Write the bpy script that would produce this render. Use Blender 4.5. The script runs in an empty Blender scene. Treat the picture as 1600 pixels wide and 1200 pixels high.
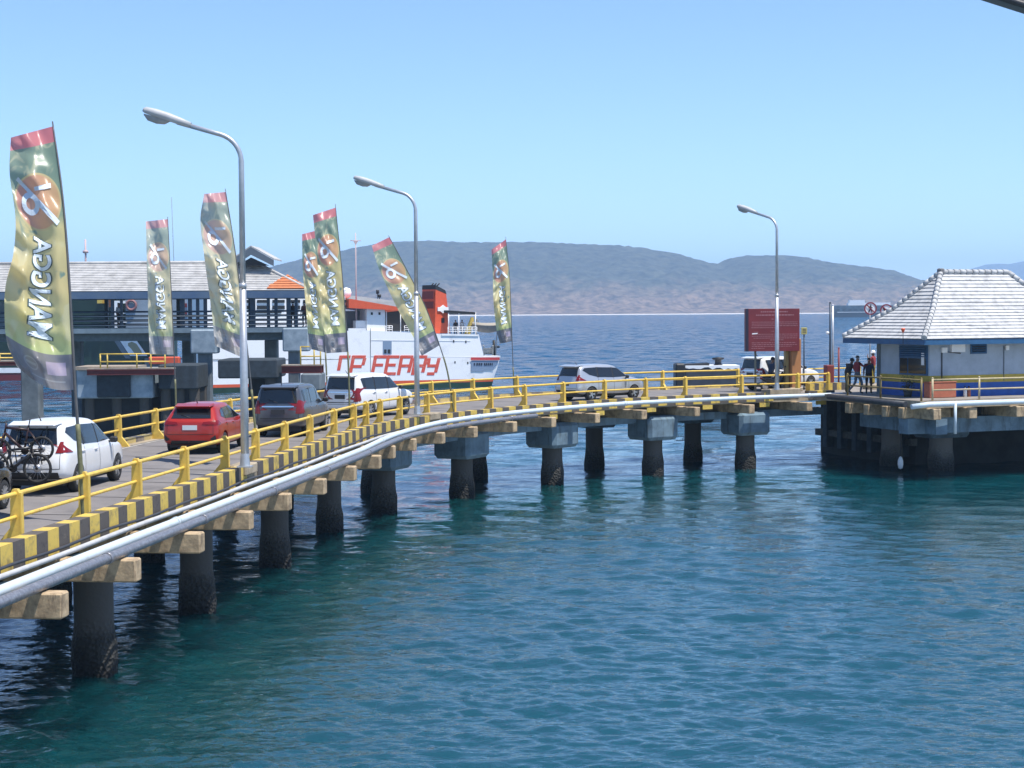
import bpy, bmesh, math, random
import numpy as np
from mathutils import Vector, Matrix
from mathutils.bvhtree import BVHTree
random.seed(7); RNG = np.random.default_rng(7)
S = bpy.context.scene
COL = S.collection
R = math.radians

# ------------------------------------------------------------------ camera, sky, sun, exposure
HC = 7.85            # eye height above the water
DECK = 3.65          # road surface above the water
FPX, CXP, CYP = 2800.0, 800.0, 600.0
PITCH = math.atan(114 / FPX); ROLL = -0.0062
CAMROT = Matrix.Rotation(math.pi / 2 - PITCH, 3, 'X') @ Matrix.Rotation(ROLL, 3, 'Z')
cam_d = bpy.data.cameras.new('camera'); cam = bpy.data.objects.new('camera', cam_d); COL.objects.link(cam)
cam.location = (0, 0, HC); cam.rotation_euler = CAMROT.to_euler()
cam_d.sensor_width = 36; cam_d.lens = FPX / 1600 * 36; cam_d.clip_end = 40000; cam_d.clip_start = 0.1
S.camera = cam

SUN_EL, SUN_AZ = R(69), R(124)      # azimuth from +Y clockwise towards +X
w = bpy.data.worlds.new('World'); S.world = w; w.use_nodes = True
nt = w.node_tree; bg = nt.nodes['Background']
sky = nt.nodes.new('ShaderNodeTexSky'); sky.sky_type = 'NISHITA'; sky.sun_disc = False
sky.sun_elevation = SUN_EL; sky.sun_rotation = SUN_AZ
sky.altitude = 0; sky.air_density = 0.7; sky.dust_density = 0.0; sky.ozone_density = 6.0
nt.links.new(sky.outputs[0], bg.inputs[0]); bg.inputs[1].default_value = 0.142
sun_d = bpy.data.lights.new('sun', 'SUN'); sun = bpy.data.objects.new('sun', sun_d); COL.objects.link(sun)
sun_d.energy = 4.8; sun_d.angle = R(0.5); sun_d.color = (1.0, 0.95, 0.87)
sdir = Vector((math.sin(SUN_AZ) * math.cos(SUN_EL), math.cos(SUN_AZ) * math.cos(SUN_EL), math.sin(SUN_EL)))
sun.rotation_euler = sdir.to_track_quat('Z', 'Y').to_euler(); sun.location = (30, 10, 40)
S.view_settings.view_transform = 'Standard'; S.view_settings.look = 'None'
S.view_settings.exposure = 0.58; S.view_settings.gamma = 1
S.cycles.volume_bounces = 1; S.cycles.max_bounces = 8; S.cycles.transparent_max_bounces = 12
S.cycles.sample_clamp_indirect = 6

# ------------------------------------------------------------------ pixel of the 1600x1200 photo -> world point
def ray(x, y):
    return CAMROT @ Vector(((x - CXP) / FPX, -(y - CYP) / FPX, -1))
def at_z(x, y, z):
    d = ray(x, y); t = (z - HC) / d.z
    return Vector((d.x * t, d.y * t, z))
def at_y(x, y, Y):
    d = ray(x, y); t = Y / d.y
    return Vector((d.x * t, Y, HC + d.z * t))

# ------------------------------------------------------------------ materials
MATS = {}
def mat(name, col, rough=0.6, metal=0.0, var=0.0, scale=3.0, col2=None, bump=0.0, bscale=20.0, spec=0.5, coat=0.0, detail=6.0, lo=0.35, hi=0.65, coord='Object', alpha=None):
    """principled surface with a noise-broken colour (col -> col2) and optional noise bump"""
    if name in MATS: return MATS[name]
    m = bpy.data.materials.new(name); m.use_nodes = True; MATS[name] = m
    t = m.node_tree; b = t.nodes['Principled BSDF']
    b.inputs['Base Color'].default_value = (*col, 1); b.inputs['Roughness'].default_value = rough
    b.inputs['Metallic'].default_value = metal; b.inputs['Specular IOR Level'].default_value = spec
    b.inputs['Coat Weight'].default_value = coat; b.inputs['Coat Roughness'].default_value = 0.05
    if col2 is None and var > 0: col2 = tuple(c * (1 - var) for c in col)
    tc = t.nodes.new('ShaderNodeTexCoord')
    if col2 is not None:
        n = t.nodes.new('ShaderNodeTexNoise'); n.inputs['Scale'].default_value = scale; n.inputs['Detail'].default_value = detail
        n.inputs['Roughness'].default_value = 0.65
        t.links.new(tc.outputs[coord], n.inputs['Vector'])
        r = t.nodes.new('ShaderNodeValToRGB'); r.color_ramp.elements[0].position = lo; r.color_ramp.elements[1].position = hi
        r.color_ramp.elements[0].color = (*col2, 1); r.color_ramp.elements[1].color = (*col, 1)
        t.links.new(n.outputs['Fac'], r.inputs[0]); t.links.new(r.outputs[0], b.inputs['Base Color'])
    if bump > 0:
        n2 = t.nodes.new('ShaderNodeTexNoise'); n2.inputs['Scale'].default_value = bscale; n2.inputs['Detail'].default_value = 4
        t.links.new(tc.outputs[coord], n2.inputs['Vector'])
        bp = t.nodes.new('ShaderNodeBump'); bp.inputs['Strength'].default_value = bump; bp.inputs['Distance'].default_value = 0.02
        t.links.new(n2.outputs['Fac'], bp.inputs['Height']); t.links.new(bp.outputs[0], b.inputs['Normal'])
    return m

def streaks(m, col, sc=(3, 3, .35), lo=.60, hi=.72, amt=.8):
    """rust or grime runs: a noise stretched along z laid over the colour"""
    t = m.node_tree; b = t.nodes['Principled BSDF']; L = t.links.new; N = t.nodes.new
    src = b.inputs['Base Color'].links[0].from_socket if b.inputs['Base Color'].links else None
    g = N('ShaderNodeNewGeometry'); mp = N('ShaderNodeMapping'); mp.inputs['Scale'].default_value = sc; L(g.outputs['Position'], mp.inputs[0])
    n = N('ShaderNodeTexNoise'); n.inputs['Scale'].default_value = 1; n.inputs['Detail'].default_value = 7; n.inputs['Roughness'].default_value = .7; L(mp.outputs[0], n.inputs['Vector'])
    r = N('ShaderNodeMapRange'); r.inputs[1].default_value = lo; r.inputs[2].default_value = hi; r.inputs[4].default_value = amt; L(n.outputs['Fac'], r.inputs[0])
    mx = N('ShaderNodeMix'); mx.data_type = 'RGBA'; L(r.outputs[0], mx.inputs[0])
    if src: L(src, mx.inputs[6])
    else: mx.inputs[6].default_value = b.inputs['Base Color'].default_value
    mx.inputs[7].default_value = (*col, 1); L(mx.outputs[2], b.inputs['Base Color']); return m

# ------------------------------------------------------------------ things, parts
def tag(o, label=None, cat=None, group=None, kind=None):
    if label: o['label'] = label
    if cat: o['category'] = cat
    if group: o['group'] = group
    if kind: o['kind'] = kind
    return o
def thing(name, label, cat, loc=(0, 0, 0), rotz=0.0, group=None):
    o = bpy.data.objects.new(name, None); COL.objects.link(o); o.empty_display_size = 0.3
    o.location = loc; o.rotation_euler = (0, 0, rotz)
    return tag(o, label, cat, group)
def root_of(o):
    v = Vector((0, 0, 0))
    while o: v += o.location; o = o.parent
    return v
def copy_tree(o, parent=None):
    c = o.copy(); COL.objects.link(c)
    if parent: c.parent = parent
    for ch in list(o.children): copy_tree(ch, c)
    return c

class MB:
    """collects shapes and links them as one mesh object"""
    def __init__(s): s.v = []; s.f = []; s.m = []; s.sm = []; s.uv = None
    def add(s, vs, fs, m=0, smooth=False):
        o = len(s.v); s.v += [tuple(p) for p in vs]
        for f in fs: s.f.append([o + i for i in f]); s.m.append(m); s.sm.append(smooth)
        return s
    def hexa(s, p, m=0):
        """8 corners: bottom ring 0-3 ccw, top ring 4-7"""
        return s.add(p, [(3, 2, 1, 0), (4, 5, 6, 7), (0, 1, 5, 4), (1, 2, 6, 5), (2, 3, 7, 6), (3, 0, 4, 7)], m)
    def box(s, c, d, rz=0.0, m=0, ch=0.0):
        """box centred at c of size d turned rz about z; ch = chamfer"""
        cx, cy, cz = c; hx, hy, hz = d[0] / 2, d[1] / 2, d[2] / 2
        cs, sn = math.cos(rz), math.sin(rz)
        def P(x, y, z): return (cx + x * cs - y * sn, cy + x * sn + y * cs, cz + z)
        if ch <= 0:
            return s.hexa([P(-hx, -hy, -hz), P(hx, -hy, -hz), P(hx, hy, -hz), P(-hx, hy, -hz),
                           P(-hx, -hy, hz), P(hx, -hy, hz), P(hx, hy, hz), P(-hx, hy, hz)], m)
        vs = []; rings = [(-hz, ch), (-hz + ch, 0), (hz - ch, 0), (hz, ch)]
        for z, i in rings:
            a, b = hx - i, hy - i; k = ch if i == 0 else 0.0
            if i == 0:
                ring = [(-hx + ch, -hy), (hx - ch, -hy), (hx, -hy + ch), (hx, hy - ch), (hx - ch, hy), (-hx + ch, hy), (-hx, hy - ch), (-hx, -hy + ch)]
            else:
                ring = [(-a, -b), (a, -b), (a, -b), (a, b), (a, b), (-a, b), (-a, b), (-a, -b)]
            vs += [P(x, y, z) for x, y in ring]
        fs = [tuple(range(7, -1, -1)), tuple(range(24, 32))]
        for r_ in range(3):
            for i in range(8):
                j = (i + 1) % 8; fs.append((r_ * 8 + i, r_ * 8 + j, r_ * 8 + 8 + j, r_ * 8 + 8 + i))
        return s.add(vs, fs, m)
    def prism(s, poly, z0, z1, m=0):
        """vertical prism over a 2-D polygon (ccw)"""
        n = len(poly)
        vs = [(x, y, z0) for x, y in poly] + [(x, y, z1) for x, y in poly]
        fs = [tuple(range(n - 1, -1, -1)), tuple(range(n, 2 * n))] + [(i, (i + 1) % n, n + (i + 1) % n, n + i) for i in range(n)]
        return s.add(vs, fs, m)
    def slab(s, pts, vec, m=0):
        """planar polygon extruded along a vector"""
        n = len(pts); vec = Vector(vec); pts = [Vector(p) for p in pts]
        vs = pts + [p + vec for p in pts]
        fs = [tuple(range(n - 1, -1, -1)), tuple(range(n, 2 * n))] + [(i, (i + 1) % n, n + (i + 1) % n, n + i) for i in range(n)]
        return s.add(vs, fs, m)
    def tube(s, path, r, n=8, m=0, cap=True, smooth=True, closed=False):
        path = [Vector(p) for p in path]; k = len(path); rs = r if isinstance(r, (list, tuple)) else [r] * k
        base = len(s.v); prev = None; vs = []
        for i, p in enumerate(path):
            if closed: d = path[(i + 1) % k] - path[i - 1]
            else: d = path[min(i + 1, k - 1)] - path[max(i - 1, 0)]
            d = d.normalized() if d.length > 1e-9 else Vector((0, 0, 1))
            if prev is None:
                u = d.orthogonal().normalized()
            else:
                u = prev - d * prev.dot(d); u = u.normalized() if u.length > 1e-6 else d.orthogonal().normalized()
            prev = u; v = d.cross(u)
            for j in range(n):
                a = 2 * math.pi * j / n; vs.append(p + (u * math.cos(a) + v * math.sin(a)) * rs[i])
        fs = []
        for i in range(k if closed else k - 1):
            i2 = (i + 1) % k
            for j in range(n):
                j2 = (j + 1) % n; fs.append((i * n + j, i * n + j2, i2 * n + j2, i2 * n + j))
        s.add(vs, fs, m, smooth)
        if cap and not closed:
            s.add(vs[:n], [tuple(range(n - 1, -1, -1))], m); s.add(vs[-n:], [tuple(range(n))], m)
        return s
    def lathe(s, prof, c=(0, 0, 0), axis='z', n=16, m=0, smooth=True, arc=2 * math.pi):
        """prof: list of (radius, height)"""
        vs = []; k = len(prof); full = abs(arc - 2 * math.pi) < 1e-6; nn = n if full else n + 1
        for r, h in prof:
            for j in range(nn):
                a = arc * j / n; x, y = r * math.cos(a), r * math.sin(a)
                p = (x, y, h) if axis == 'z' else ((x, h, y) if axis == 'y' else (h, x, y))
                vs.append((c[0] + p[0], c[1] + p[1], c[2] + p[2]))
        fs = []
        for i in range(k - 1):
            for j in range(n):
                j2 = (j + 1) % nn; fs.append((i * nn + j, i * nn + j2, (i + 1) * nn + j2, (i + 1) * nn + j))
        return s.add(vs, fs, m, smooth)
    def grid(s, P, m=0, smooth=True, flip=False):
        """P[i][j] points"""
        a, b = len(P), len(P[0]); vs = [p for row in P for p in row]
        fs = []
        for i in range(a - 1):
            for j in range(b - 1):
                q = (i * b + j, i * b + j + 1, (i + 1) * b + j + 1, (i + 1) * b + j); fs.append(q[::-1] if flip else q)
        return s.add(vs, fs, m, smooth)
    def build(s, name, mats, parent=None, world=True, fix=True, bevel=0.0):
        me = bpy.data.meshes.new(name)
        off = root_of(parent) if (parent and world) else Vector((0, 0, 0))
        me.from_pydata([(x - off.x, y - off.y, z - off.z) for x, y, z in s.v], [], s.f)
        if not isinstance(mats, (list, tuple)): mats = [mats]
        for mm in mats: me.materials.append(mm)
        me.polygons.foreach_set('material_index', s.m); me.polygons.foreach_set('use_smooth', s.sm)
        if fix:
            bm = bmesh.new(); bm.from_mesh(me); bmesh.ops.remove_doubles(bm, verts=bm.verts, dist=1e-5)
            bmesh.ops.recalc_face_normals(bm, faces=bm.faces); bm.to_mesh(me); bm.free()
        me.update()
        o = bpy.data.objects.new(name, me); COL.objects.link(o)
        if parent: o.parent = parent
        if bevel:
            b = o.modifiers.new('bevel', 'BEVEL'); b.width = bevel; b.segments = 2; b.limit_method = 'ANGLE'
        return o

def resample(pts, step):
    pts = [Vector(p) for p in pts]; d = [0]
    for a, b in zip(pts, pts[1:]): d.append(d[-1] + (b - a).length)
    n = max(1, round(d[-1] / step)); out = []; i = 0
    for k in range(n + 1):
        s_ = d[-1] * k / n
        while i < len(pts) - 2 and d[i + 1] < s_: i += 1
        t_ = (s_ - d[i]) / max(1e-9, d[i + 1] - d[i]); out.append(pts[i].lerp(pts[i + 1], t_))
    return out
def smooth_curve(pts, step=0.25, rounds=260):
    q = resample(pts, step); a = np.array([tuple(p) for p in q])
    for _ in range(rounds): a[1:-1] = a[1:-1] * 0.5 + (a[:-2] + a[2:]) * 0.25
    return resample([Vector(p) for p in a], step)
def text_tris(body, bold=0.0, shear=0.0):
    """flat letters from the built-in font -> (points, triangles), width starts at 0"""
    cu = bpy.data.curves.new('lettering', 'FONT'); cu.body = body; cu.offset = bold; cu.shear = shear
    o = bpy.data.objects.new('lettering', cu); COL.objects.link(o)
    dg = bpy.context.evaluated_depsgraph_get(); me = bpy.data.meshes.new_from_object(o.evaluated_get(dg))
    bpy.data.objects.remove(o); bpy.data.curves.remove(cu)
    bm = bmesh.new(); bm.from_mesh(me); bmesh.ops.triangulate(bm, faces=bm.faces); bpy.data.meshes.remove(me)
    bm.verts.ensure_lookup_table()
    P = [(v.co.x, v.co.y) for v in bm.verts]; F = [tuple(v.index for v in f.verts) for f in bm.faces]; bm.free()
    return P, F
# ------------------------------------------------------------------ setting: sea, hills, haze
def water_material():
    m = bpy.data.materials.new('sea_water'); m.use_nodes = True; t = m.node_tree; b = t.nodes['Principled BSDF']
    b.inputs['Roughness'].default_value = 0.04; b.inputs['IOR'].default_value = 2.35
    L = t.links.new; N = t.nodes.new
    g = N('ShaderNodeNewGeometry')
    # body colour: green-blue, a little different in broad patches
    n0 = N('ShaderNodeTexNoise'); n0.inputs['Scale'].default_value = 0.05; n0.inputs['Detail'].default_value = 3; L(g.outputs['Position'], n0.inputs['Vector'])
    r0 = N('ShaderNodeValToRGB'); r0.color_ramp.elements[0].position = .35; r0.color_ramp.elements[1].position = .65
    r0.color_ramp.elements[0].color = (.0018, .036, .046, 1); r0.color_ramp.elements[1].color = (.0026, .045, .050, 1); L(n0.outputs['Fac'], r0.inputs[0])
    # whitecaps: rare specks
    mp = N('ShaderNodeMapping'); mp.inputs['Scale'].default_value = (0.22, 0.06, 1); L(g.outputs['Position'], mp.inputs[0])
    n1 = N('ShaderNodeTexNoise'); n1.inputs['Scale'].default_value = 1; n1.inputs['Detail'].default_value = 5; L(mp.outputs[0], n1.inputs['Vector'])
    r1 = N('ShaderNodeValToRGB'); r1.color_ramp.elements[0].position = .735; r1.color_ramp.elements[1].position = .76; L(n1.outputs['Fac'], r1.inputs[0])
    sp = N('ShaderNodeSeparateXYZ'); L(g.outputs['Position'], sp.inputs[0])
    mr = N('ShaderNodeMapRange'); mr.inputs[1].default_value = 150; mr.inputs[2].default_value = 260; L(sp.outputs[1], mr.inputs[0])
    mu = N('ShaderNodeMath'); mu.operation = 'MULTIPLY'; L(r1.outputs[0], mu.inputs[0]); L(mr.outputs[0], mu.inputs[1])
    mx = N('ShaderNodeMix'); mx.data_type = 'RGBA'; L(mu.outputs[0], mx.inputs[0])
    # green by the jetty, open water painted bluer for sky reflection, deep blue offshore
    mr9 = N('ShaderNodeMapRange'); mr9.inputs[1].default_value = 80; mr9.inputs[2].default_value = 230; L(sp.outputs[1], mr9.inputs[0])
    dx = N('ShaderNodeVectorMath'); dx.operation = 'DOT_PRODUCT'; L(g.outputs['Position'], dx.inputs[0]); dx.inputs[1].default_value = (.75, -.22, 0)
    mr8 = N('ShaderNodeMapRange'); mr8.inputs[1].default_value = -14.6; mr8.inputs[2].default_value = -6; L(dx.outputs['Value'], mr8.inputs[0])
    d0 = N('ShaderNodeMix'); d0.data_type = 'RGBA'; L(mr8.outputs[0], d0.inputs[0]); L(r0.outputs[0], d0.inputs[6]); d0.inputs[7].default_value = (.001, .046, .060, 1)
    dm = N('ShaderNodeMix'); dm.data_type = 'RGBA'; L(mr9.outputs[0], dm.inputs[0]); L(d0.outputs[2], dm.inputs[6]); dm.inputs[7].default_value = (.003, .062, .145, 1)
    L(dm.outputs[2], mx.inputs[6])
    mrs = N('ShaderNodeMapRange'); mrs.inputs[1].default_value = 90; mrs.inputs[2].default_value = 260; mrs.inputs[3].default_value = .5; mrs.inputs[4].default_value = .03; L(sp.outputs[1], mrs.inputs[0]); L(mrs.outputs[0], b.inputs['Specular IOR Level'])
    # light scatters about in the water body, so shadows on it have no crisp edge
    b.subsurface_method = 'BURLEY'; b.inputs['Subsurface Weight'].default_value = 1.0; b.inputs['Subsurface Radius'].default_value = (1, 1, 1); b.inputs['Subsurface Scale'].default_value = 2.6; mx.inputs[7].default_value = (.75, .8, .82, 1)
    L(mx.outputs[2], b.inputs['Base Color'])
    # fine ripples
    n2 = N('ShaderNodeTexNoise'); n2.inputs['Scale'].default_value = 6.5; n2.inputs['Detail'].default_value = 3; n2.inputs['Distortion'].default_value = .6
    mp2 = N('ShaderNodeMapping'); mp2.inputs['Scale'].default_value = (0.55, 1, 1); mp2.inputs['Rotation'].default_value = (0, 0, R(12)); L(g.outputs['Position'], mp2.inputs[0]); L(mp2.outputs[0], n2.inputs['Vector'])
    b1 = N('ShaderNodeBump'); b1.inputs['Strength'].default_value = 0.8; b1.inputs['Distance'].default_value = 0.03; L(n2.outputs['Fac'], b1.inputs['Height'])
    # far chop
    n3 = N('ShaderNodeTexNoise'); n3.inputs['Scale'].default_value = 0.7; n3.inputs['Detail'].default_value = 4; n3.inputs['Distortion'].default_value = .4
    L(mp2.outputs[0], n3.inputs['Vector'])
    b2 = N('ShaderNodeBump'); b2.inputs['Distance'].default_value = 0.42; L(n3.outputs['Fac'], b2.inputs['Height']); L(b1.outputs[0], b2.inputs['Normal'])
    mr2 = N('ShaderNodeMapRange'); mr2.inputs[1].default_value = 60; mr2.inputs[2].default_value = 170; mr2.inputs[3].default_value = 0.12; mr2.inputs[4].default_value = 1.0
    L(sp.outputs[1], mr2.inputs[0]); L(mr2.outputs[0], b2.inputs['Strength'])
    # beyond about 100 m single wavelets are smaller than one can see: their slopes as a random normal field
    mp3 = N('ShaderNodeMapping'); mp3.inputs['Scale'].default_value = (0.35, 0.5, 1); L(g.outputs['Position'], mp3.inputs[0])
    n4 = N('ShaderNodeTexNoise'); n4.inputs['Scale'].default_value = 1.0; n4.inputs['Detail'].default_value = 5; n4.inputs['Roughness'].default_value = .6; L(mp3.outputs[0], n4.inputs['Vector'])
    va = N('ShaderNodeVectorMath'); va.operation = 'SUBTRACT'; L(n4.outputs['Color'], va.inputs[0]); va.inputs[1].default_value = (.5, .5, .5)
    vm = N('ShaderNodeVectorMath'); vm.operation = 'MULTIPLY'; L(va.outputs[0], vm.inputs[0]); vm.inputs[1].default_value = (3.2, 4.6, 0)
    mr3 = N('ShaderNodeMapRange'); mr3.inputs[1].default_value = 70; mr3.inputs[2].default_value = 260; L(sp.outputs[1], mr3.inputs[0])
    vs = N('ShaderNodeVectorMath'); vs.operation = 'SCALE'; L(vm.outputs[0], vs.inputs[0]); L(mr3.outputs[0], vs.inputs[3])
    ad = N('ShaderNodeVectorMath'); ad.operation = 'ADD'; L(b2.outputs[0], ad.inputs[0]); L(vs.outputs[0], ad.inputs[1])
    no = N('ShaderNodeVectorMath'); no.operation = 'NORMALIZE'; L(ad.outputs[0], no.inputs[0]); L(no.outputs[0], b.inputs['Normal'])
    return m
M_WATER = water_material()

def build_sea():
    ys = [21.0]
    while ys[-1] < 420: ys.append(ys[-1] + 0.72 * ys[-1] ** 2 / 14067)
    while ys[-1] < 16000: ys.append(ys[-1] * 1.06)
    ys = np.array(ys); us = np.concatenate([np.arange(-0.62, -0.32, 0.004), np.arange(-0.32, 0.32, 0.00105), np.arange(0.32, 0.62, 0.004)])
    cell = np.gradient(ys)[:, None]
    Y0, U = np.meshgrid(ys, us, indexing='ij'); X0 = U * (Y0 + 0.0)
    X = X0.copy(); Y = Y0.copy(); Z = np.zeros_like(X)
    lam = np.exp(np.linspace(math.log(0.20), math.log(4.6), 80)) * RNG.uniform(0.93, 1.07, 80)
    for i, l in enumerate(lam):
        ang = R(78) + RNG.normal() * R(30)
        k = 2 * math.pi / l; kx, ky = k * math.cos(ang), k * math.sin(ang); ph = RNG.uniform(0, 6.28)
        slope = 0.034 * (1.0 if l < .8 else (.8 / l) ** 0.7) * RNG.uniform(0.7, 1.3)
        a = slope / k
        wgt = np.clip((l / (cell * 2.2)) - 0.9, 0, 1)
        th = kx * X0 + ky * Y0 + ph
        Z += wgt * a * np.sin(th)
        X -= wgt * a * 0.8 * math.cos(ang) * -np.cos(th) * -1; Y -= wgt * a * 0.8 * math.sin(ang) * -np.cos(th) * -1
    # gust patches
    g = 1 + 0.28 * np.sin(X0 * 0.11 + Y0 * 0.06 + 1.3) * np.sin(Y0 * 0.083 - X0 * 0.05) + 0.18 * np.sin(X0 * 0.31 + 0.7) * np.sin(Y0 * 0.21 + X0 * .1)
    Z *= g
    n, mm = X.shape; me = bpy.data.meshes.new('sea')
    co = np.stack([X, Y, Z], -1).reshape(-1, 3)
    idx = np.arange(n * mm).reshape(n, mm)
    q = np.stack([idx[:-1, :-1], idx[:-1, 1:], idx[1:, 1:], idx[1:, :-1]], -1).reshape(-1, 4)
    me.vertices.add(len(co)); me.vertices.foreach_set('co', co.ravel().astype(np.float32))
    me.loops.add(q.size); me.loops.foreach_set('vertex_index', q.ravel().astype(np.int32))
    me.polygons.add(len(q)); me.polygons.foreach_set('loop_start', np.arange(0, q.size, 4, dtype=np.int32))
    me.polygons.foreach_set('use_smooth', np.ones(len(q), bool))
    me.update(); me.validate(); me.materials.append(M_WATER)
    o = bpy.data.objects.new('sea', me); COL.objects.link(o); tag(o, kind='structure')
    b = MB(); b.add([(-9000, -300, -.6), (9000, -300, -.6), (9000, 16000, -.6), (-9000, 16000, -.6)], [(0, 1, 2, 3)])
    o2 = b.build('deep_water', M_WATER, fix=False); tag(o2, kind='structure')
build_sea()

def hill_material(name, low, high, rock):
    m = bpy.data.materials.new(name); m.use_nodes = True; t = m.node_tree; b = t.nodes['Principled BSDF']
    L = t.links.new; N = t.nodes.new; b.inputs['Roughness'].default_value = 0.95; b.inputs['Specular IOR Level'].default_value = 0.1
    g = N('ShaderNodeNewGeometry'); sp = N('ShaderNodeSeparateXYZ'); L(g.outputs['Position'], sp.inputs[0])
    n = N('ShaderNodeTexNoise'); n.inputs['Scale'].default_value = 0.02; n.inputs['Detail'].default_value = 8; n.inputs['Roughness'].default_value = .7; L(g.outputs['Position'], n.inputs['Vector'])
    m1 = N('ShaderNodeMath'); m1.operation = 'MULTIPLY_ADD'; L(n.outputs['Fac'], m1.inputs[0]); m1.inputs[1].default_value = 110; m1.inputs[2].default_value = -55
    m2 = N('ShaderNodeMath'); m2.operation = 'ADD'; L(m1.outputs[0], m2.inputs[0]); L(sp.outputs[2], m2.inputs[1])
    r = N('ShaderNodeMapRange'); r.inputs[1].default_value = 25; r.inputs[2].default_value = 75; L(m2.outputs[0], r.inputs[0])
    mx = N('ShaderNodeMix'); mx.data_type = 'RGBA'; L(r.outputs[0], mx.inputs[0]); mx.inputs[6].default_value = (*low, 1); mx.inputs[7].default_value = (*high, 1)
    n2 = N('ShaderNodeTexNoise'); n2.inputs['Scale'].default_value = 0.05; n2.inputs['Detail'].default_value = 6; n2.inputs['Roughness'].default_value = .75; L(g.outputs['Position'], n2.inputs['Vector'])
    r2 = N('ShaderNodeValToRGB'); r2.color_ramp.elements[0].position = .38; r2.color_ramp.elements[1].position = .62
    r2.color_ramp.elements[0].color = (.35, .36, .38, 1); r2.color_ramp.elements[1].color = (1.45, 1.42, 1.35, 1); L(n2.outputs['Fac'], r2.inputs[0])
    mu = N('ShaderNodeMix'); mu.data_type = 'RGBA'; mu.blend_type = 'MULTIPLY'; mu.inputs[0].default_value = 1; L(mx.outputs[2], mu.inputs[6]); L(r2.outputs[0], mu.inputs[7])
    L(mu.outputs[2], b.inputs['Base Color'])
    return m

def fbm(x, y, seed, oct=5, base=0.004):
    rg = np.random.default_rng(seed); z = np.zeros_like(x); a = 1.0
    for o in range(oct):
        for _ in range(5):
            an = rg.uniform(0, 6.28); k = base * 2 ** o * rg.uniform(.7, 1.4) * 6.28; z += a * np.sin((x * math.cos(an) + y * math.sin(an)) * k + rg.uniform(0, 6.28)) / 5
        a *= 0.52
    return z

def build_hill(name, prof, Y0, Y1, Yr, step, seed, m, shore_px, rough=9.0, base=0.004):
    """headland: prof = skyline pixels; foot at Y0, skyline at Yr"""
    pw = [at_y(x, y, Yr) for x, y in prof]; px = np.array([p.x for p in pw]); pz = np.array([p.z for p in pw])
    xs = np.arange(px[0] * (Y0 / Yr) - 50, px[-1] + 50, step); ys = np.concatenate([np.arange(Y0, Yr + 200, step), np.arange(Yr + 200, Y1, step * 3)])
    YY, XX = np.meshgrid(ys, xs, indexing='ij')
    H = np.interp(XX, px, pz, left=0, right=0)
    t = np.clip((YY - Y0) / (Yr - Y0), 0, 1)
    ramp = 0.22 * np.clip(t / 0.45, 0, 1) + 0.78 * np.clip((t - 0.30) / 0.70, 0, 1) ** 0.85
    f = fbm(XX, YY, seed, 6, base)
    gul = np.abs(fbm(XX, YY * 0.35, seed + 3, 4, base * 1.6))
    mid = np.sin(np.pi * np.clip(t, 0, 1)) ** 0.6
    Z = H * ramp * (1 + 0.0 * f) + mid * (f * rough - gul * rough * 1.6) * np.clip(H / 60, 0, 1)
    Z += RNG.normal(size=Z.shape) * .9 * np.clip(t * 6, 0, 1) * np.clip(H / 40, 0, 1)
    back = np.clip((YY - Yr) / (Y1 - Yr), 0, 1); Z = Z * (1 - back ** 1.5)
    Z = np.maximum(Z, 1.5 * np.clip(H / 20, 0, 1) * (t > 0.0)) - 0.8 * (H < 1)
    P = [[(float(XX[i, j]), float(YY[i, j]), float(Z[i, j])) for j in range(XX.shape[1])] for i in range(XX.shape[0])]
    b = MB(); b.grid(P); o = b.build(name, m, fix=False); tag(o, kind='structure'); return o
M_HILL = hill_material('dry_forest_hill', (.165, .118, .088), (.058, .062, .048), (.2, .15, .12))
build_hill('hill', [(230, 455), (330, 436), (400, 424), (440, 412), (500, 398), (560, 386), (610, 378), (660, 376), (720, 378), (800, 378), (850, 379), (900, 381), (960, 383), (1010, 388),
    (1060, 397), (1100, 408), (1122, 413), (1140, 403), (1170, 399), (1230, 399), (1262, 402), (1290, 409), (1330, 414), (1370, 418), (1400, 424), (1435, 437), (1475, 452), (1530, 468), (1600, 480), (1680, 484)],
    3350, 5200, 4150, 11, 11, M_HILL, 490)
build_hill('far_hill', [(1440, 483), (1480, 440), (1530, 417), (1552, 411), (1575, 413), (1600, 408), (1640, 402), (1700, 396), (1760, 410), (1850, 440), (1950, 480)],
    9000, 12500, 10500, 60, 23, M_HILL, 488, rough=25, base=0.0012)
# white beach under the hill
bm_ = MB(); pts = [at_z(x, y, 0) for x, y in ((230, 494.5), (500, 493.6), (745, 492.3), (1000, 490.6), (1300, 488.6), (1500, 487))]
A = []; Bq = []
for i in range(161):
    X = -1000 + i * 2200 / 160; yy = 3262 + 14 * math.sin(i * .31) + 8 * math.sin(i * .83)
    A.append((X, yy, -0.3)); Bq.append((X, yy + 55 + 8 * math.sin(i * .5), 1.1))
bm_.grid([A, Bq]); o = bm_.build('beach', mat('white_sand', (.72, .68, .62), .9, var=.15, scale=.02), fix=False); tag(o, kind='structure')

# clear tropical air: one closed box of even thin haze
def build_haze():
    b = MB(); b.box((500, 6300, 180), (15000, 13000, 364)); m = bpy.data.materials.new('haze_air'); m.use_nodes = True; t = m.node_tree
    t.nodes.remove(t.nodes['Principled BSDF']); v = t.nodes.new('ShaderNodeVolumePrincipled')
    v.inputs['Color'].default_value = (.515, .74, 1.0, 1); v.inputs['Density'].default_value = HAZE
    v.inputs['Anisotropy'].default_value = 0.1
    t.links.new(v.outputs[0], t.nodes['Material Output'].inputs['Volume'])
    o = b.build('haze', m); tag(o, kind='stuff')
HAZE = 0.000145
build_haze()
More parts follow.
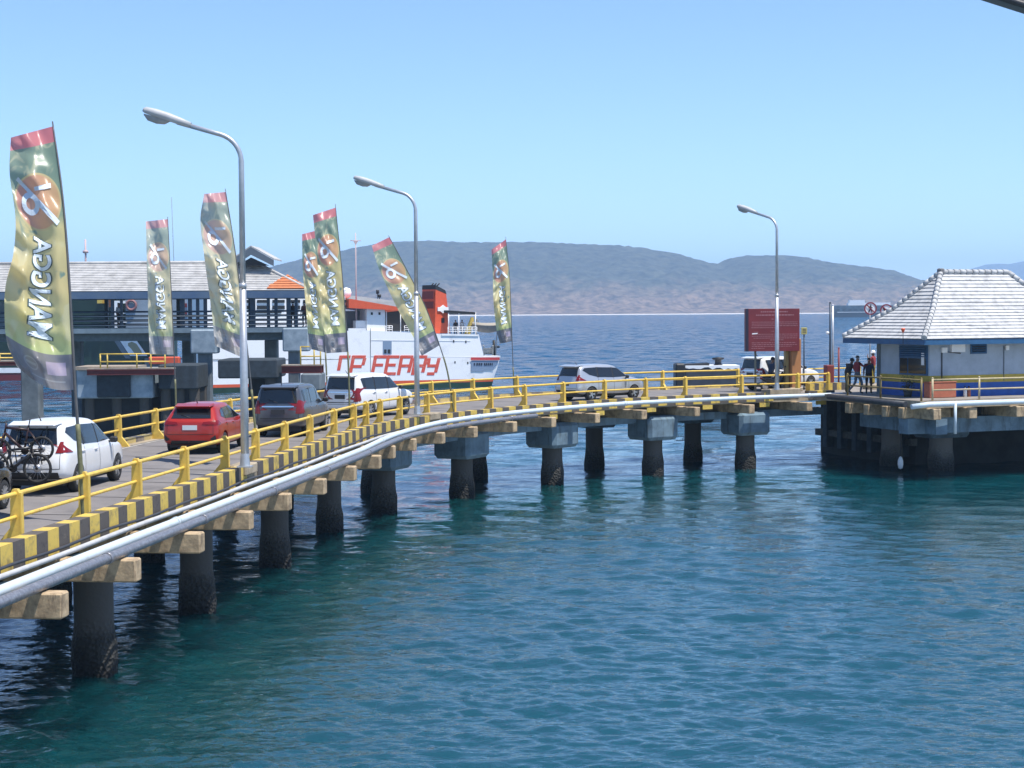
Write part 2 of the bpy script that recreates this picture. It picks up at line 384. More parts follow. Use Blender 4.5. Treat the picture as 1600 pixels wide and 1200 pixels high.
# ------------------------------------------------------------------ the curved jetty road
NEAR = smooth_curve([(-9.95, 24, 0), (-9.01, 32.6, 0), (-8.19, 39.6, 0), (-7.4, 46.3, 0), (-6.6, 52.8, 0), (-5.9, 59.0, 0), (-5.3, 63.6, 0), (-4.2, 68, 0), (-2.5, 72.4, 0), (-.5, 76.2, 0),
                     (2.0, 79.9, 0), (5, 83.3, 0), (8.45, 85.9, 0), (11.3, 87.7, 0), (14.3, 89.4, 0), (16.2, 90.5, 0)], 0.25, 60)
FAR = smooth_curve([(-15.9, 24, 0), (-15.1, 32, 0), (-14.2, 40, 0), (-13.3, 48, 0), (-12.4, 56.5, 0), (-11.55, 62.4, 0), (-9.9, 68.7, 0), (-7.7, 74.3, 0), (-5.1, 79.8, 0), (-2.2, 84.6, 0), (.3, 87.9, 0),
                    (4.2, 91.7, 0), (8.5, 94.9, 0), (12.2, 96.6, 0)], 0.25, 60)
def arclen(c):
    d = [0]
    for a, b in zip(c, c[1:]): d.append(d[-1] + (b - a).length)
    return d
def at_s(c, s_):
    d = arclen(c) if not isinstance(c, tuple) else c[1]
    i = max(0, min(len(c) - 2, int(np.searchsorted(d, s_)) - 1)); t_ = (s_ - d[i]) / (d[i + 1] - d[i])
    p = c[i].lerp(c[i + 1], t_); tg = (c[i + 1] - c[i]).normalized(); return p, tg
def offset(c, o):
    """shift a curve to its right by o"""
    out = []
    for i, p in enumerate(c):
        tg = (c[min(i + 1, len(c) - 1)] - c[max(i - 1, 0)]).normalized(); out.append(p + Vector((tg.y, -tg.x, 0)) * o)
    return out
def s_near(c, X, Y):
    d = arclen(c); k = min(range(len(c)), key=lambda i: (c[i].x - X) ** 2 + (c[i].y - Y) ** 2); return d[k]
def ribbon(b, lo, hi, m=0, z=(0, 0)):
    n = len(lo); P = [[(p.x, p.y, z[0]) for p in lo], [(p.x, p.y, z[1]) for p in hi]]; b.grid(P, m, smooth=False, flip=True)

M_ROAD = mat('worn_asphalt', (.205, .188, .18), .85, scale=1.1, col2=(.14, .13, .128), bump=.25, bscale=30, lo=.3, hi=.75)
M_CONC = mat('weathered_concrete', (.40, .33, .235), .85, scale=2.2, col2=(.23, .19, .135), bump=.3, bscale=14)
M_BEAM = mat('ochre_painted_concrete', (.47, .35, .215), .85, scale=3.2, col2=(.20, .145, .09), bump=.5, bscale=11, lo=.32, hi=.58)
M_BLUEC = mat('blue_grey_painted_concrete', (.155, .235, .30), .8, scale=1.3, col2=(.085, .13, .17), bump=.2, bscale=12)
M_YEL = mat('yellow_paint', (.70, .48, .085), .45, scale=4, col2=(.54, .35, .07), lo=.3, hi=.55)
M_YEL_D = mat('faded_yellow_paint', (.60, .43, .085), .6, scale=7, col2=(.34, .26, .09), lo=.3, hi=.5)
M_BLK = mat('black_paint', (.028, .026, .03), .9, spec=.2, scale=8, col2=(.10, .09, .085), lo=.55, hi=.8)
M_WPIPE = mat('white_pipe', (.56, .64, .70), .35, scale=3, col2=(.5, .57, .62), lo=.3, hi=.6)
M_GPIPE = mat('grey_steel_pipe', (.30, .31, .34), .38, metal=.35, scale=14, col2=(.17, .17, .19), lo=.4, hi=.7)
M_DARKST = mat('dark_steel', (.05, .052, .06), .5, var=.4)
streaks(M_YEL, (.20, .085, .03), (9, 9, 2.5), .62, .70, .85); streaks(M_YEL_D, (.13, .10, .07), (2.2, 2.2, 2.2), .52, .70, .8); streaks(M_BLK, (.24, .21, .17), (4, 4, 4), .60, .70, .5)
streaks(M_BEAM, (.10, .07, .045), (5, 5, 1.2), .56, .68, .75); streaks(M_BLUEC, (.05, .06, .06), (3, 3, .5), .54, .70, .8); streaks(M_WPIPE, (.30, .27, .22), (2.5, 2.5, 2.5), .58, .74, .6); streaks(M_ROAD, (.06, .056, .055), (.35, .35, 1), .56, .68, .55); streaks(M_CONC, (.13, .10, .07), (3, 3, .8), .55, .68, .7)
def pile_material():
    m = bpy.data.materials.new('pile_concrete'); m.use_nodes = True; t = m.node_tree; b = t.nodes['Principled BSDF']; L = t.links.new; N = t.nodes.new
    b.inputs['Roughness'].default_value = .85
    g = N('ShaderNodeNewGeometry'); sp = N('ShaderNodeSeparateXYZ'); L(g.outputs['Position'], sp.inputs[0])
    n = N('ShaderNodeTexNoise'); n.inputs['Scale'].default_value = 1.7; n.inputs['Detail'].default_value = 8; L(g.outputs['Position'], n.inputs['Vector'])
    a = N('ShaderNodeMath'); a.operation = 'MULTIPLY_ADD'; L(n.outputs['Fac'], a.inputs[0]); a.inputs[1].default_value = 1.1; a.inputs[2].default_value = -.55
    c = N('ShaderNodeMath'); c.operation = 'ADD'; L(a.outputs[0], c.inputs[0]); L(sp.outputs[2], c.inputs[1])
    r = N('ShaderNodeValToRGB'); L(c.outputs[0], r.inputs[0]); e = r.color_ramp.elements
    e[0].position = 0.15; e[0].color = (.012, .012, .012, 1); e[1].position = 1.0; e[1].color = (.07, .065, .06, 1)
    x = e.new(.55); x.color = (.03, .03, .028, 1); y = e.new(.82); y.color = (.05, .047, .043, 1)
    L(r.outputs[0], b.inputs['Base Color'])
    v = N('ShaderNodeTexVoronoi'); v.inputs['Scale'].default_value = 11; L(g.outputs['Position'], v.inputs['Vector'])
    k = N('ShaderNodeMapRange'); k.inputs[1].default_value = 1.3; k.inputs[2].default_value = .8; k.inputs[3].default_value = .1; k.inputs[4].default_value = 1; L(sp.outputs[2], k.inputs[0])
    bp = N('ShaderNodeBump'); bp.inputs['Distance'].default_value = .09; L(k.outputs[0], bp.inputs['Strength']); L(v.outputs['Distance'], bp.inputs['Height']); L(bp.outputs[0], b.inputs['Normal'])
    return m
M_PILE = pile_material()

jetty = thing('jetty', 'curved concrete jetty road on dark piles with yellow and black kerbs', 'jetty', (-6, 60, 0))
NN = 240
rN = resample(NEAR, arclen(NEAR)[-1] / NN); rF = resample(FAR, arclen(FAR)[-1] / NN)
k_ = min(len(rN), len(rF)); rN, rF = rN[:k_], rF[:k_]
# deck slab with its asphalt
edgeN = offset(NEAR, 0.42); edgeF = offset(FAR, -0.42)
eN = resample(edgeN, arclen(edgeN)[-1] / NN)[:k_]; eF = resample(edgeF, arclen(edgeF)[-1] / NN)[:k_]
b = MB(); P = []
for zz, cN, cF in ((1, eN, eF),):
    ring = [[(p.x, p.y, DECK - .36) for p in eN], [(p.x, p.y, DECK - .012) for p in eN], [(p.x, p.y, DECK - .012) for p in eF], [(p.x, p.y, DECK - .36) for p in eF], [(p.x, p.y, DECK - .36) for p in eN]]
    b.grid(ring, 0, smooth=False)
b.build('deck_slab', M_CONC, jetty)
b = MB(); iN = offset(rN, -0.06); iF = offset(rF, 0.06); ribbon(b, iN, iF, z=(DECK, DECK)); b.build('road_surface', M_ROAD, jetty)
# pale gutter strip along each kerb and thin expansion joints
b = MB(); ribbon(b, offset(NEAR, 0.10), offset(NEAR, -0.22), z=(DECK + .006, DECK + .006)); ribbon(b, offset(FAR, 0.22), offset(FAR, -.10), z=(DECK + .006, DECK + .006)); b.build('gutter', M_CONC, jetty)
b = MB()
for i in range(9, k_ - 3, 11):
    d = (iF[i] - iN[i]).normalized(); n_ = Vector((d.y, -d.x, 0)) * .03
    b.add([tuple(iN[i] + n_ + Vector((0, 0, DECK + .004))), tuple(iN[i] - n_ + Vector((0, 0, DECK + .004))), tuple(iF[i] - n_ + Vector((0, 0, DECK + .004))), tuple(iF[i] + n_ + Vector((0, 0, DECK + .004)))], [(0, 1, 2, 3)])
b.build('joint_pattern', mat('joint_tar', (.02, .02, .02), .8), jetty)
b = MB(); ribbon(b, offset(FAR, 0.42), offset(FAR, .33), z=(DECK + .008, DECK + .008)); b.build('edge_line', mat('faded_white_line', (.5, .48, .43), .8, scale=2, col2=(.2, .19, .18)), jetty)

def kerb(c, o0, o1, zt0, gaps=(), per=.555, ph=0.0, zd=.02, drop=0.0):
    L = arclen(c)[-1]; n = int(L / per); b = MB()
    for i in range(n):
        s0, s1 = i * per, (i + 1) * per
        if any(g0 < s0 < g1 for g0, g1 in gaps): continue
        q = []
        for s_ in (s0, s1):
            p, tg = at_s(c, s_); r = Vector((tg.y, -tg.x, 0)); q.append((p + r * o0, p + r * o1))
        (a0, a1), (b0, b1) = q; ch = .025; up = lambda v, z, sh=0: (v.x, v.y, z)
        zt = zt0 - (drop * min(1, max(0, (s0 - 38) / 14))); z0 = DECK - zd; jz = random.uniform(-.006, .006)
        pts = [up(a0, z0), up(a1, z0), up(b1, z0), up(b0, z0)]
        ia, ib = a0.lerp(a1, .1), a0.lerp(a1, .985); ja, jb = b0.lerp(b1, .1), b0.lerp(b1, .985)
        pts += [up(ia, zt + jz), up(ib, zt + jz), up(jb, zt + jz), up(ja, zt + jz)]
        b.hexa(pts, i % 2)
    return b
PL1 = s_near(NEAR, -6.97, 46.8); PL2 = s_near(NEAR, -3.6, 70); PL3 = s_near(NEAR, 13.3, 88.7)
kerb(NEAR, .10, .445, DECK + .22, zd=.30, drop=.09, gaps=((PL1 - .7, PL1 + .5), (PL2 - .5, PL2 + .6), (PL3 - .9, PL3 + 1.3))).build('kerb', [M_YEL_D, M_BLK], jetty)
kerb(FAR, -.42, -.10, DECK + .16, per=.8).build('kerb', [mat('worn_yellow_paint', (.62, .46, .14), .7, scale=5, col2=(.38, .31, .16)), mat('worn_black_paint', (.14, .12, .11), .8, scale=5, col2=(.25, .21, .17))], jetty)
for s_, w_, l_, h_ in ((PL1, .5, 1.15, .27), (PL2, .48, 1.0, .27), (PL3, .5, 2.1, .3)):
    p, tg = at_s(NEAR, s_); r = Vector((tg.y, -tg.x, 0)); c = p + r * .27
    b = MB(); b.box((c.x, c.y, DECK + h_ / 2 - .02), (w_, l_, h_), math.atan2(tg.y, tg.x) - math.pi / 2, ch=.03); b.build('lamp_plinth', M_CONC, jetty)

# transverse beams: their ends stick out on the near side and carry the pipes
LN = arclen(NEAR)[-1]; BEAMS = []
s_ = s_near(NEAR, -9.3, 29.7) - 4.2
def beam_at(s_, tipo=1.75, top=DECK - .37, hgt=.43, wid=.36):
    p, tg = at_s(NEAR, s_); r = Vector((tg.y, -tg.x, 0)); t_ = math.atan2(tg.y, tg.x)
    tip = p + r * tipo; q = p - r * 6.6; c = (tip + q) / 2
    b = MB(); b.box((c.x, c.y, top - hgt / 2), (wid, (tip - q).length, hgt), t_ - math.pi / 2 + math.pi / 2 - math.pi / 2 + math.pi / 2, ch=.03)
    return b, p, tg, r
while s_ < LN - .5:
    p, tg = at_s(NEAR, s_); r = Vector((tg.y, -tg.x, 0)); ang = math.atan2(tg.y, tg.x) - math.pi / 2
    tipo = 1.62 + random.uniform(-.07, .07) if s_ > 34 else 1.95 + random.uniform(-.06, .06)
    tip = p + r * tipo; q = p - r * 6.4; c = (tip + q) / 2; ln = (tip - q).length
    b = MB(); top = DECK - .362
    b.box((c.x, c.y, top - .215), (ln, .36, .43), math.atan2(r.y, r.x), ch=.03); b.build('crossbeam', M_BEAM, jetty)
    BEAMS.append((s_, p, tg, r)); s_ += 3.98 if s_ < 34 else 3.55
# longitudinal girders, pile caps and piles
for o, nm in ((-.9, 'girder'), (-3.2, 'girder'), (-5.4, 'girder')):
    c = offset(NEAR, o); b = MB(); a0 = offset(c, .28); a1 = offset(c, -.28); z0, z1 = DECK - 1.15, DECK - .795
    b.grid([[(p.x, p.y, z) for p in cc] for cc, z in ((a0, z0), (a0, z1), (a1, z1), (a1, z0), (a0, z0))], smooth=False); b.build(nm, M_BLUEC, jetty)
def pile_mb(x, y, r=.43, top=DECK - 1.6):
    n = 22; b = MB(); prof = [(-2.2, 1.12), (-.2, 1.14), (.25, 1.16), (.6, 1.13), (.85, 1.05), (1.1, 1.0), (1.5, 1.0), (top, 1.0)]
    rows = []
    for z, k in prof:
        rows.append([])
        for j in range(n):
            a = 2 * math.pi * j / n; rr = r * k * (1 + (random.uniform(-.035, .05) if z < .95 else 0)); rows[-1].append((x + rr * math.cos(a), y + rr * math.sin(a), z))
        rows[-1].append(rows[-1][0])
    b.grid(rows, smooth=True); return b
def cap_mb(x, y, ang, w=1.7, l=1.7, z0=DECK - 1.85, z1=DECK - .8):
    b = MB(); b.box((x, y, (z0 + z1) / 2), (w, l, z1 - z0), ang, ch=.16); return b
PILES_NEAR = [(-9.6, 27.5, None), (148, 1050), (308, 955), (430, 885), (515, 830), (600, 800), (722, 778), (863, 757), (1020, 742), (1186, 735)]
pp = []
for q in PILES_NEAR:
    pp.append(Vector((q[0], q[1], 0)) if len(q) == 3 else at_z(q[0], q[1], 0))
for i, p in enumerate(pp):
    s_ = s_near(NEAR, p.x, p.y); c, tg = at_s(NEAR, s_); r = Vector((tg.y, -tg.x, 0)); ang = math.atan2(tg.y, tg.x)
    deep = i >= 5
    side = (p - c).dot(r)
    p = p - r * max(0, side + .35)
    if deep: cap_mb(p.x, p.y, ang, 1.9, 1.75, DECK - 1.95).build('pile_cap', M_BLUEC, jetty)
    else: cap_mb(p.x, p.y, ang, 1.35, 1.25, DECK - 1.42).build('pile_cap', M_BLUEC, jetty)
    pile_mb(p.x, p.y, .43 + (.03 if deep else 0), DECK - (1.9 if deep else 1.38)).build('pile', M_PILE, jetty)
    for o in ((-4.3,) if i < 5 else (-4.6,)):
        q = p + r * o + tg * (.9 if i < 5 else .2)
        cap_mb(q.x, q.y, ang, 1.7, 1.7, DECK - 1.6).build('pile_cap', M_BLUEC, jetty); pile_mb(q.x, q.y, .43, DECK - 1.55).build('pile', M_PILE, jetty)
# small yellow plates that show between the beam ends at the far half
b = None
for i, (s_, p, tg, r) in enumerate(BEAMS):
    if s_ > 44 and i % 1 == 0:
        q = p + tg * 1.7 + r * .47; b = MB(); b.box((q.x, q.y, DECK - .47), (.62, .06, .2), math.atan2(tg.y, tg.x)); b.build('edge_plate', M_YEL_D, jetty)

# ---------------- railings
def railing(c, s_list, name, label, side, flip=1, h=.98):
    p0, _ = at_s(c, s_list[0]); t = thing(name, label, 'railing', (p0.x, p0.y, DECK))
    tops = []; mids = []
    for s_ in s_list:
        p, tg = at_s(c, s_); r = Vector((tg.y, -tg.x, 0)) * side   # r points off the road
        b = MB(); w2 = tg * .055
        # flat steel post whose foot spreads towards the road, rounded cap
        prof = [(-.34, 0), (.10, 0), (.10, .12), (.085, h - .03), (.045, h + .05), (-.045, h + .05), (-.085, h - .03), (-.10, .32), (-.34, .03)]
        b.slab([tuple(p + r * a - w2 + Vector((0, 0, DECK + z))) for a, z in prof], w2 * 2)
        b.slab([tuple(p + r * a - tg * .06 + Vector((0, 0, DECK + z))) for a, z in [(.095, .0), (.125, .0), (.115, h - .02), (.08, h - .02)]], tg * .12)
        b.build('post', M_YEL, t)
        tops.append(p + Vector((0, 0, DECK + h - .04))); mids.append(p + Vector((0, 0, DECK + .54)))
    for nm, zz, rad in (('top_rail', h - .04, .045), ('middle_rail', .52, .037)):
        path = []
        for a_, b_ in zip(s_list, s_list[1:]):
            for k in range(6): p, _ = at_s(c, a_ + (b_ - a_) * k / 6); path.append(p + Vector((0, 0, DECK + zz)))
        p, _ = at_s(c, s_list[-1]); path.append(p + Vector((0, 0, DECK + zz)))
        b = MB(); b.tube(path, rad, 8); b.build(nm, M_YEL, t)
    return t
posts = [(27, 851), (131, 817.5), (217, 788.5), (288, 765), (350, 744), (404, 728), (450, 712.5), (488, 699.5), (524, 687), (547, 677), (560, 672), (585, 667), (622, 661), (662, 654), (710, 649), (760, 642), (818, 637), (879, 632), (941, 627.6), (1006, 624), (1076, 621.5), (1162, 618), (1249, 615)]
sl = [s_near(NEAR, at_z(x, y, DECK).x, at_z(x, y, DECK).y) for x, y in posts]
sl = [sl[0] - 3.4 * k for k in (2, 1)] + sl + [LN - .3]
sl = [s for s in sl if s >= 0]
railing(NEAR, sl, 'railing', 'long yellow steel railing on the near edge of the jetty road', 1)
LF = arclen(FAR)[-1]
fp = [s_near(FAR, at_z(x, y, DECK).x, at_z(x, y, DECK).y) for x, y in ((191, 698), (241, 686))]
fl = [fp[0] - 3.35 * k for k in range(9, 0, -1)] + fp; s_ = fp[-1] + 3.4
while s_ < LF - 1.5: fl.append(s_); s_ += 3.42
fl = [s for s in fl if s >= 0] + [LF]
railing(FAR, fl, 'railing', 'yellow steel railing along the far edge of the jetty, behind the cars', -1)

# ---------------- pipes on the beam ends
def pipe(name, label, path, r, m, joints=0, group=None):
    t = thing(name, label, 'pipe', tuple(path[0]))
    b = MB(); b.tube(path, r, 12); b.build('run', m, t)
    if joints:
        d = arclen(path)
        s_ = 2.7
        while s_ < d[-1]:
            p, tg = at_s(path, s_); b = MB(); b.tube([p - tg * .09, p + tg * .09], r * 1.18, 12); b.build('pipe_collar', m, t); s_ += joints
    return t
def zc(c, z, wob=0.0, ph=0.0): return [Vector((p.x, p.y, z + wob * math.sin(i * .23 + ph))) for i, p in enumerate(c)]
LNs = s_near(NEAR, -5.2, 64)
off_out = [1.60 if i * .25 < LNs - 8 else 1.60 - .35 * min(1, (i * .25 - LNs + 8) / 14) for i in range(len(NEAR))]
def voff(c, f):
    out = []
    for i, p in enumerate(c):
        tg = (c[min(i + 1, len(c) - 1)] - c[max(i - 1, 0)]).normalized(); out.append(p + Vector((tg.y, -tg.x, 0)) * f(i))
    return out
zt = DECK - .362
C_white = voff(NEAR, lambda i: 1.17 - .1 * min(1, max(0, (i * .25 - LNs + 6) / 10)))
C_grey = voff(NEAR, lambda i: off_out[i])
pipe('water_pipe', 'thick pale blue-white pipe running the whole jetty edge on the beam ends', [Vector((p.x, p.y, zt + .105 + .2 * min(1, max(0, (i * .25 - LNs + 6) / 12)))) for i, p in enumerate(C_white[:-1])], .098, M_WPIPE, joints=11.6)
pipe('steel_pipe', 'dull grey steel pipe, outermost on the beam ends at left', [Vector((p.x, p.y, zt + .10)) for p in C_grey[:int(len(C_grey) * .72)]], .095, M_GPIPE, joints=6.1)
C_c = voff(NEAR, lambda i: .56 + .03 * math.sin(i * .11)); C_d = voff(NEAR, lambda i: .74 + .03 * math.sin(i * .17 + 2))
n2 = int(len(NEAR) * .57)
pipe('conduit', 'thin light grey conduit between the kerb and the white pipe', [Vector((p.x, p.y, zt + .17)) for p in C_d[:n2]], .05, mat('light_grey_plastic', (.5, .5, .5), .5, var=.2))
pipe('cable', 'thin dark cable lying beside the striped kerb on the beams', [Vector((p.x, p.y, zt + .23 + .02 * math.sin(i * .3))) for i, p in enumerate(C_c[:n2])], .03, M_DARKST)

# ---------------- street lamps
M_GALV = mat('galvanised_steel', (.50, .52, .55), .42, metal=.55, var=.18, scale=6)
M_LAMPG = mat('lamp_glass', (.32, .34, .36), .25, var=.2)
def lamp(X, Y, ang, label, dirt=0):
    """ang: direction of the arm"""
    t = thing('street_lamp', label, 'street lamp', (X, Y, DECK + .27), group='street lamps along the near railing')
    z0 = DECK + .27; ca, sa = math.cos(ang), math.sin(ang)
    b = MB(); b.box((X, Y, z0 + .015), (.36, .36, .03), ang); b.lathe([(.13, .03), (.13, .1), (.105, .35)], (X, Y, z0), n=12); b.build('base_plate', M_GALV, t)
    path = [(X, Y, z0 + z) for z in (.03, 2.0, 4.6)]; b = MB(); b.tube(path, [.105, .1, .085], 12); b.tube([(X, Y, z0 + 4.55), (X, Y, z0 + 4.68)], .095, 12)
    path = [(X, Y, z0 + 4.6), (X, Y, z0 + 7.75)]
    for k in range(1, 9):
        a = math.pi / 2 * .82 * k / 8; R_ = .72; path.append((X + ca * R_ * (1 - math.cos(a)), Y + sa * R_ * (1 - math.cos(a)), z0 + 7.75 + R_ * math.sin(a)))
    ex, ey, ez = path[-1]; dz = math.sin(math.pi / 2 * .18); dh = math.cos(math.pi / 2 * .18)
    path.append((ex + ca * 1.15 * dh, ey + sa * 1.15 * dh, ez + 1.15 * dz)); b.tube(path, [.075, .07] + [.062] * 9, 10); b.build('pole', M_GALV, t)
    hx, hy, hz = path[-1]
    def W(l, wd, up): # local of the head
        return (hx + ca * (l * dh - up * dz) - sa * wd, hy + sa * (l * dh - up * dz) + ca * wd, hz + l * dz + up * dh)
    b = MB(); rows = []
    for l, wd, u0, u1 in ((-.35, .07, -.05, .09), (-.1, .10, -.05, .13), (.25, .15, -.03, .17), (.6, .16, -.02, .18), (.85, .13, .0, .16), (.92, .08, .03, .12)):
        rows.append([W(l, -wd, u0), W(l, -wd * .95, u1 * .7), W(l, -wd * .5, u1), W(l, wd * .5, u1), W(l, wd * .95, u1 * .7), W(l, wd, u0), W(l, -wd, u0)])
    b.grid(rows); b.add(rows[0][:6], [(5, 4, 3, 2, 1, 0)]); b.add(rows[-1][:6], [tuple(range(6))]); b.build('lamp_housing', mat('lamp_head_grey', (.45, .46, .47), .5, var=.15), t)
    b = MB(); rows = []
    for l, wd, dn in ((.2, .06, .03), (.3, .12, .12), (.5, .14, .16), (.75, .12, .14), (.87, .06, .04)):
        rows.append([W(l, wd * math.cos(a), -.02 - dn * math.sin(a)) for a in [math.pi * j / 8 for j in range(9)]])
    b.grid(rows); b.build('lamp_shade', M_LAMPG, t)
    return t
for (px, py), s_, ang, lab in (((383, 740), PL1, R(177), 'tall grey street lamp beside the red car, largest of the lamps'),
                               ((652, 655), PL2, R(163), 'grey street lamp in front of the white ferry, behind the white car'),
                               ((1214, 614.5), PL3, R(132), 'slim grey street lamp with dark head in front of the red notice board')):
    p = at_z(px, py, DECK + .1); lamp(p.x, p.y, ang, lab)
# ------------------------------------------------------------------ cars
M_GLASS = mat('tinted_car_glass', (.012, .014, .017), .06, spec=.8)
M_TYRE = mat('tyre_rubber', (.022, .022, .023), .8, var=.3)
M_RIM = mat('alloy', (.55, .56, .58), .3, metal=.8)
M_TRIM = mat('black_plastic', (.018, .018, .02), .55)
M_RED = mat('red_tail_lens', (.19, .007, .009), .25, coat=.1)
M_CHROME = mat('chrome', (.7, .7, .72), .12, metal=1)
M_PLATEW = mat('white_number_plate', (.62, .66, .68), .5); M_PLATEB = mat('dark_number_plate', (.03, .03, .035), .5)
M_CLEAR = mat('clear_lens', (.6, .62, .65), .1, coat=.5)

def paint(name, col, metal=0.0, rough=.28):
    m = mat(name, col, rough, metal=metal, coat=.45, var=.06, scale=1.5); return m

def eval_mesh(o):
    dg = bpy.context.evaluated_depsgraph_get(); me = bpy.data.meshes.new_from_object(o.evaluated_get(dg)); return me

def car_body(sp):
    """subdivided shell from stations; returns (mesh, bvh)"""
    L, W, H = sp['L'], sp['W'], sp['H']; hb, belt = sp['hood'], sp['belt']; hw = W / 2
    wsb, wst, rr = sp['ws_base'], sp['ws_top'], sp['rear_roof']; wr = sp.get('wr', .78)
    zb = sp.get('clear', .24); rb = sp.get('rear_belt', belt)
    st = [ # xl, xb, xr, zb, zbelt, zroof, w, wr
        (-L / 2 + .02, -L / 2 + sp.get('tail_lean', .07), rr - .10, zb + .16, rb, H - .10, hw * .86, wr * hw * .9),
        (-L / 2 + .10, -L / 2 + sp.get('tail_lean', .07) + .10, rr + .03, zb + .08, rb, H - .045, hw * .955, wr * hw * .98),
        (-L / 2 + .45, -L / 2 + .55, rr + .5, zb, rb - .01, H - .01, hw, wr * hw),
        (-.55, -.5, -.3, zb - .02, belt, H, hw, wr * hw),
        (.35, .35, wst - .35, zb - .02, belt - .02, H - .015, hw, wr * hw),
        (wst + .15, wst + .12, wst, zb - .02, belt - .03, H - .075, hw, wr * hw * .97),
        (wsb - .12, wsb - .1, wsb - .03, zb, hb - .05, hb + .045, hw, .80 * hw),
        (wsb + .2, wsb + .2, wsb + .2, zb, hb - .07, hb + .0, hw * .995, .80 * hw),
        (L / 2 - .45, L / 2 - .45, L / 2 - .45, zb + .02, hb - .14, hb - .07, hw * .97, .76 * hw),
        (L / 2 - .10, L / 2 - .13, L / 2 - .16, zb + .08, hb - .26, hb - .17, hw * .88, .68 * hw),
        (L / 2, L / 2 - .02, L / 2 - .05, zb + .16, hb - .34, hb - .27, hw * .74, .58 * hw)]
    rows = []
    for xl, xb, xr, z0, zbl, zr, w_, wr_ in st:
        zm = z0 + (zbl - z0) * .55
        half = [(xl, 0, z0), (xl, w_ * .9, z0), (xl, w_ * .985, z0 + .12), (xl - 0, w_, zm), (xb, w_ * .975, zbl - .03), (xb + (xr - xb) * .06, w_ * .945, zbl + .015), (xb + (xr - xb) * .9, wr_ + .01, zr - .07 * min(1, (zr - zbl) / .3)), (xr, wr_ * .86, zr - .005), (xr, 0, zr + .02)]
        full = half + [(x, -y, z) for x, y, z in half[-2:0:-1]]
        rows.append(full)
    bm = bmesh.new(); V = [[bm.verts.new(p) for p in r] for r in rows]; n = len(rows[0])
    for i in range(len(rows) - 1):
        for j in range(n):
            bm.faces.new((V[i][j], V[i][(j + 1) % n], V[i + 1][(j + 1) % n], V[i + 1][j]))
    for r, rev in ((V[0], 1), (V[-1], 0)):   # end caps as quads between mirrored sides
        h = 8
        for k in range(h):
            a, b_, c, d = r[k], r[k + 1], r[(n - k - 1) % n], r[(n - k) % n]
            q = [a, b_, c, d]; u = []
            for v in q:
                if v not in u: u.append(v)
            bm.faces.new(u if rev else u[::-1])
    bmesh.ops.recalc_face_normals(bm, faces=bm.faces)
    me = bpy.data.meshes.new('body'); bm.to_mesh(me); bm.free()
    o = bpy.data.objects.new('body', me); COL.objects.link(o)
    m = o.modifiers.new('s', 'SUBSURF'); m.levels = m.render_levels = 2
    full = eval_mesh(o)
    bvm = bmesh.new(); bvm.from_mesh(full); bvh = BVHTree.FromBMesh(bvm); bvm.free()
    # wheel arches
    cut = MB(); rw = sp['rw']
    for x in (sp['xr'], sp['xf']):
        for s_ in (-1, 1):
            cut.lathe([(0, s_ * (hw - .26)), (rw + .055, s_ * (hw - .26)), (rw + .055, s_ * (hw + .3)), (0, s_ * (hw + .3))], (x, 0, rw), axis='y', n=28, smooth=False)
    co = cut.build('cutter', M_TRIM)
    bo = o.modifiers.new('b', 'BOOLEAN'); bo.operation = 'DIFFERENCE'; bo.object = co; bo.solver = 'EXACT'
    res = eval_mesh(o); bpy.data.objects.remove(o); bpy.data.objects.remove(co)
    res.polygons.foreach_set('use_smooth', [True] * len(res.polygons))
    try: res.set_sharp_from_angle(angle=R(40))
    except Exception: pass
    return res, bvh

def patch(bvh, poly, axis, sgn, off=.010, m=None, name='panel', parent=None, maxe=.10):
    """polygon in 2-D projected onto the body. axis 'y': (x,z) cast along y; axis 'x': (y,z) cast along x. sgn = side it is seen from"""
    bm = bmesh.new(); vs = [bm.verts.new((a, b_, 0)) for a, b_ in poly]; bm.faces.new(vs); bmesh.ops.triangulate(bm, faces=bm.faces)
    for _ in range(5):
        es = [e for e in bm.edges if e.calc_length() > maxe]
        if not es: break
        bmesh.ops.subdivide_edges(bm, edges=es, cuts=1); bmesh.ops.triangulate(bm, faces=[f for f in bm.faces if len(f.verts) > 3])
    bad = []
    for v in bm.verts:
        a, b_ = v.co.x, v.co.y
        if axis == 'y': o_, d = Vector((a, sgn * 3, b_)), Vector((0, -sgn, 0))
        else: o_, d = Vector((sgn * 6, a, b_)), Vector((-sgn, 0, 0))
        hit = bvh.ray_cast(o_, d)
        if hit[0] is None: bad.append(v); continue
        nr = hit[1]
        if nr.dot(d) > 0: nr = -nr
        v.co = hit[0] + nr * off
    bmesh.ops.delete(bm, geom=bad, context='VERTS')
    bmesh.ops.recalc_face_normals(bm, faces=bm.faces)
    for f in bm.faces: f.smooth = True
    # face outwards
    flip = [f for f in bm.faces if (f.normal.y * sgn if axis == 'y' else f.normal.x * sgn) < 0]
    bmesh.ops.reverse_faces(bm, faces=flip)
    me = bpy.data.meshes.new(name); bm.to_mesh(me); bm.free(); me.materials.append(m)
    o = bpy.data.objects.new(name, me); COL.objects.link(o); o.parent = parent; return o

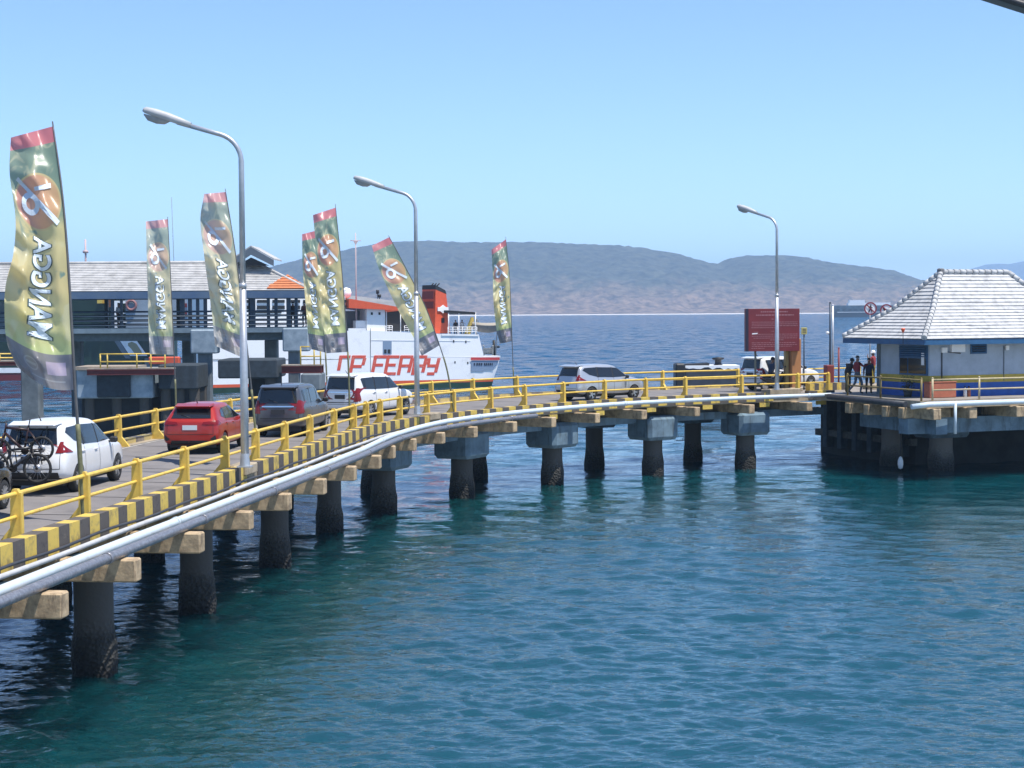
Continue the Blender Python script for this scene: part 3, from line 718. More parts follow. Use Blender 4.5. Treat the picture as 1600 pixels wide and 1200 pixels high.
def wheel(parent, x, y, r, wid, side, spokes=5, rimc=None):
    o = bpy.data.objects.new('wheel', None); COL.objects.link(o); o.parent = parent; o.location = (x, y, r); o.empty_display_size = .2
    b = MB(); hw = wid / 2; s_ = side
    b.lathe([(r * .66, -hw), (r * .93, -hw), (r, -hw * .75), (r, hw * .75), (r * .93, hw), (r * .66, hw), (r * .62, hw * .8)], axis='y', n=28); b.build('tyre', M_TYRE, o, world=False)
    b = MB(); b.lathe([(r * .66, s_ * hw * .98), (r * .60, s_ * hw * .95), (r * .58, s_ * hw * .35), (0, s_ * hw * .3)], axis='y', n=24, m=1)
    for k in range(spokes):
        for q in (-.17, .17):
            a = 2 * math.pi * k / spokes + q; a2 = 2 * math.pi * k / spokes + q * 1.1
            p0 = Vector((r * .1 * math.cos(a), s_ * hw * .8, r * .1 * math.sin(a))); p1 = Vector((r * .62 * math.cos(a2), s_ * hw * .9, r * .62 * math.sin(a2)))
            d = (p1 - p0).normalized(); u = Vector((0, 1, 0)).cross(d).normalized() * r * .045; v = Vector((0, .018, 0))
            b.hexa([p0 - u - v, p1 - u - v, p1 + u - v, p0 + u - v, p0 - u + v, p1 - u + v, p1 + u + v, p0 + u + v])
    b.lathe([(r * .15, s_ * hw * .7), (r * .15, s_ * hw * .95), (0, s_ * hw * .98)], axis='y', n=14)
    b.build('rim', [rimc or M_RIM, M_TRIM], o, world=False); return o

def build_car(sp, label, X, Y, heading, col, cat='car', name='car'):
    """heading: degrees from +Y towards +X"""
    t = thing(name, label, cat, (X, Y, DECK + .004), math.pi / 2 - R(heading), group=sp.get('group'))
    me, bvh = car_body(sp); me.materials.clear(); me.materials.append(col)
    o = bpy.data.objects.new('body', me); COL.objects.link(o); o.parent = t
    L, W, H = sp['L'], sp['W'], sp['H']; hw = W / 2; rw = sp['rw']; belt = sp['belt']
    for x in (sp['xr'], sp['xf']):
        for s_ in (1, -1): wheel(t, x, s_ * (hw - .125), rw, .205, s_, sp.get('spokes', 5))
    # dark underbody
    b = MB(); b.box((0, 0, .26), (L * .86, W * .78, .14)); b.build('underbody', M_TRIM, t, world=False)
    for s_ in (1, -1):
        for poly in sp['side_glass']: patch(bvh, poly, 'y', s_, .008, M_GLASS, 'side_window', t)
        for poly in sp.get('side_black', []): patch(bvh, poly, 'y', s_, .004, M_TRIM, 'window_trim', t)
        for poly in sp.get('side_lower', []): patch(bvh, poly, 'y', s_, .006, M_TRIM, 'sill_trim', t)
        for x, za, zb_ in sp['seams']:
            patch(bvh, [(x - .007, za), (x + .007, za), (x + .007, zb_), (x - .007, zb_)], 'y', s_, .004, M_TRIM, 'door_seam', t)
        for x, z in sp['handles']:
            h = bvh.ray_cast(Vector((x, s_ * 3, z)), Vector((0, -s_, 0)))[0]
            b = MB(); b.box((x, h.y + s_ * .015, z), (.19, .035, .035), ch=.01); b.build('door_handle', sp.get('handle_mat', col), t, world=False)
        for poly in sp['tail_side']: patch(bvh, poly, 'y', s_, .012, M_RED, 'tail_light', t)
        for poly in sp['tail_rear']: patch(bvh, [(y * s_, z) for y, z in poly], 'x', -1, .014, M_RED, 'tail_light', t)
        # mirrors
        mx, mz = sp['mirror']; b = MB(); b.box((mx, s_ * (hw + .07), mz), (.13, .2, .15), ch=.04); b.box((mx + .02, s_ * (hw - .05), mz - .05), (.05, .14, .04)); b.build('mirror', sp.get('mirror_mat', M_TRIM), t, world=False)
        patch(bvh, [(y * s_, z) for y, z in sp['head_light']], 'x', 1, .010, M_CLEAR, 'headlight', t)
        if sp.get('roof_rail'):
            b = MB(); x0, x1 = sp['roof_rail']; pts = []
            for k in range(9):
                x = x0 + (x1 - x0) * k / 8; h = bvh.ray_cast(Vector((x, s_ * hw * .66, 4)), Vector((0, 0, -1)))[0]; pts.append((x, s_ * hw * .66, h.z + (.045 if 0 < k < 8 else -.01)))
            b.tube(pts, .018, 6); b.build('roof_rail', sp.get('rail_mat', M_TRIM), t, world=False)
    patch(bvh, sp['rear_glass'], 'x', -1, .010, M_GLASS, 'rear_window', t)
    patch(bvh, sp['windscreen'], 'x', 1, .008, M_GLASS, 'windscreen', t)
    for poly in sp.get('rear_black', []): patch(bvh, poly, 'x', -1, .009, M_TRIM, 'bumper_trim', t)
    for poly in sp.get('rear_chrome', []): patch(bvh, poly, 'x', -1, .016, M_CHROME, 'tailgate_garnish', t)
    for poly in sp.get('front_black', []): patch(bvh, poly, 'x', 1, .008, M_TRIM, 'grille', t)
    py, pz, pw, ph = sp['plate']; h = bvh.ray_cast(Vector((-6, 0, pz)), Vector((1, 0, 0)))[0]
    b = MB(); b.box((h.x - .012, 0, pz), (.02, pw, ph)); b.build('number_plate', sp.get('plate_mat', M_PLATEB), t, world=False)
    b = MB(); gz = sp['seam_z']
    for s_ in (-1, 1):
        patch(bvh, [(s_ * hw * .80 - .006, gz[0]), (s_ * hw * .80 + .006, gz[0]), (s_ * hw * .78 + .006, gz[1]), (s_ * hw * .78 - .006, gz[1])], 'x', -1, .004, M_TRIM, 'tailgate_seam', t)
    patch(bvh, [(-hw * .8, gz[0] - .007), (hw * .8, gz[0] - .007), (hw * .8, gz[0] + .007), (-hw * .8, gz[0] + .007)], 'x', -1, .004, M_TRIM, 'tailgate_seam', t)
    if sp.get('spoiler'):
        rr = sp['rear_roof']; b = MB(); wv = hw * sp.get('wr', .78) * .92
        b.hexa([(rr - .30, -wv * .92, H - .10), (rr + .15, -wv, H - .055), (rr + .15, wv, H - .055), (rr - .30, wv * .92, H - .10), (rr - .31, -wv * .9, H - .065), (rr + .15, -wv * .97, H + .0), (rr + .15, wv * .97, H + .0), (rr - .31, wv * .9, H - .065)])
        b.build('spoiler', col, t, world=False, bevel=.012)
    # wiper and roof antenna
    rz = sp['rear_glass'][0][1]; hx = bvh.ray_cast(Vector((-6, .0, rz + .03)), Vector((1, 0, 0)))[0].x; hx2 = bvh.ray_cast(Vector((-6, .3, rz + .12)), Vector((1, 0, 0)))[0].x
    b = MB(); b.tube([(hx - .03, 0, rz + .02), (hx2 - .03, .33, rz + .12)], .012, 5); b.build('rear_wiper', M_TRIM, t, world=False)
    b = MB(); b.tube([(sp['rear_roof'] + .35, 0, H - .01), (sp['rear_roof'] + .2, 0, H + .13)], [.018, .006], 6); b.build('antenna', M_TRIM, t, world=False)
    return t, bvh

MPV = dict(L=4.475, W=1.75, H=1.69, hood=1.06, belt=1.0, rear_belt=1.02, ws_base=1.18, ws_top=.42, rear_roof=-1.83, tail_lean=.12, rw=.325, xr=-1.33, xf=1.44, clear=.27, wr=.76,
    side_glass=[[(1.02, 1.09), (.12, 1.07), (.12, 1.52), (.42, 1.50)], [(.05, 1.07), (-.86, 1.10), (-.84, 1.555), (.05, 1.525)], [(-.93, 1.11), (-1.42, 1.22), (-1.78, 1.43), (-1.65, 1.53), (-.92, 1.555)]],
    side_black=[[(.13, 1.06), (.04, 1.06), (.04, 1.54), (.13, 1.53)], [(-.85, 1.08), (-.95, 1.09), (-.93, 1.565), (-.83, 1.56)], [(1.1, 1.06), (1.0, 1.07), (.40, 1.51), (.46, 1.515)]],
    side_lower=[[(-.92, .20), (1.03, .20), (1.03, .30), (-.92, .33)]],
    seams=[(.1, .38, 1.04), (-.9, .45, 1.05), (1.06, .45, 1.0)], handles=[(-.15, .93), (-1.02, .95)], tail_side=[[(-2.06, .97), (-1.66, .96), (-1.92, 1.08), (-2.04, 1.22)]], tail_rear=[[(.58, .96), (.75, .96), (.72, 1.22), (.66, 1.22)]],
    mirror=(.88, 1.08), head_light=[(.42, .70), (.72, .72), (.70, .78), (.45, .77)], rear_glass=[(-.60, 1.16), (.60, 1.16), (.54, 1.53), (-.54, 1.53)], windscreen=[(-.66, 1.12), (.66, 1.12), (.56, 1.55), (-.56, 1.55)],
    rear_black=[[(-.70, .36), (.70, .36), (.66, .52), (-.66, .52)]], rear_chrome=[[(-.5, .895), (.5, .895), (.5, .925), (-.5, .925)]], front_black=[[(-.45, .45), (.45, .45), (.4, .8), (-.4, .8)]],
    plate=(0, .80, .44, .16), seam_z=(.60, 1.15), spoiler=True, roof_rail=None, spokes=5, group='cars driving along the jetty')
HATCH = dict(MPV, L=4.35, W=1.748, H=1.488, hood=.98, belt=.93, rear_belt=.98, ws_base=1.12, ws_top=.28, rear_roof=-1.55, tail_lean=.05, rw=.315, xr=-1.28, xf=1.32, clear=.22, wr=.72,
    side_glass=[[(.95, 1.0), (.05, .99), (.05, 1.345), (.28, 1.335)], [(-.03, .99), (-.98, 1.02), (-.98, 1.33), (-.03, 1.355)], [(-1.05, 1.03), (-1.42, 1.10), (-1.25, 1.28), (-1.05, 1.32)]],
    side_black=[[(.06, .98), (-.04, .98), (-.04, 1.365), (.06, 1.36)], [(-.97, 1.01), (-1.06, 1.02), (-1.06, 1.335), (-.97, 1.345)]],
    side_lower=[[(-.88, .18), (.92, .18), (.92, .25), (-.88, .27)]],
    seams=[(.02, .33, .97), (-.98, .45, 1.0), (.98, .42, .93)], handles=[(-.18, .87), (-1.02, .89)], tail_side=[[(-2.12, .86), (-1.70, .90), (-1.85, 1.0), (-2.1, 1.0)]], tail_rear=[[(.36, .89), (.74, .88), (.74, .99), (.40, .96)]],
    mirror=(.82, .99), head_light=[(.40, .62), (.72, .66), (.70, .74), (.42, .70)], rear_glass=[(-.60, 1.06), (.60, 1.06), (.52, 1.33), (-.52, 1.33)], windscreen=[(-.64, 1.02), (.64, 1.02), (.54, 1.37), (-.54, 1.37)],
    rear_black=[[(-.62, .30), (.62, .30), (.55, .42), (-.55, .42)], [(-.78, .44), (-.70, .40), (-.60, .46), (-.76, .58)], [(.78, .44), (.70, .40), (.60, .46), (.76, .58)]], rear_chrome=[], plate=(0, .80, .44, .14), plate_mat=M_PLATEW, seam_z=(.60, 1.05), roof_rail=None, spokes=7)
BOXY = dict(MPV, L=4.56, W=1.765, H=1.76, hood=1.08, belt=1.04, rear_belt=1.06, ws_base=1.15, ws_top=.40, rear_roof=-2.02, tail_lean=.03, rw=.335, xr=-1.33, xf=1.42, clear=.28, wr=.80,
    side_glass=[[(.98, 1.13), (.12, 1.12), (.12, 1.57), (.42, 1.55)], [(.04, 1.12), (-.88, 1.13), (-.88, 1.605), (.04, 1.58)], [(-.96, 1.13), (-1.75, 1.16), (-1.86, 1.55), (-1.8, 1.585), (-.96, 1.605)]],
    side_black=[[(.13, 1.11), (.03, 1.11), (.03, 1.6), (.13, 1.59)], [(-.87, 1.11), (-.97, 1.11), (-.97, 1.62), (-.87, 1.62)]], side_lower=[],
    seams=[(.08, .40, 1.09), (-.92, .5, 1.1), (1.02, .5, 1.0)], handles=[(-.15, .98), (-1.06, .99)], handle_mat=M_CHROME, tail_side=[[(-2.26, .82), (-1.96, .84), (-2.05, 1.12), (-2.2, 1.24)]], tail_rear=[[(.60, .80), (.84, .80), (.80, 1.26), (.66, 1.24)]],
    mirror=(.86, 1.14), head_light=[(.40, .68), (.74, .72), (.72, .84), (.44, .80)], rear_glass=[(-.64, 1.15), (.64, 1.15), (.59, 1.61), (-.59, 1.61)], windscreen=[(-.68, 1.16), (.68, 1.16), (.60, 1.62), (-.60, 1.62)],
    rear_black=[[(-.62, .62), (.62, .62), (.62, .65), (-.62, .65)]], rear_chrome=[[(-.56, 1.02), (.56, 1.02), (.54, 1.06), (-.54, 1.06)]], plate=(0, .86, .46, .16), seam_z=(.56, 1.10), spoiler=True, spokes=6)
P_WHITE = paint('white_car_paint', (.72, .73, .75), rough=.25); P_RED = paint('red_car_paint', (.36, .020, .012), metal=.15)
P_GREY = paint('grey_car_paint', (.10, .105, .12), metal=.45, rough=.32); P_SILVER = paint('silver_car_paint', (.48, .50, .54), metal=.5, rough=.3); P_DARK = paint('black_car_paint', (.016, .018, .022), rough=.2)

def car_center(rw_px, heading, sp, z=DECK):
    """centre of the car from the pixel where its right rear tyre meets the road"""
    p = at_z(rw_px[0], rw_px[1], z); a = R(heading); f = Vector((math.sin(a), math.cos(a), 0)); r = Vector((math.cos(a), -math.sin(a), 0))
    return p - r * (sp['W'] / 2 - .1) - f * sp['xr']
c = car_center((119, 768), 6.5, MPV); CAR1, BV1 = build_car(MPV, 'white MPV carrying two bicycles on its tailgate', c.x, c.y, 6.5, P_WHITE); CAR1_C = c
c = car_center((348, 707), 4.5, HATCH); build_car(HATCH, 'red hatchback with white number plate behind the tall lamp post', c.x, c.y, 4.5, P_RED)
c = car_center((480, 681), 6.5, BOXY); build_car(BOXY, 'boxy dark grey MPV between the red car and a white MPV', c.x, c.y, 6.5, P_GREY)
c = car_center((577, 653), 27, BOXY); build_car(dict(BOXY, tail_rear=[[(.62, .66), (.84, .68), (.80, 1.22), (.70, 1.2)]], tail_side=[[(-2.26, .7), (-2.02, .72), (-2.1, 1.1), (-2.2, 1.2)]]), 'white MPV in front of the ferry with black rear glass and dark number plate', c.x, c.y, 27, P_WHITE)
build_car(MPV, 'silver MPV driving away at the middle of the bend', 4.15, 84.5, 49, P_SILVER)
build_car(dict(BOXY, tail_rear=[]), 'white MPV at the far end behind the red notice board', 14.1, 94.1, 52, P_WHITE)
build_car(HATCH, 'black car cut off by the left edge of the photo', -11.93, 37.3, 5.5, P_DARK)

# ---------------- bicycles on a rack behind the first white car
M_BIKE = mat('black_bike_paint', (.02, .02, .024), .35); M_BIKE2 = mat('red_bike_paint', (.028, .010, .010), .4); M_SPOKE = mat('spoke_steel', (.4, .4, .42), .35, metal=.8)
H1 = math.pi / 2 - R(6.5)
def from_car(x, y, z):
    cs, sn = math.cos(H1), math.sin(H1); return Vector((CAR1_C.x + x * cs - y * sn, CAR1_C.y + x * sn + y * cs, DECK + z))
def bicycle(label, ox, oy, oz, tilt, frame_m, flip=1, rr=.335):
    """bike standing across the tailgate; its own x axis = across the car"""
    o = from_car(ox, oy, oz); t = thing('bicycle', label, 'bicycle', tuple(o), H1 - math.pi / 2, group='bicycles on the white car'); t.rotation_euler = (0, R(tilt), H1 - math.pi / 2)
    f = flip
    A = Vector((-.50 * f, 0, rr)); Bq = Vector((.52 * f, 0, rr)); bb = Vector((-.07 * f, 0, rr - .03)); st = Vector((-.22 * f, 0, .82)); hd = Vector((.33 * f, 0, .80)); hd2 = Vector((.37 * f, 0, .68))
    for p, nm in ((A, 'wheel'), (Bq, 'wheel')):
        wo = bpy.data.objects.new('wheel', None); COL.objects.link(wo); wo.parent = t; wo.location = p; wo.empty_display_size = .1
        b = MB(); b.tube([(rr * .95 * math.cos(a), 0, rr * .95 * math.sin(a)) for a in [2 * math.pi * k / 32 for k in range(32)]], .032, 8, closed=True); b.build('tyre', M_TYRE, wo, world=False)
        b = MB(); b.tube([(rr * .87 * math.cos(a), 0, rr * .87 * math.sin(a)) for a in [2 * math.pi * k / 32 for k in range(32)]], .012, 5, m=0, closed=True)
        for k in range(16):
            a = 2 * math.pi * k / 16; b.tube([(.03 * math.cos(a + .6), .02 * (-1) ** k, .03 * math.sin(a + .6)), (rr * .87 * math.cos(a), 0, rr * .87 * math.sin(a))], .004, 4, m=1)
        b.lathe([(.0, -.05), (.035, -.05), (.035, .05), (0, .05)], axis='y', n=10, m=0); b.lathe([(.0, -.035), (.09, -.035), (.09, -.03), (0, -.03)], axis='y', n=16, m=1); b.build('rim', [M_TRIM, M_SPOKE], wo, world=False)
    b = MB(); b.tube([bb, st], .026, 8); b.tube([st + Vector((.02 * f, 0, -.10)), hd], .030, 8); b.tube([bb, hd2], .036, 8)
    for s_ in (-.05, .05):
        v = Vector((0, s_, 0)); b.tube([bb + v * .6, A + v], .012, 6); b.tube([st + Vector((0, 0, -.12)) + v * .3, A + v], .010, 6); b.tube([hd2 + v, Bq + v], .019, 6)
    b.tube([hd2, hd + Vector((-.02 * f, 0, .1))], .024, 8); b.build('frame', frame_m, t, world=False)
    b = MB(); h0 = hd + Vector((-.02 * f, 0, .1)); b.tube([h0, h0 + Vector((.06 * f, 0, .03))], .016, 6); b.tube([h0 + Vector((.02 * f, -.34, .05)), h0 + Vector((.06 * f, -.1, .03)), h0 + Vector((.06 * f, .1, .03)), h0 + Vector((.02 * f, .34, .05))], .013, 6); b.build('handlebar', M_TRIM, t, world=False)
    b = MB(); b.tube([st, st + Vector((-.04 * f, 0, .14))], .014, 6); q = st + Vector((-.04 * f, 0, .16))
    b.grid([[q + Vector((x * f, y * wd, z)) for y in (-1, -.6, 0, .6, 1)] for x, wd, z in ((-.12, .02, .02), (-.11, .065, .015), (-.02, .06, 0), (.06, .025, 0), (.15, .018, -.01))]); b.build('saddle', M_TRIM, t, world=False)
    b = MB(); b.lathe([(.0, .03), (.095, .03), (.095, .04), (0, .04)], (bb.x, 0, bb.z), axis='y', n=18); b.tube([bb + Vector((0, .06, 0)), bb + Vector((.14 * f, .06, -.1))], .011, 5); b.tube([bb + Vector((0, -.06, 0)), bb + Vector((-.14 * f, -.06, .1))], .011, 5); b.build('crank', M_TRIM, t, world=False)
    return t
bicycle('black mountain bicycle hung lowest and rearmost on the white car', -2.55, .22, .34, 2, M_BIKE, 1)
bicycle('black and red bicycle hung higher, next to the car tailgate', -2.38, .12, .80, -3, M_BIKE2, -1, .27)
t = thing('bike_rack', 'black tube bike rack strapped to the white car tailgate', 'bike rack', tuple(from_car(-2.3, 0, .9)))
b = MB()
for y in (-.3, .3): b.tube([from_car(-2.24, y, .72), from_car(-2.34, y, 1.02), from_car(-2.72, y, 1.08)], .016, 6)
b.tube([from_car(-2.34, -.3, 1.02), from_car(-2.34, .3, 1.02)], .014, 6); b.build('carrier_arm', M_TRIM, t)
b = MB()
for y in (-.34, .34): b.tube([from_car(-2.34, y, 1.02), from_car(-2.13, y, 1.3), from_car(-1.92, y, 1.66)], .012, 4)
b.build('strap', mat('strap_webbing', (.05, .05, .05), .8), t)
# ------------------------------------------------------------------ feather banners tied to the railings
def cloth_material(name='banner_cloth', whiten=.09):
    m = bpy.data.materials.new(name); m.use_nodes = True; t = m.node_tree; b = t.nodes['Principled BSDF']; L = t.links.new; N = t.nodes.new
    uv = N('ShaderNodeUVMap'); uv.uv_map = 'print'; sp = N('ShaderNodeSeparateXYZ'); L(uv.outputs[0], sp.inputs[0])
    def math_(op, a, b_=None, c=None):
        n = N('ShaderNodeMath'); n.operation = op
        for i, v in enumerate((a, b_, c)):
            if v is None: continue
            if isinstance(v, (int, float)): n.inputs[i].default_value = v
            else: L(v, n.inputs[i])
        return n.outputs[0]
    def mix(f, a, b_):
        n = N('ShaderNodeMix'); n.data_type = 'RGBA'
        L(f, n.inputs[0]) if not isinstance(f, (int, float)) else None
        for i, v in ((6, a), (7, b_)):
            if isinstance(v, tuple): n.inputs[i].default_value = (*v, 1)
            else: L(v, n.inputs[i])
        return n.outputs[2]
    U, V = sp.outputs[0], sp.outputs[1]
    mp = N('ShaderNodeMapping'); mp.inputs['Scale'].default_value = (2.2, 7.5, 1); L(uv.outputs[0], mp.inputs[0])
    n1 = N('ShaderNodeTexNoise'); n1.inputs['Scale'].default_value = 1.0; n1.inputs['Detail'].default_value = 3; n1.inputs['Distortion'].default_value = 1.2; L(mp.outputs[0], n1.inputs['Vector'])
    st = lambda x, lo, hi: math_('MULTIPLY', math_('GREATER_THAN', x, lo), math_('LESS_THAN', x, hi))
    rp = N('ShaderNodeValToRGB'); L(V, rp.inputs[0]); e = rp.color_ramp.elements
    e[0].position = 0; e[0].color = (.16, .28, .17, 1); e[1].position = 1; e[1].color = (.60, .54, .20, 1)
    for p_, c_ in ((.17, (.12, .25, .15)), (.33, (.20, .32, .18)), (.38, (.66, .57, .20)), (.62, (.74, .59, .20)), (.80, (.66, .64, .20)), (.86, (.58, .68, .22))): x = e.new(p_); x.color = (*c_, 1)
    leaf = N('ShaderNodeMapRange'); leaf.inputs[1].default_value = .64; leaf.inputs[2].default_value = .70; L(n1.outputs['Fac'], leaf.inputs[0])
    pale = N('ShaderNodeMapRange'); pale.inputs[1].default_value = .42; pale.inputs[2].default_value = .37; L(n1.outputs['Fac'], pale.inputs[0])
    c = mix(leaf.outputs[0], rp.outputs[0], (.12, .26, .17)); c = mix(math_('MULTIPLY', pale.outputs[0], .5), c, (.80, .74, .42))
    # fruit disc: orange with a yellow rim
    du = math_('MULTIPLY', math_('SUBTRACT', U, .5), 1.2); dv = math_('MULTIPLY', math_('SUBTRACT', V, .275), 4.9)
    d = math_('SQRT', math_('ADD', math_('MULTIPLY', du, du), math_('MULTIPLY', dv, dv)))
    c = mix(math_('LESS_THAN', d, .56), c, (.70, .52, .18)); fr = N('ShaderNodeMapRange'); fr.inputs[1].default_value = .15; fr.inputs[2].default_value = .85; L(U, fr.inputs[0])
    disc = mix(fr.outputs[0], (.72, .38, .12), (.68, .22, .13)); c = mix(math_('LESS_THAN', d, .52), c, disc)
    c = mix(math_('LESS_THAN', V, .058), c, (.74, .12, .16)); c = mix(math_('GREATER_THAN', V, .865), c, (.15, .15, .185))
    box = math_('MULTIPLY', st(U, .12, .42), st(V, .895, .945)); c = mix(box, c, (.52, .42, .58))
    r_ = math_('SQRT', math_('ADD', math_('POWER', math_('MULTIPLY', math_('SUBTRACT', U, .66), 1.2), 2), math_('POWER', math_('MULTIPLY', math_('SUBTRACT', V, .922), 4.9), 2)))
    c = mix(st(r_, .105, .13), c, (.3, .32, .36)); c = mix(math_('MULTIPLY', st(U, .15, .7), st(V, .966, .972)), c, (.3, .32, .36)); c = mix(math_('MULTIPLY', st(U, .58, .74), st(V, .916, .927)), c, (.3, .32, .36))
    c = mix(math_('MULTIPLY', math_('ADD', U, 2.0), whiten), c, (.85, .85, .82))  # white mixed in: brightness of light through the cloth put into the print
    L(c, b.inputs['Base Color']); b.inputs['Roughness'].default_value = .30; b.inputs['Specular IOR Level'].default_value = .5
    tr = N('ShaderNodeBsdfTranslucent'); L(c, tr.inputs[0]); ms = N('ShaderNodeMixShader'); ms.inputs[0].default_value = .58
    L(b.outputs[0], ms.inputs[1]); L(tr.outputs[0], ms.inputs[2]); L(ms.outputs[0], t.nodes['Material Output'].inputs['Surface'])
    return m
M_CLOTH = cloth_material(); M_CLOTH_F = cloth_material('whiter_banner_cloth', .19)
M_LET = mat('pale_lettering', (.56, .64, .72), .45); M_LETD = mat('dark_letter_edge', (.05, .09, .10), .5); M_LETY = mat('yellow_lettering', (.65, .45, .06), .45)
M_BPOLE = mat('banner_pole', (.09, .09, .09), .4, var=.3); M_BAMB = mat('bamboo_pole', (.17, .17, .085), .6, var=.4, scale=8)

def poly_at(pts, t_):
    """point at fraction t_ along the polyline (by vertical position)"""
    ys = [p[1] for p in pts]; y = ys[0] + (ys[-1] - ys[0]) * t_
    for a, b_ in zip(pts, pts[1:]):
        if (a[1] <= y <= b_[1]) or (b_[1] <= y <= a[1]):
            k = (y - a[1]) / (b_[1] - a[1]) if b_[1] != a[1] else 0; return a[0] + (b_[0] - a[0]) * k, y
    return pts[-1]
def cat_rom(pts, n=60):
    p = [np.array(q, float) for q in pts]; p = [2 * p[0] - p[1]] + p + [2 * p[-1] - p[-2]]; out = []
    for i in range(1, len(p) - 2):
        for k in range(n):
            t_ = k / n; out.append(tuple(.5 * ((2 * p[i]) + (-p[i - 1] + p[i + 1]) * t_ + (2 * p[i - 1] - 5 * p[i] + 4 * p[i + 1] - p[i + 2]) * t_ ** 2 + (-p[i - 1] + 3 * p[i] - 3 * p[i + 1] + p[i + 2]) * t_ ** 3)))
    out.append(tuple(p[-2])); return out
def banner(label, Y, pole, free, ytop, ybot, amp, ku, kv, ph, fold=0.0, r=.022, fseed=1, drop=0.0, faded=False):
    """pole, free: pixel polylines (top to bottom) seen at distance Y; folds run in depth"""
    yb0 = pole[-1][1]; ppm = FPX / Y
    def YL(y): hgt = max(0.0, (yb0 - y) / ppm - .9); return Y + .034 * hgt * hgt
    pc = cat_rom(pole, 30); W3 = [at_y(x, y, YL(y)) for x, y in pc]
    base = W3[-1]; t = thing('feather_banner', label, 'banner', tuple(base), group='fruit drink banners along the jetty railings')
    kk = int(len(W3) * .45)
    b = MB(); b.tube(W3[::4] + [W3[-1]], [r * (.45 + .75 * i / (len(W3[::4]))) for i in range(len(W3[::4]) + 1)], 8)
    b.build('pole', M_BPOLE, t)
    low = W3[int(len(W3) * .72):]
    b = MB(); b.tube(low[::4] + [low[-1]], r * 1.5, 8); b.build('pole_sleeve', M_BAMB, t)
    pe = [q for q in pc if ytop <= q[1] <= ybot]; fc = cat_rom(free, 30)
    rg = np.random.default_rng(fseed); wv = [(rg.uniform(.4, 2.2) , rg.uniform(1.0, 7.5), rg.uniform(0, 6.28), rg.uniform(.4, 1)) for _ in range(9)]
    ca = .035 + fold * .16; crs = [(ca * rg.uniform(.5, 1), rg.uniform(-1.6, 1.6), rg.uniform(3.5, 7.5), rg.uniform(0, 6.28)) for _ in range(4)]
    def C(u, v):
        a = pe[0][1] + (pe[-1][1] - pe[0][1]) * v; px = np.interp(a, [q[1] for q in pe], [q[0] for q in pe]); fy = fc[0][1] + (fc[-1][1] - fc[0][1]) * v; fx = np.interp(fy, [q[1] for q in fc], [q[0] for q in fc])
        x = px + (fx - px) * u; y = a + (fy - a) * u
        d = amp * u ** .7 * math.sin(6.283 * (ku * u + kv * v) + ph)
        for fu, fv, fp_, fa in wv: d += amp * .28 * fa * (2.2 / (1.2 + fv)) * min(1, u * 2.5) * math.sin(6.283 * (fu * u * 1.3 + fv * v) + fp_)
        if fold:
            q = 6.283 * (1.7 * u + .9 * v + .12 * math.sin(7 * v)) + ph; d += fold * max(0, v - .3) * 1.5 * min(1, u * 1.8) * (math.sin(q) + .35 * math.sin(2 * q + 1) + .15 * math.sin(3.3 * q))
            q2 = 6.283 * (.6 * u + 2.1 * v) + 2 * ph; d += fold * .5 * max(0, .45 - v) * u * (math.sin(q2) + .4 * math.sin(2 * q2))
        y += drop * math.sin(u * math.pi) * v
        for fa_, fu_, fv_, fp_ in crs: 
            q = 6.283 * (fu_ * u + fv_ * v) + fp_; d += fa_ * min(1, u * 1.6) * min(1, .35 + v) * (math.sin(q) + .4 * math.sin(2 * q + .6))
        return at_y(float(x), float(y), YL(y) + d)
    nu, nv = 26, 84
    b = MB(); b.grid([[tuple(C(i / nu, j / nv)) for i in range(nu + 1)] for j in range(nv + 1)])
    o = b.build('banner', M_CLOTH_F if faded else M_CLOTH, t, fix=False); me = o.data; ul = me.uv_layers.new(name='print')  # faded ones take the cloth with more white mixed in
    for lp in me.loops:
        k = lp.vertex_index; ul.data[lp.index].uv = ((k % (nu + 1)) / nu, (k // (nu + 1)) / nv)
    def surf(u, v, off):
        p = C(u, v); n_ = (C(min(1, u + .01), v) - C(max(0, u - .01), v)).cross(C(u, min(1, v + .005)) - C(u, max(0, v - .005)))
        n_ = n_.normalized(); 
        if n_.y > 0: n_ = -n_
        return p + n_ * off
    def put(P, F, fn, off, nm, m):
        bm = bmesh.new(); vs = [bm.verts.new((x, y, 0)) for x, y in P]
        for f in F:
            try: bm.faces.new([vs[i] for i in f])
            except ValueError: pass
        for _ in range(3):
            es = [e for e in bm.edges if e.calc_length() > .16]
            if not es: break
            bmesh.ops.subdivide_edges(bm, edges=es, cuts=1); bmesh.ops.triangulate(bm, faces=[f for f in bm.faces if len(f.verts) > 3])
        off0 = root_of(o)
        for v in bm.verts: u_, v_ = fn(v.co.x, v.co.y); v.co = surf(u_, v_, off) - off0
        me2 = bpy.data.meshes.new(nm); bm.to_mesh(me2); bm.free(); me2.materials.append(m); q = bpy.data.objects.new(nm, me2); COL.objects.link(q); q.parent = o
    BW, BH = 1.2, 4.9
    for bold, off, m, nm in ((.05, .016, M_LETD, 'lettering_edge'), (.022, .026, M_LET, 'lettering')):
        P, F = text_tris('MANGGA', bold); wt = 4.45; sc = 1.98 / wt; P = [(x, y) for x, y in P]
        put(P, F, lambda x, y: (.64 - y * .60 / BW, .815 - x * sc / BH), off, nm, m)
    # percent emblem as seen from the back: ring, slash, short hook
    P = []; F = []; n = 22
    for k in range(n):
        a = 6.283 * k / n; P += [(.225 * math.cos(a), .225 * math.sin(a)), (.115 * math.cos(a), .115 * math.sin(a))]
    for k in range(n): a, b2 = 2 * k, 2 * ((k + 1) % n); F.append((a, b2, b2 + 1, a + 1))
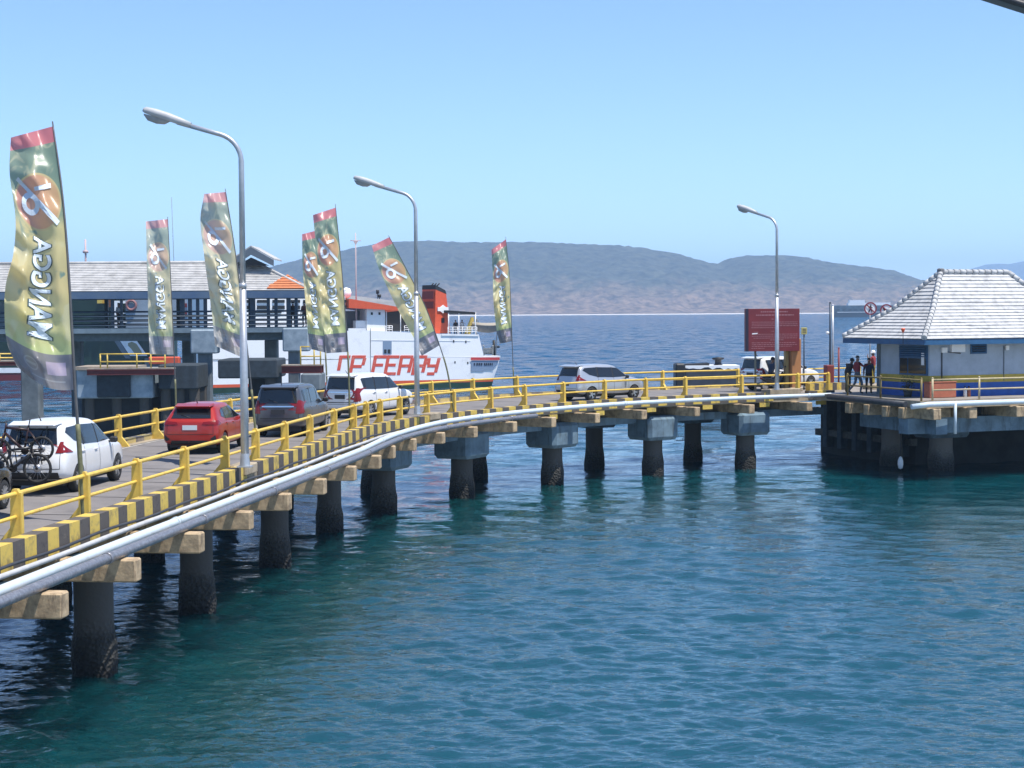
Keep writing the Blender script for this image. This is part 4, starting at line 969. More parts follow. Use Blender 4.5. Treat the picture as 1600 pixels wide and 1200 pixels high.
    def quad(x0, y0, x1, y1, w_):
        d = Vector((x1 - x0, y1 - y0)); nn_ = Vector((-d.y, d.x)).normalized() * w_ / 2; o_ = len(P); P.extend([(x0 + nn_.x, y0 + nn_.y), (x1 + nn_.x, y1 + nn_.y), (x1 - nn_.x, y1 - nn_.y), (x0 - nn_.x, y0 - nn_.y)]); F.append((o_, o_ + 1, o_ + 2, o_ + 3))
    quad(-.25, -.52, .60, .40, .10); quad(.14, -.30, .52, -.32, .085)
    # local x to the right, y down, metres from the ring centre
    put(P, F, lambda x, y: (.64 - x / BW, .284 + y / BH), .024, 'emblem', M_LET)
    return t
banner('largest MANGGA banner, at the left edge over the bicycle car', 35.9, [(82, 190), (97, 300), (107, 420), (117, 600), (124, 700), (131, 815)],
       [(17, 215), (15, 270), (24, 340), (21, 395), (9, 445), (7, 490), (11, 535), (26, 572)], 197, 609, .16, 1.1, 1.3, .3, fold=.24, r=.034, fseed=3, drop=14)
banner('slim MANGGA banner behind the red car on the far railing', 61.5, [(262, 339), (267, 440), (271, 530), (274, 600), (276, 682)],
       [(228, 346), (229, 400), (231, 460), (232, 510), (234, 553)], 342, 556, .17, 1.0, 1.6, 2.0, fold=.34, fseed=5, faded=True)
banner('crumpled pale MANGGA banner beside the tallest street lamp', 49.1, [(352, 295), (364, 370), (376, 455), (388, 560), (396, 640), (404, 727)],
       [(319, 303), (313, 345), (319, 400), (325, 445), (331, 490), (336, 540)], 299, 566, .22, .9, 1.9, 1.2, fold=.42, fseed=8, faded=True)
banner('darker MANGGA banner half hidden behind another banner by the ferry', 74.0, [(494, 356), (498, 400), (503, 470), (509, 560), (513, 648)],
       [(472, 366), (473, 420), (478, 480), (481, 520), (484, 545)], 359, 554, .13, .8, 1.2, .6, fold=.12, fseed=12)
banner('flat MANGGA banner in front of the orange ferry awning', 62.0, [(524, 319), (532, 400), (538, 470), (544, 560), (547, 676)],
       [(489, 336), (495, 400), (499, 450), (504, 500), (510, 552)], 322, 550, .10, .6, .9, 2.6, fold=.08, fseed=14)
banner('bent MANGGA banner leaning far left over the ferry', 72.4, [(607, 368), (618, 388), (640, 430), (665, 480), (688, 543), (700, 585), (710, 648)],
       [(581, 384), (592, 420), (608, 455), (625, 490), (645, 525), (659, 556)], 370, 541, .07, .5, .8, 1.0, fold=.05, fseed=17)
banner('narrow MANGGA banner right of the ferry against open water', 87.8, [(790, 370), (796, 430), (799, 500), (802, 580), (804, 619)],
       [(768, 390), (770, 430), (771, 470), (775, 510), (781, 537)], 373, 535, .16, .9, 1.5, .2, fold=.2, fseed=21)
# ------------------------------------------------------------------ ferries
M_SHIPW = mat('white_ship_paint', (.84, .84, .84), .45, scale=.9, col2=(.64, .64, .65), lo=.22, hi=.45, bump=.12, bscale=1.2)
M_ORANGE = mat('orange_ship_paint', (.68, .10, .035), .45, var=.12); M_ORLET = mat('faded_red_lettering', (.62, .085, .05), .5, scale=2.5, col2=(.62, .22, .18), lo=.3, hi=.45)
M_SHIPG = mat('green_boot_paint', (.012, .05, .03), .5, var=.3, scale=.6); M_SHIPD = mat('ship_dark_opening', (.012, .014, .017), .6)
M_BLUEP = mat('blue_grey_panel', (.20, .27, .38), .5); M_DKRED = mat('dark_red_louvre', (.16, .025, .02), .6); M_STEELG = mat('grey_ship_steel', (.19, .22, .25), .6, var=.3, scale=.7)
FA, FB = at_y(318, 560, 174.5), at_y(783, 560, 186.5)
FD = Vector((FB.x - FA.x, FB.y - FA.y, 0)); FLEN = FD.length; FD.normalize(); FN = Vector((FD.y, -FD.x, 0))     # FN points to the viewer's side
def hs(x, y, depth=0.0):
    """pixel -> (distance along the side, height) on the ferry's near side plane moved inboard by depth"""
    d = ray(x, y); o = Vector((0, 0, HC)); P0 = Vector((FA.x, FA.y, 0)) - FN * depth
    t_ = (P0 - o).dot(FN) / d.dot(FN); p = o + d * t_; return (p - P0).dot(FD), p.z
def W(s_, off, z): p = Vector((FA.x, FA.y, 0)) + FD * s_ - FN * off; return (p.x, p.y, z)
ferry = thing('ferry', 'white passenger ferry with orange funnel and red hull lettering', 'ferry', W(15, 5, 0))
def side_panel(px, depth, thick, nm, m, parent=ferry):
    """outline in pixels on the side plane, given real thickness inboard"""
    pts = [W(*(lambda a: (a[0], depth, a[1]))(hs(x, y, depth))) for x, y in px]; b = MB(); b.slab(pts, -FN * thick); return b.build(nm, m, parent)
zb = hs(760, 558)[1]; zu = hs(700, 522)[1]; zo = .62
# hull: loft with a flared bow
b = MB(); st = []
for s_, k, kw in ((0, 1, 1), (10, 1, 1), (FLEN - 9, 1, 1), (FLEN - 6, 1, .995), (FLEN - 3.5, 1, .985), (FLEN - 1.6, .998, .965), (FLEN - .5, .99, .94), (FLEN, .97, .91)):
    c = 5.2; zt_ = zb + .1 * max(0, (s_ - FLEN + 9) / 9)
    cut = -.9 * max(0, 1 - (FLEN - s_) / 5.0)
    st.append([W(s_ + cut * 1.0, c - c * kw * .9, -1.2), W(s_ + cut, c - c * kw, 0.0), W(s_ + cut * .85, c - c * (kw + (k - kw) * .25), zo - .08), W(s_ + cut * .8, c - c * (kw + (k - kw) * .35), zo + .22), W(s_ + cut * .4, c - c * (kw + (k - kw) * .65), zb * .6), W(s_, c - c * k, zt_),
               W(s_, c + c * k, zt_), W(s_ + cut * .8, c + c * (kw + (k - kw) * .3), zo), W(s_ + cut, c + c * kw, -1.2)])
def band(i0, i1, nm, m):
    q = MB(); q.grid([[r[j] for j in range(i0, i1 + 1)] for r in st], smooth=False)
    return q
band(0, 2, '', 0).build('bottom_paint', M_SHIPG, ferry, fix=False); band(2, 3, '', 0).build('rubbing_strake', M_ORANGE, ferry, fix=False)
q = band(3, 8, '', 0); q.add(st[0], [tuple(range(9))]); q.add(st[-1], [tuple(range(8, -1, -1))]); q.build('hull', M_SHIPW, ferry, fix=False)
# blue-grey bow panel with red cap and its small name
def on_bow(x, y, off=.06):
    s_, z = hs(x, y); i = max(k for k in range(len(st) - 1) if True and ((Vector(st[k][5]) - Vector(W(0, 0, 0))).dot(FD) <= s_ or k == 0))
    a, b2 = Vector(st[i][4]).lerp(Vector(st[i][5]), max(0, min(1, (z - zb * .6) / (zb * .4)))), Vector(st[i + 1][4]).lerp(Vector(st[i + 1][5]), max(0, min(1, (z - zb * .6) / (zb * .4))))
    sa, sb = (a - Vector(W(0, 0, 0))).dot(FD), (b2 - Vector(W(0, 0, 0))).dot(FD); p = a.lerp(b2, max(0, min(1, (s_ - sa) / max(.01, sb - sa)))); return tuple(Vector((p.x, p.y, z)) + FN * off)
b = MB(); b.grid([[on_bow(736 + (780 - k * 1.2 - 736) * i / 12, 563 + 17 * k / 6 - (2 if i > 6 and k == 6 else 0)) for i in range(13)] for k in range(7)]); b.build('bow_panel', M_BLUEP, ferry, fix=False)
b = MB(); b.grid([[on_bow(735 + 46 * i / 12, 558.4 + 4.2 * k / 2, .12) for i in range(13)] for k in range(3)]); b.build('bow_cap', mat('red_ship_paint', (.55, .05, .05), .5), ferry, fix=False)
b = MB()
for k, (xa, xb) in enumerate(((740, 742), (744, 746.5), (747.5, 750), (751, 753.5), (756, 758), (759, 761), (762, 764), (765, 767.5), (768.5, 770))):
    b.add([on_bow(xa, 567, .09), on_bow(xb, 567, .09), on_bow(xb, 571, .09), on_bow(xa, 571, .09)], [(0, 1, 2, 3)])
b.build('bow_lettering', mat('dark_navy', (.02, .025, .05), .5), ferry, fix=False)
# upper side wall, deckhouse, awning
side_panel([(318, 561), (757, 561), (748, 523), (690, 522), (572, 516), (572, 513), (545, 513), (545, 517), (318, 517)], .02, .25, 'side_wall', M_SHIPW)
b = MB(); s0, s1 = hs(318, 540)[0], hs(748, 540)[0]; b.hexa([W(s0, .3, zb - .1), W(s1, .3, zb - .1), W(s1, 9.9, zb - .1), W(s0, 9.9, zb - .1), W(s0, .3, zu - .25), W(s1 - .6, .3, zu - .25), W(s1 - .6, 9.9, zu - .25), W(s0, 9.9, zu - .25)]); b.build('upper_hull', M_SHIPW, ferry)
b = MB()
for q in ([(748, 522), (757, 560)],): pass
side_panel([(690, 524.4), (748, 525.2), (748, 522.6), (690, 521.8)], -.06, .12, 'rail_cap', M_SHIPW)
for x, y in ((709, 533), (728, 534), (731, 567), (711, 566)): side_panel([(x - 1, y - 1.6), (x + 1, y - 1.6), (x + 1, y + 1.8), (x - 1, y + 1.8)], -.01, .04, 'porthole', M_SHIPD)
o = side_panel([(598.5, 533), (612, 533), (612, 553), (598.5, 553)], -.02, .06, 'side_door', M_BLUEP)
side_panel([(600.5, 546), (604, 546), (604, 552), (600.5, 552)], -.05, .04, 'door_louvre', M_SHIPD, o); side_panel([(606, 546), (610, 546), (610, 552), (606, 552)], -.05, .04, 'door_louvre', M_SHIPD, o)
side_panel([(578.6, 513), (579.4, 513), (579.4, 590), (578.6, 590)], -.02, .05, 'hull_seam', M_STEELG)
for yy in (531.5, 556.5): side_panel([(580, yy), (735, yy + 1.5), (735, yy + 2.1), (580, yy + .6)], -.005, .04, 'hull_seam', mat('pale_weld_seam', (.52, .53, .56), .6))
# big red letters: strokes on a 4 x 6 grid leaning right
GL = {'C': [[(0, 0), (0, 6)], [(0, 6), (4, 6)]], 'P': [[(0, 0), (0, 6)], [(0, 6), (4, 6)], [(4, 6), (4, 2.6)], [(4, 2.6), (0, 2.6)]],
      'F': [[(0, 0), (0, 6)], [(0, 6), (4, 6)], [(0, 3.1), (3.2, 3.1)]], 'E': [[(0, 0), (0, 6)], [(0, 6), (4, 6)], [(0, 3.1), (3.2, 3.1)], [(0, 0), (4, 0)]],
      'R': [[(0, 0), (0, 6)], [(0, 6), (4, 6)], [(4, 6), (4, 0)], [(0, 2.8), (4, 2.8)], ], 'Y': [[(0, 6), (.4, 2.8)], [(.4, 2.8), (4, 2.8)], [(4, 6), (4, 0)], [(4, 0), (.2, 0)]]}
for ch, x0, x1, part in (('C', 530, 543, 1), ('P', 549.5, 567, 0), ('F', 584, 600, 0), ('E', 604, 619.5, 0), ('R', 625, 641, 0), ('R', 647, 663, 0), ('Y', 667.5, 683, 0)):
    b = MB(); th = 5.2
    for (ax, ay), (bx, by) in GL[ch]:
        if part and (ay < 2 and by < 2): continue
        if part: ay = max(ay, 1.6); by = max(by, 1.6)
        A = (x0 + (x1 - x0) * ax / 4 + ay * .95 - 2.6, 584 - ay * 4.4); B = (x0 + (x1 - x0) * bx / 4 + by * .95 - 2.6, 584 - by * 4.4)
        dx, dy = B[0] - A[0], B[1] - A[1]; l = math.hypot(dx, dy)
        if abs(dy) > abs(dx): o4 = [(-th / 2, 0), (th / 2, 0)]; pts = [(A[0] - th / 2, A[1] + 2), (A[0] + th / 2, A[1] + 2), (B[0] + th / 2, B[1] - 2), (B[0] - th / 2, B[1] - 2)]
        else: pts = [(A[0] - 1.2, A[1] - th * .45), (B[0] + 1.8, B[1] - th * .45), (B[0] + 1.0, B[1] + th * .45), (A[0] - 2.0, A[1] + th * .45)]
        w3 = [W(*(lambda a: (a[0], -.02 - .004 * random.random(), a[1]))(hs(x, y))) for x, y in pts]; b.slab(w3, -FN * .05)
    b.build('hull_lettering', M_ORLET, ferry)
# deckhouse under the orange awning
def block(x0, x1, ytop, ybot, d0, d1, nm, m, parent=ferry):
    (s0, zt_), (s1, z_) = hs(x0, ytop, d0), hs(x1, ybot, d0); b = MB(); b.hexa([W(s0, d0, z_), W(s1, d0, z_), W(s1, d1, z_), W(s0, d1, z_), W(s0, d0, zt_), W(s1, d0, zt_), W(s1, d1, zt_), W(s0, d1, zt_)]); return b.build(nm, m, parent)
block(573, 602, 483, 518, .3, 4, 'deckhouse', M_SHIPW); block(541, 573, 486, 516, 2.6, 8, 'passenger_cabin', M_STEELG); pcab = block(318, 540, 464, 517, .6, 8, 'passenger_cabin', M_SHIPW)
for xa in range(330, 530, 24):
    for ya, yb in ((468.5, 473), (477.5, 483)): block(xa, xa + 19, ya, yb, .5, .7, 'cabin_window', M_SHIPD, pcab)
block(392, 440, 485, 489, .48, .7, 'cabin_window', M_SHIPD, pcab); block(602, 660, 486, 517, 4.5, 8, 'passenger_cabin', M_SHIPD)
block(556, 572, 501, 514, .6, 1.6, 'deck_locker', M_SHIPW)
for x in (581, 593): block(x - 1.3, x + 1.6, 488, 492, .24, .32, 'porthole', M_SHIPD)
s0, z0_ = hs(392, 470, -.2); s1, z1_ = hs(628, 481.5, -.2); sm, zm_ = hs(545, 467, -.2); z1_ = hs(628, 483, -.2)[1]
b = MB(); zt2 = hs(545, 466.5, -.2)[1]; zt3 = hs(628, 480.5, -.2)[1]
for sa, sb, za, zc_, th in ((sm, s1, zt2, zt3, .55),):
    b.hexa([W(sa, -.2, za - .95), W(sb, -.2, zc_ - (.95 if sb < s1 - .1 else .30)), W(sb, 9, zc_ - .62), W(sa, 9, za - .62), W(sa, -.2, za), W(sb, -.2, zc_), W(sb, 9, zc_ + .1), W(sa, 9, za + .2)])
b.build('awning', M_ORANGE, ferry)
b = MB(); zz0 = hs(575, 472, 4)[1]; b.hexa([W(sm + 1, 4.0, zt2 - .2), W(s1 + 2, 4.0, zt3 - .2), W(s1 + 2, 9.6, zt3 - .2), W(sm + 1, 9.6, zt2 - .2), W(sm + 1, 4.4, zt2 + .45), W(s1 + 2, 4.4, zt3 + .55), W(s1 + 2, 9.6, zt3 + .55), W(sm + 1, 9.6, zt2 + .45)]); b.build('cabin_roof', M_STEELG, ferry)
for x in (604, 626, 645):
    s_, z_ = hs(x, 518, .3); b = MB(); b.tube([W(s_, .3, z_ - .1), W(s_, .3, hs(x, 486, .3)[1])], .05, 6); b.build('stanchion', M_SHIPW, ferry)
def rail(x0, x1, y0, y1, n, d, rows=3, nm='deck_rail'):
    b = MB()
    for k in range(rows):
        y = y1 + (y0 - y1) * k / rows; b.tube([W(*(lambda a: (a[0], d, a[1]))(hs(x, y, d))) for x in (x0, x1)], .035, 5)
    for i in range(n + 1):
        x = x0 + (x1 - x0) * i / n; b.tube([W(*(lambda a: (a[0], d, a[1]))(hs(x, y, d))) for y in (y0, y1)], .035, 5)
    b.build(nm, M_SHIPW, ferry)
rail(603, 613, 518, 509, 2, .3); rail(632, 645, 518, 509, 2, .3); rail(700, 745, 521, 511, 6, .3)
# funnel: orange tower with dark louvres, white badge, black sloping top
fs, fz = hs(690, 521, 1.2); fa = R(20)
def FP(lx, ly, z):   # local: lx along, ly inboard, turned a little so two faces show
    cs, sn = math.cos(fa), math.sin(fa); return W(fs - .52 + lx * cs - ly * sn * -1 * -1, 1.2 + lx * -sn * -1 + ly * cs, z)
zf = lambda y: hs(690, y, 1.2)[1]
b = MB(); z0_, z1_, z2_ = zf(521), zf(452), zf(459)
W2 = 1.85; D2 = 2.3
b.hexa([FP(-.25, 0, z0_), FP(W2, 0, z0_), FP(W2, D2, z0_), FP(-.25, D2, z0_), FP(0, .15, z1_), FP(W2 - .42, .15, z2_), FP(W2 - .42, D2, z2_), FP(0, D2, z1_)]); fo = b.build('funnel', M_ORANGE, ferry)
b = MB(); b.hexa([FP(-.02, .13, z1_ + .003), FP(W2 - .40, .13, z2_ + .003), FP(W2 - .40, D2 + .02, z2_ + .003), FP(-.02, D2 + .02, z1_ + .003), FP(.02, .2, z1_ + .45), FP(W2 - .5, .2, z2_ + .38), FP(W2 - .5, D2, z2_ + .38), FP(.02, D2, z1_ + .45)]); b.build('funnel_top', M_SHIPD, fo)
for ya, yb in ((455, 467), (471, 482)):
    b = MB(); zt_, zb_ = zf(ya), zf(yb); b.slab([FP(-.14 + .0, .3, zb_), FP(-.14, D2 - .2, zb_), FP(-.08, D2 - .2, zt_), FP(-.08, .3, zt_)], (Vector(FP(-.1, 0, 0)) - Vector(FP(0, 0, 0)))); b.build('louvre', M_DKRED, fo)
for k in range(3):
    p = Vector(FP(.3 + .4 * k, 1.2, z2_ + .3)); b = MB(); b.tube([p, p + Vector((0, 0, .55)), p + Vector((.25, 0, .8))], .07, 6); b.build('exhaust_pipe', M_SHIPD, fo)
zc_ = zf(483); b = MB(); cx = .85
ring = [FP(cx + (.42 if k % 2 else .34) * math.cos(k * math.pi / 6), .02, zc_ + (.44 if k % 2 else .38) * math.sin(k * math.pi / 6)) for k in range(12)]
b.slab(ring, Vector(FP(0, -.06, 0)) - Vector(FP(0, 0, 0))); b.hexa([FP(cx - .72, -.05, zc_ - .2), FP(cx + .72, -.05, zc_ - .2), FP(cx + .72, .05, zc_ - .2), FP(cx - .72, .05, zc_ - .2), FP(cx - .72, -.05, zc_ + .2), FP(cx + .72, -.05, zc_ + .2), FP(cx + .72, .05, zc_ + .2), FP(cx - .72, .05, zc_ + .2)]); b.build('funnel_badge', M_SHIPW, fo)
b = MB(); z_ = zf(497); b.hexa([FP(cx - .2, -.03, z_ - .5), FP(cx + .18, -.03, z_ - .5), FP(cx + .18, .1, z_ - .5), FP(cx - .2, .1, z_ - .5), FP(cx - .2, -.01, z_), FP(cx + .18, -.01, z_), FP(cx + .18, .1, z_), FP(cx - .2, .1, z_)]); b.build('funnel_vent', M_SHIPD, fo)
block(664, 680, 490, 519, 3.6, 6, 'deckhouse', M_SHIPW)
# sun roof over the fore deck, posts
s0, z0_ = hs(700, 486, .3); s1, z1_ = hs(743, 489, .3); b = MB(); b.hexa([W(s0, .3, z0_ - .15), W(s1, .3, z1_ - .15), W(s1, 7, z1_ - .15), W(s0, 7, z0_ - .15), W(s0, .3, z0_ + .08), W(s1, .3, z1_ + .08), W(s1, 7, z1_ + .08), W(s0, 7, z0_ + .08)]); b.build('sun_roof', M_SHIPD, ferry)
for x in (701, 717, 743):
    s_, z_ = hs(x, 521, .4); b = MB(); b.tube([W(s_, .4, z_ - .2), W(s_, .4, hs(x, 488, .4)[1])], .06, 6); b.build('stanchion', M_SHIPW, ferry)
# lifeboat hung ahead of the wall, winch, mast, dome
s0, z0_ = hs(762, 514, 1.5); b = MB(); rows = []
for k in range(11):
    u = -1 + 2 * k / 10; wv = .85 * (1 - u * u) ** .6 + .03; rows.append([W(s0 + u * 1.75, 1.5 - wv * math.cos(a), z0_ + .35 - .75 * math.sin(a) * (1 - .35 * u * u) + .12 * u * u) for a in [math.pi * j / 8 for j in range(9)]])
b.grid(rows); lb = b.build('lifeboat', mat('lifeboat_grey', (.24, .22, .20), .6, var=.3), ferry, fix=False)
b = MB(); b.grid([[W(s0 + u * 1.74, 1.5 - ((.87 * (1 - u * u) ** .6 + .03) * math.cos(a)), z0_ + .36 + .12 * u * u + .28 * math.sin(a)) for a in [math.pi * j / 6 for j in range(7)]] for u in [-1 + 2 * k / 10 for k in range(11)]]); b.build('boat_cover', mat('boat_cover_tan', (.30, .27, .22), .8), lb, fix=False)
b = MB(); b.tube([W(s0 - 1.2, 1.5, zb + .2), W(s0 - 1.3, 1.5, z0_ + 1.1), W(s0 - .9, 1.5, z0_ + .5)], .07, 6); b.tube([W(s0 + .9, 1.5, zb + .1), W(s0 + 1.1, 1.5, z0_ + .2)], .05, 6); b.build('davit', M_STEELG, ferry)
s0, z0_ = hs(763, 552, 3); b = MB(); b.lathe([(0, -.55), (.62, -.55), (.62, -.45), (.32, -.4), (.32, .4), (.62, .45), (.62, .55), (0, .55)], W(s0, 3, zb + .55), axis='x', n=16); b.build('anchor_winch', mat('winch_cream', (.5, .48, .42), .6), ferry)
s0, z0_ = hs(772, 552, 3); b = MB(); b.tube([W(s0, 3, zb), W(s0, 3, zb + 1.7)], .16, 8); b.tube([W(s0 - .3, 3, zb + .9), W(s0 + .6, 3, zb + 1.0)], .12, 6); b.build('mooring_post', M_SHIPD, ferry)
s0, z0_ = hs(557, 512, 1.0); zt_ = hs(557, 364, 1.0)[1]; zx = hs(557, 376, 1.0)[1]; M_MAST = mat('faded_red_mast', (.48, .36, .36), .6)
b = MB(); b.tube([W(s0, 1, z0_ - .5), W(s0, 1, zt_)], [.09, .045], 8); b.tube([W(s0 - .55, 1, zx), W(s0 + .55, 1, zx)], .04, 5); b.slab([W(s0 - .28, 1, zx - .02), W(s0, 1, zx - .42), W(s0 + .28, 1, zx - .02)], FN * .06); b.build('mast', M_MAST, ferry)
s0, z0_ = hs(541, 462, 3); b = MB(); b.lathe([(0, .55), (.4, .42), (.55, 0), (.45, -.4), (.2, -.55)], W(s0, 3, z0_ + .3), n=14); b.tube([W(s0, 3, zt2 - .2), W(s0, 3, z0_)], .12, 6); b.build('radar_dome', M_SHIPW, ferry)
for x, y0, y1 in ((590, 453, 459), (593, 460, 465)):
    s_, za = hs(x, y0, 5); zb2 = hs(x, y1, 5)[1]; b = MB(); b.lathe([(.0, 0), (.16, 0), (.16, za - zb2), (0, za - zb2)], W(s_, 5, zb2), n=8); b.tube([W(s_, 5, zt3), W(s_, 5, zb2)], .04, 5); b.build('deck_lamp', M_SHIPD, ferry)
# yellow folded slide on the fore deck
s0, z0_ = hs(729, 518, 1.4); t = thing('deck_chair', 'yellow folding chair on the white ferry fore deck', 'chair', W(s0, 1.4, zu - .2)); b = MB()
for k, (dx, top, lean) in enumerate(((-.15, 1.7, .75), (.25, 1.5, .5))): b.slab([W(s0 + dx - .2, 1.4 + .3 * k, zu - .2), W(s0 + dx + .25, 1.4 + .3 * k, zu - .2), W(s0 + dx + .25 + lean, 1.4 + .3 * k, zu + top), W(s0 + dx - .1 + lean, 1.4 + .3 * k, zu + top)], -FN * .06)
b.build('chair_frame', M_YEL_D, t)

streaks(M_SHIPW, (.42, .30, .22), (1.6, 1.6, .22), .63, .74, .55)
# the larger dark green ferry lying behind the terminal
G0 = 212.0
def gp(x, y, d=0.0): return at_y(x, y, G0 + d)
ferry2 = thing('ferry', 'dark green ferry mostly hidden behind the terminal building', 'ferry', (gp(120, 590).x, G0 + 6, 0))
xl, xr_ = gp(-90, 560).x, gp(262, 560).x; zt_ = gp(150, 452).z
M_GREENH = mat('dark_green_hull', (.010, .038, .03), .45, var=.35, scale=.3); M_BOOT = mat('dark_red_boot', (.17, .02, .025), .5, var=.3)
for z0_, z1_, d_, nm, m in ((-1, .9, .0, 'boot_topping', M_BOOT), (.9, 1.5, -.05, 'waterline_band', M_SHIPW), (1.5, zt_, 0, 'hull', M_GREENH)):
    b = MB(); pl = [(xl, G0 + d_), (xr_ - 3, G0 + d_), (xr_ - .5, G0 + 3 + d_), (xr_, G0 + 6), (xr_ - .5, G0 + 9), (xr_ - 3, G0 + 12), (xl, G0 + 12)]; b.prism(pl, z0_, z1_); b.build(nm, m, ferry2)
pts = [gp(x, y, -.15) for x, y in ((185, 529), (211, 529), (230, 556), (203, 556))]; b = MB(); b.slab(pts, (0, .13, 0)); o = b.build('hull_emblem', M_SHIPW, ferry2)
pts = [gp(x, y, -.18) for x, y in ((200, 536), (206, 534), (213, 537), (221, 549), (222, 554), (212, 555), (205, 545), (200, 540))]; b = MB(); b.slab(pts, (0, .1, 0)); b.build('emblem_figure', mat('emblem_tan', (.30, .27, .17), .6), o)
pts = [gp(x, y, -.1) for x, y in ((176, 529), (184, 529), (204, 560), (196, 560))]; b = MB(); b.slab(pts, (0, .08, 0)); b.build('hull_stripe', M_STEELG, ferry2)
b = MB(); p0, p1 = gp(196, 560), gp(300, 610); b.box(((p0.x + p1.x) / 2, G0 + 2, p0.z / 2), (p1.x - p0.x, 3.5, p0.z)); b.build('loading_ramp', M_STEELG, ferry2)
b = MB(); p0, p1 = gp(235, 556), gp(283, 570); b.box(((p0.x + p1.x) / 2, G0 - .6, (p0.z + p1.z) / 2), (p1.x - p0.x, 1.2, p0.z - p1.z - .2), ch=.1); b.build('rescue_boat', M_ORANGE, ferry2)
p0, p1 = gp(-90, 452), gp(215, 408)
b = MB(); b.box((gp(60, 430).x, G0 + 8, (p0.z + gp(60, 470).z) / 2), (22, 6, 2)); b.build('deckhouse', M_STEELG, ferry2)
for x0, x1, y0, y1, nm, m in ((196, 334, 462, 514, 'superstructure', mat('pale_grey_panel', (.30, .36, .42), .7, scale=.4, col2=(.22, .27, .32))), (284, 326, 474, 480, 'red_band', M_BOOT), (284, 326, 486, 491, 'red_band', M_BOOT), (178, 184, 470, 512, 'white_frame', M_SHIPW), (184, 196, 470, 474, 'white_frame', M_SHIPW), (184, 196, 486, 490, 'white_frame', M_SHIPW), (178, 198, 500, 504, 'white_frame', M_SHIPW), (152, 160, 462, 474, 'deck_fitting', M_YEL_D), (164, 172, 462, 480, 'deck_fitting', mat('rust_brown', (.14, .06, .03), .7))):
    a_, c_ = gp(x0, y0, -1.2), gp(x1, y1, -1.2); b = MB(); b.box(((a_.x + c_.x) / 2, G0 - (.6 if nm == 'superstructure' else .75), (a_.z + c_.z) / 2), (c_.x - a_.x, 1.2, a_.z - c_.z)); b.build(nm, m, ferry2)
q_ = gp(205, 477, -1.4); b = MB(); b.tube([(q_.x + .55 * math.cos(a), q_.y, q_.z + .55 * math.sin(a)) for a in [6.283 * k / 16 for k in range(16)]], .16, 6, closed=True); b.build('life_ring', mat('dull_ring_red', (.26, .12, .12), .6), ferry2)
p = gp(134, 412, 6); b = MB(); b.tube([(p.x, p.y, zt_), (p.x, p.y, gp(134, 374, 6).z)], [.17, .1], 8); b.lathe([(0, .0), (.35, .05), (.35, .35), (0, .4)], (p.x, p.y, gp(134, 396, 6).z), n=8); b.build('mast', M_MAST, ferry2)
for x, y0, y1, xo in ((272, 415, 308, -4), ):
    p = gp(x, y0, 6); q = gp(x + xo, y1, 6); b = MB(); b.tube([(p.x, p.y, zt_ - 1), p, q], .035, 5); b.build('whip_aerial', M_STEELG, ferry2)

# far ship beyond the hut
Y3 = 1690; t = thing('ship', 'distant grey-blue passenger ship far out, left of the round sign', 'ship', tuple(at_y(1350, 495, Y3)))
def sp_(x, y): return at_y(x, y, Y3)
b = MB(); z1_ = sp_(1345, 485).z; z2_ = sp_(1345, 478).z; xa, xb = sp_(1303, 490).x, sp_(1412, 490).x
b.prism([(xa, Y3), (xb - 6, Y3), (xb, Y3 + 6), (xb - 6, Y3 + 12), (xa, Y3 + 12)], -1, z1_ - 1.2); b.build('hull', mat('far_hull', (.006, .012, .018), .6), t)
b = MB(); b.prism([(xa, Y3), (xb - 8, Y3), (xb - 8, Y3 + 12), (xa, Y3 + 12)], z1_ - 1.2, z2_ + .5); b.build('upper_deck', mat('far_deck', (.06, .10, .12), .6, scale=.25, col2=(.01, .014, .02)), t)
b = MB(); b.prism([(sp_(1326, 480).x, Y3 + 2), (sp_(1392, 480).x, Y3 + 2), (sp_(1392, 480).x, Y3 + 10), (sp_(1326, 480).x, Y3 + 10)], z2_ + .5, z2_ + 3); b.prism([(sp_(1328, 474).x, Y3 + 2), (sp_(1352, 474).x, Y3 + 2), (sp_(1352, 474).x, Y3 + 10), (sp_(1328, 474).x, Y3 + 10)], z2_ + 3, z2_ + 5.6); b.build('bridge_deck', M_SHIPW, t)
b = MB()
for k in range(9): x = xa + 4 + k * 5.5; b.box((x, Y3 - .1, z1_ + .6), (3, .3, 1.6))
b.build('window_row', M_SHIPD, t)
b = MB()
for k in range(6): x = xa + 5 + k * 7.5; b.box((x, Y3 - .15, z2_ - .9), (4.5, .3, 1.1))
b = MB(); b.box(((xa + xb) / 2 - 4, Y3 - .12, z1_ - 1.6), (xb - xa - 14, .3, .5)); b.build('rubbing_strake', M_SHIPW, t)

# ------------------------------------------------------------------ ferry terminal on columns
TY = 120.0
def tp(x, y, d=0.0): return at_y(x, y, TY + d)
M_TILE = mat('weathered_roof_tile', (.46, .455, .45), .85, scale=1.3, col2=(.27, .268, .265), bump=.3, bscale=5, lo=.3, hi=.6)
M_TILEO = mat('new_orange_tile', (.55, .19, .075), .8, scale=3, col2=(.42, .14, .06))
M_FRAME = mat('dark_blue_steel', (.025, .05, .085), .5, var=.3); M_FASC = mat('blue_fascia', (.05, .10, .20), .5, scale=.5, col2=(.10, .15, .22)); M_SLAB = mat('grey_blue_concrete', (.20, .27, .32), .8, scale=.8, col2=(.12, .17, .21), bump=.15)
M_COLM = mat('dark_grey_column', (.17, .20, .22), .85, scale=.9, col2=(.09, .11, .125), bump=.2); M_CAPC = mat('lit_grey_blue_concrete', (.33, .40, .46), .8, scale=1.2, col2=(.18, .24, .29), bump=.15)
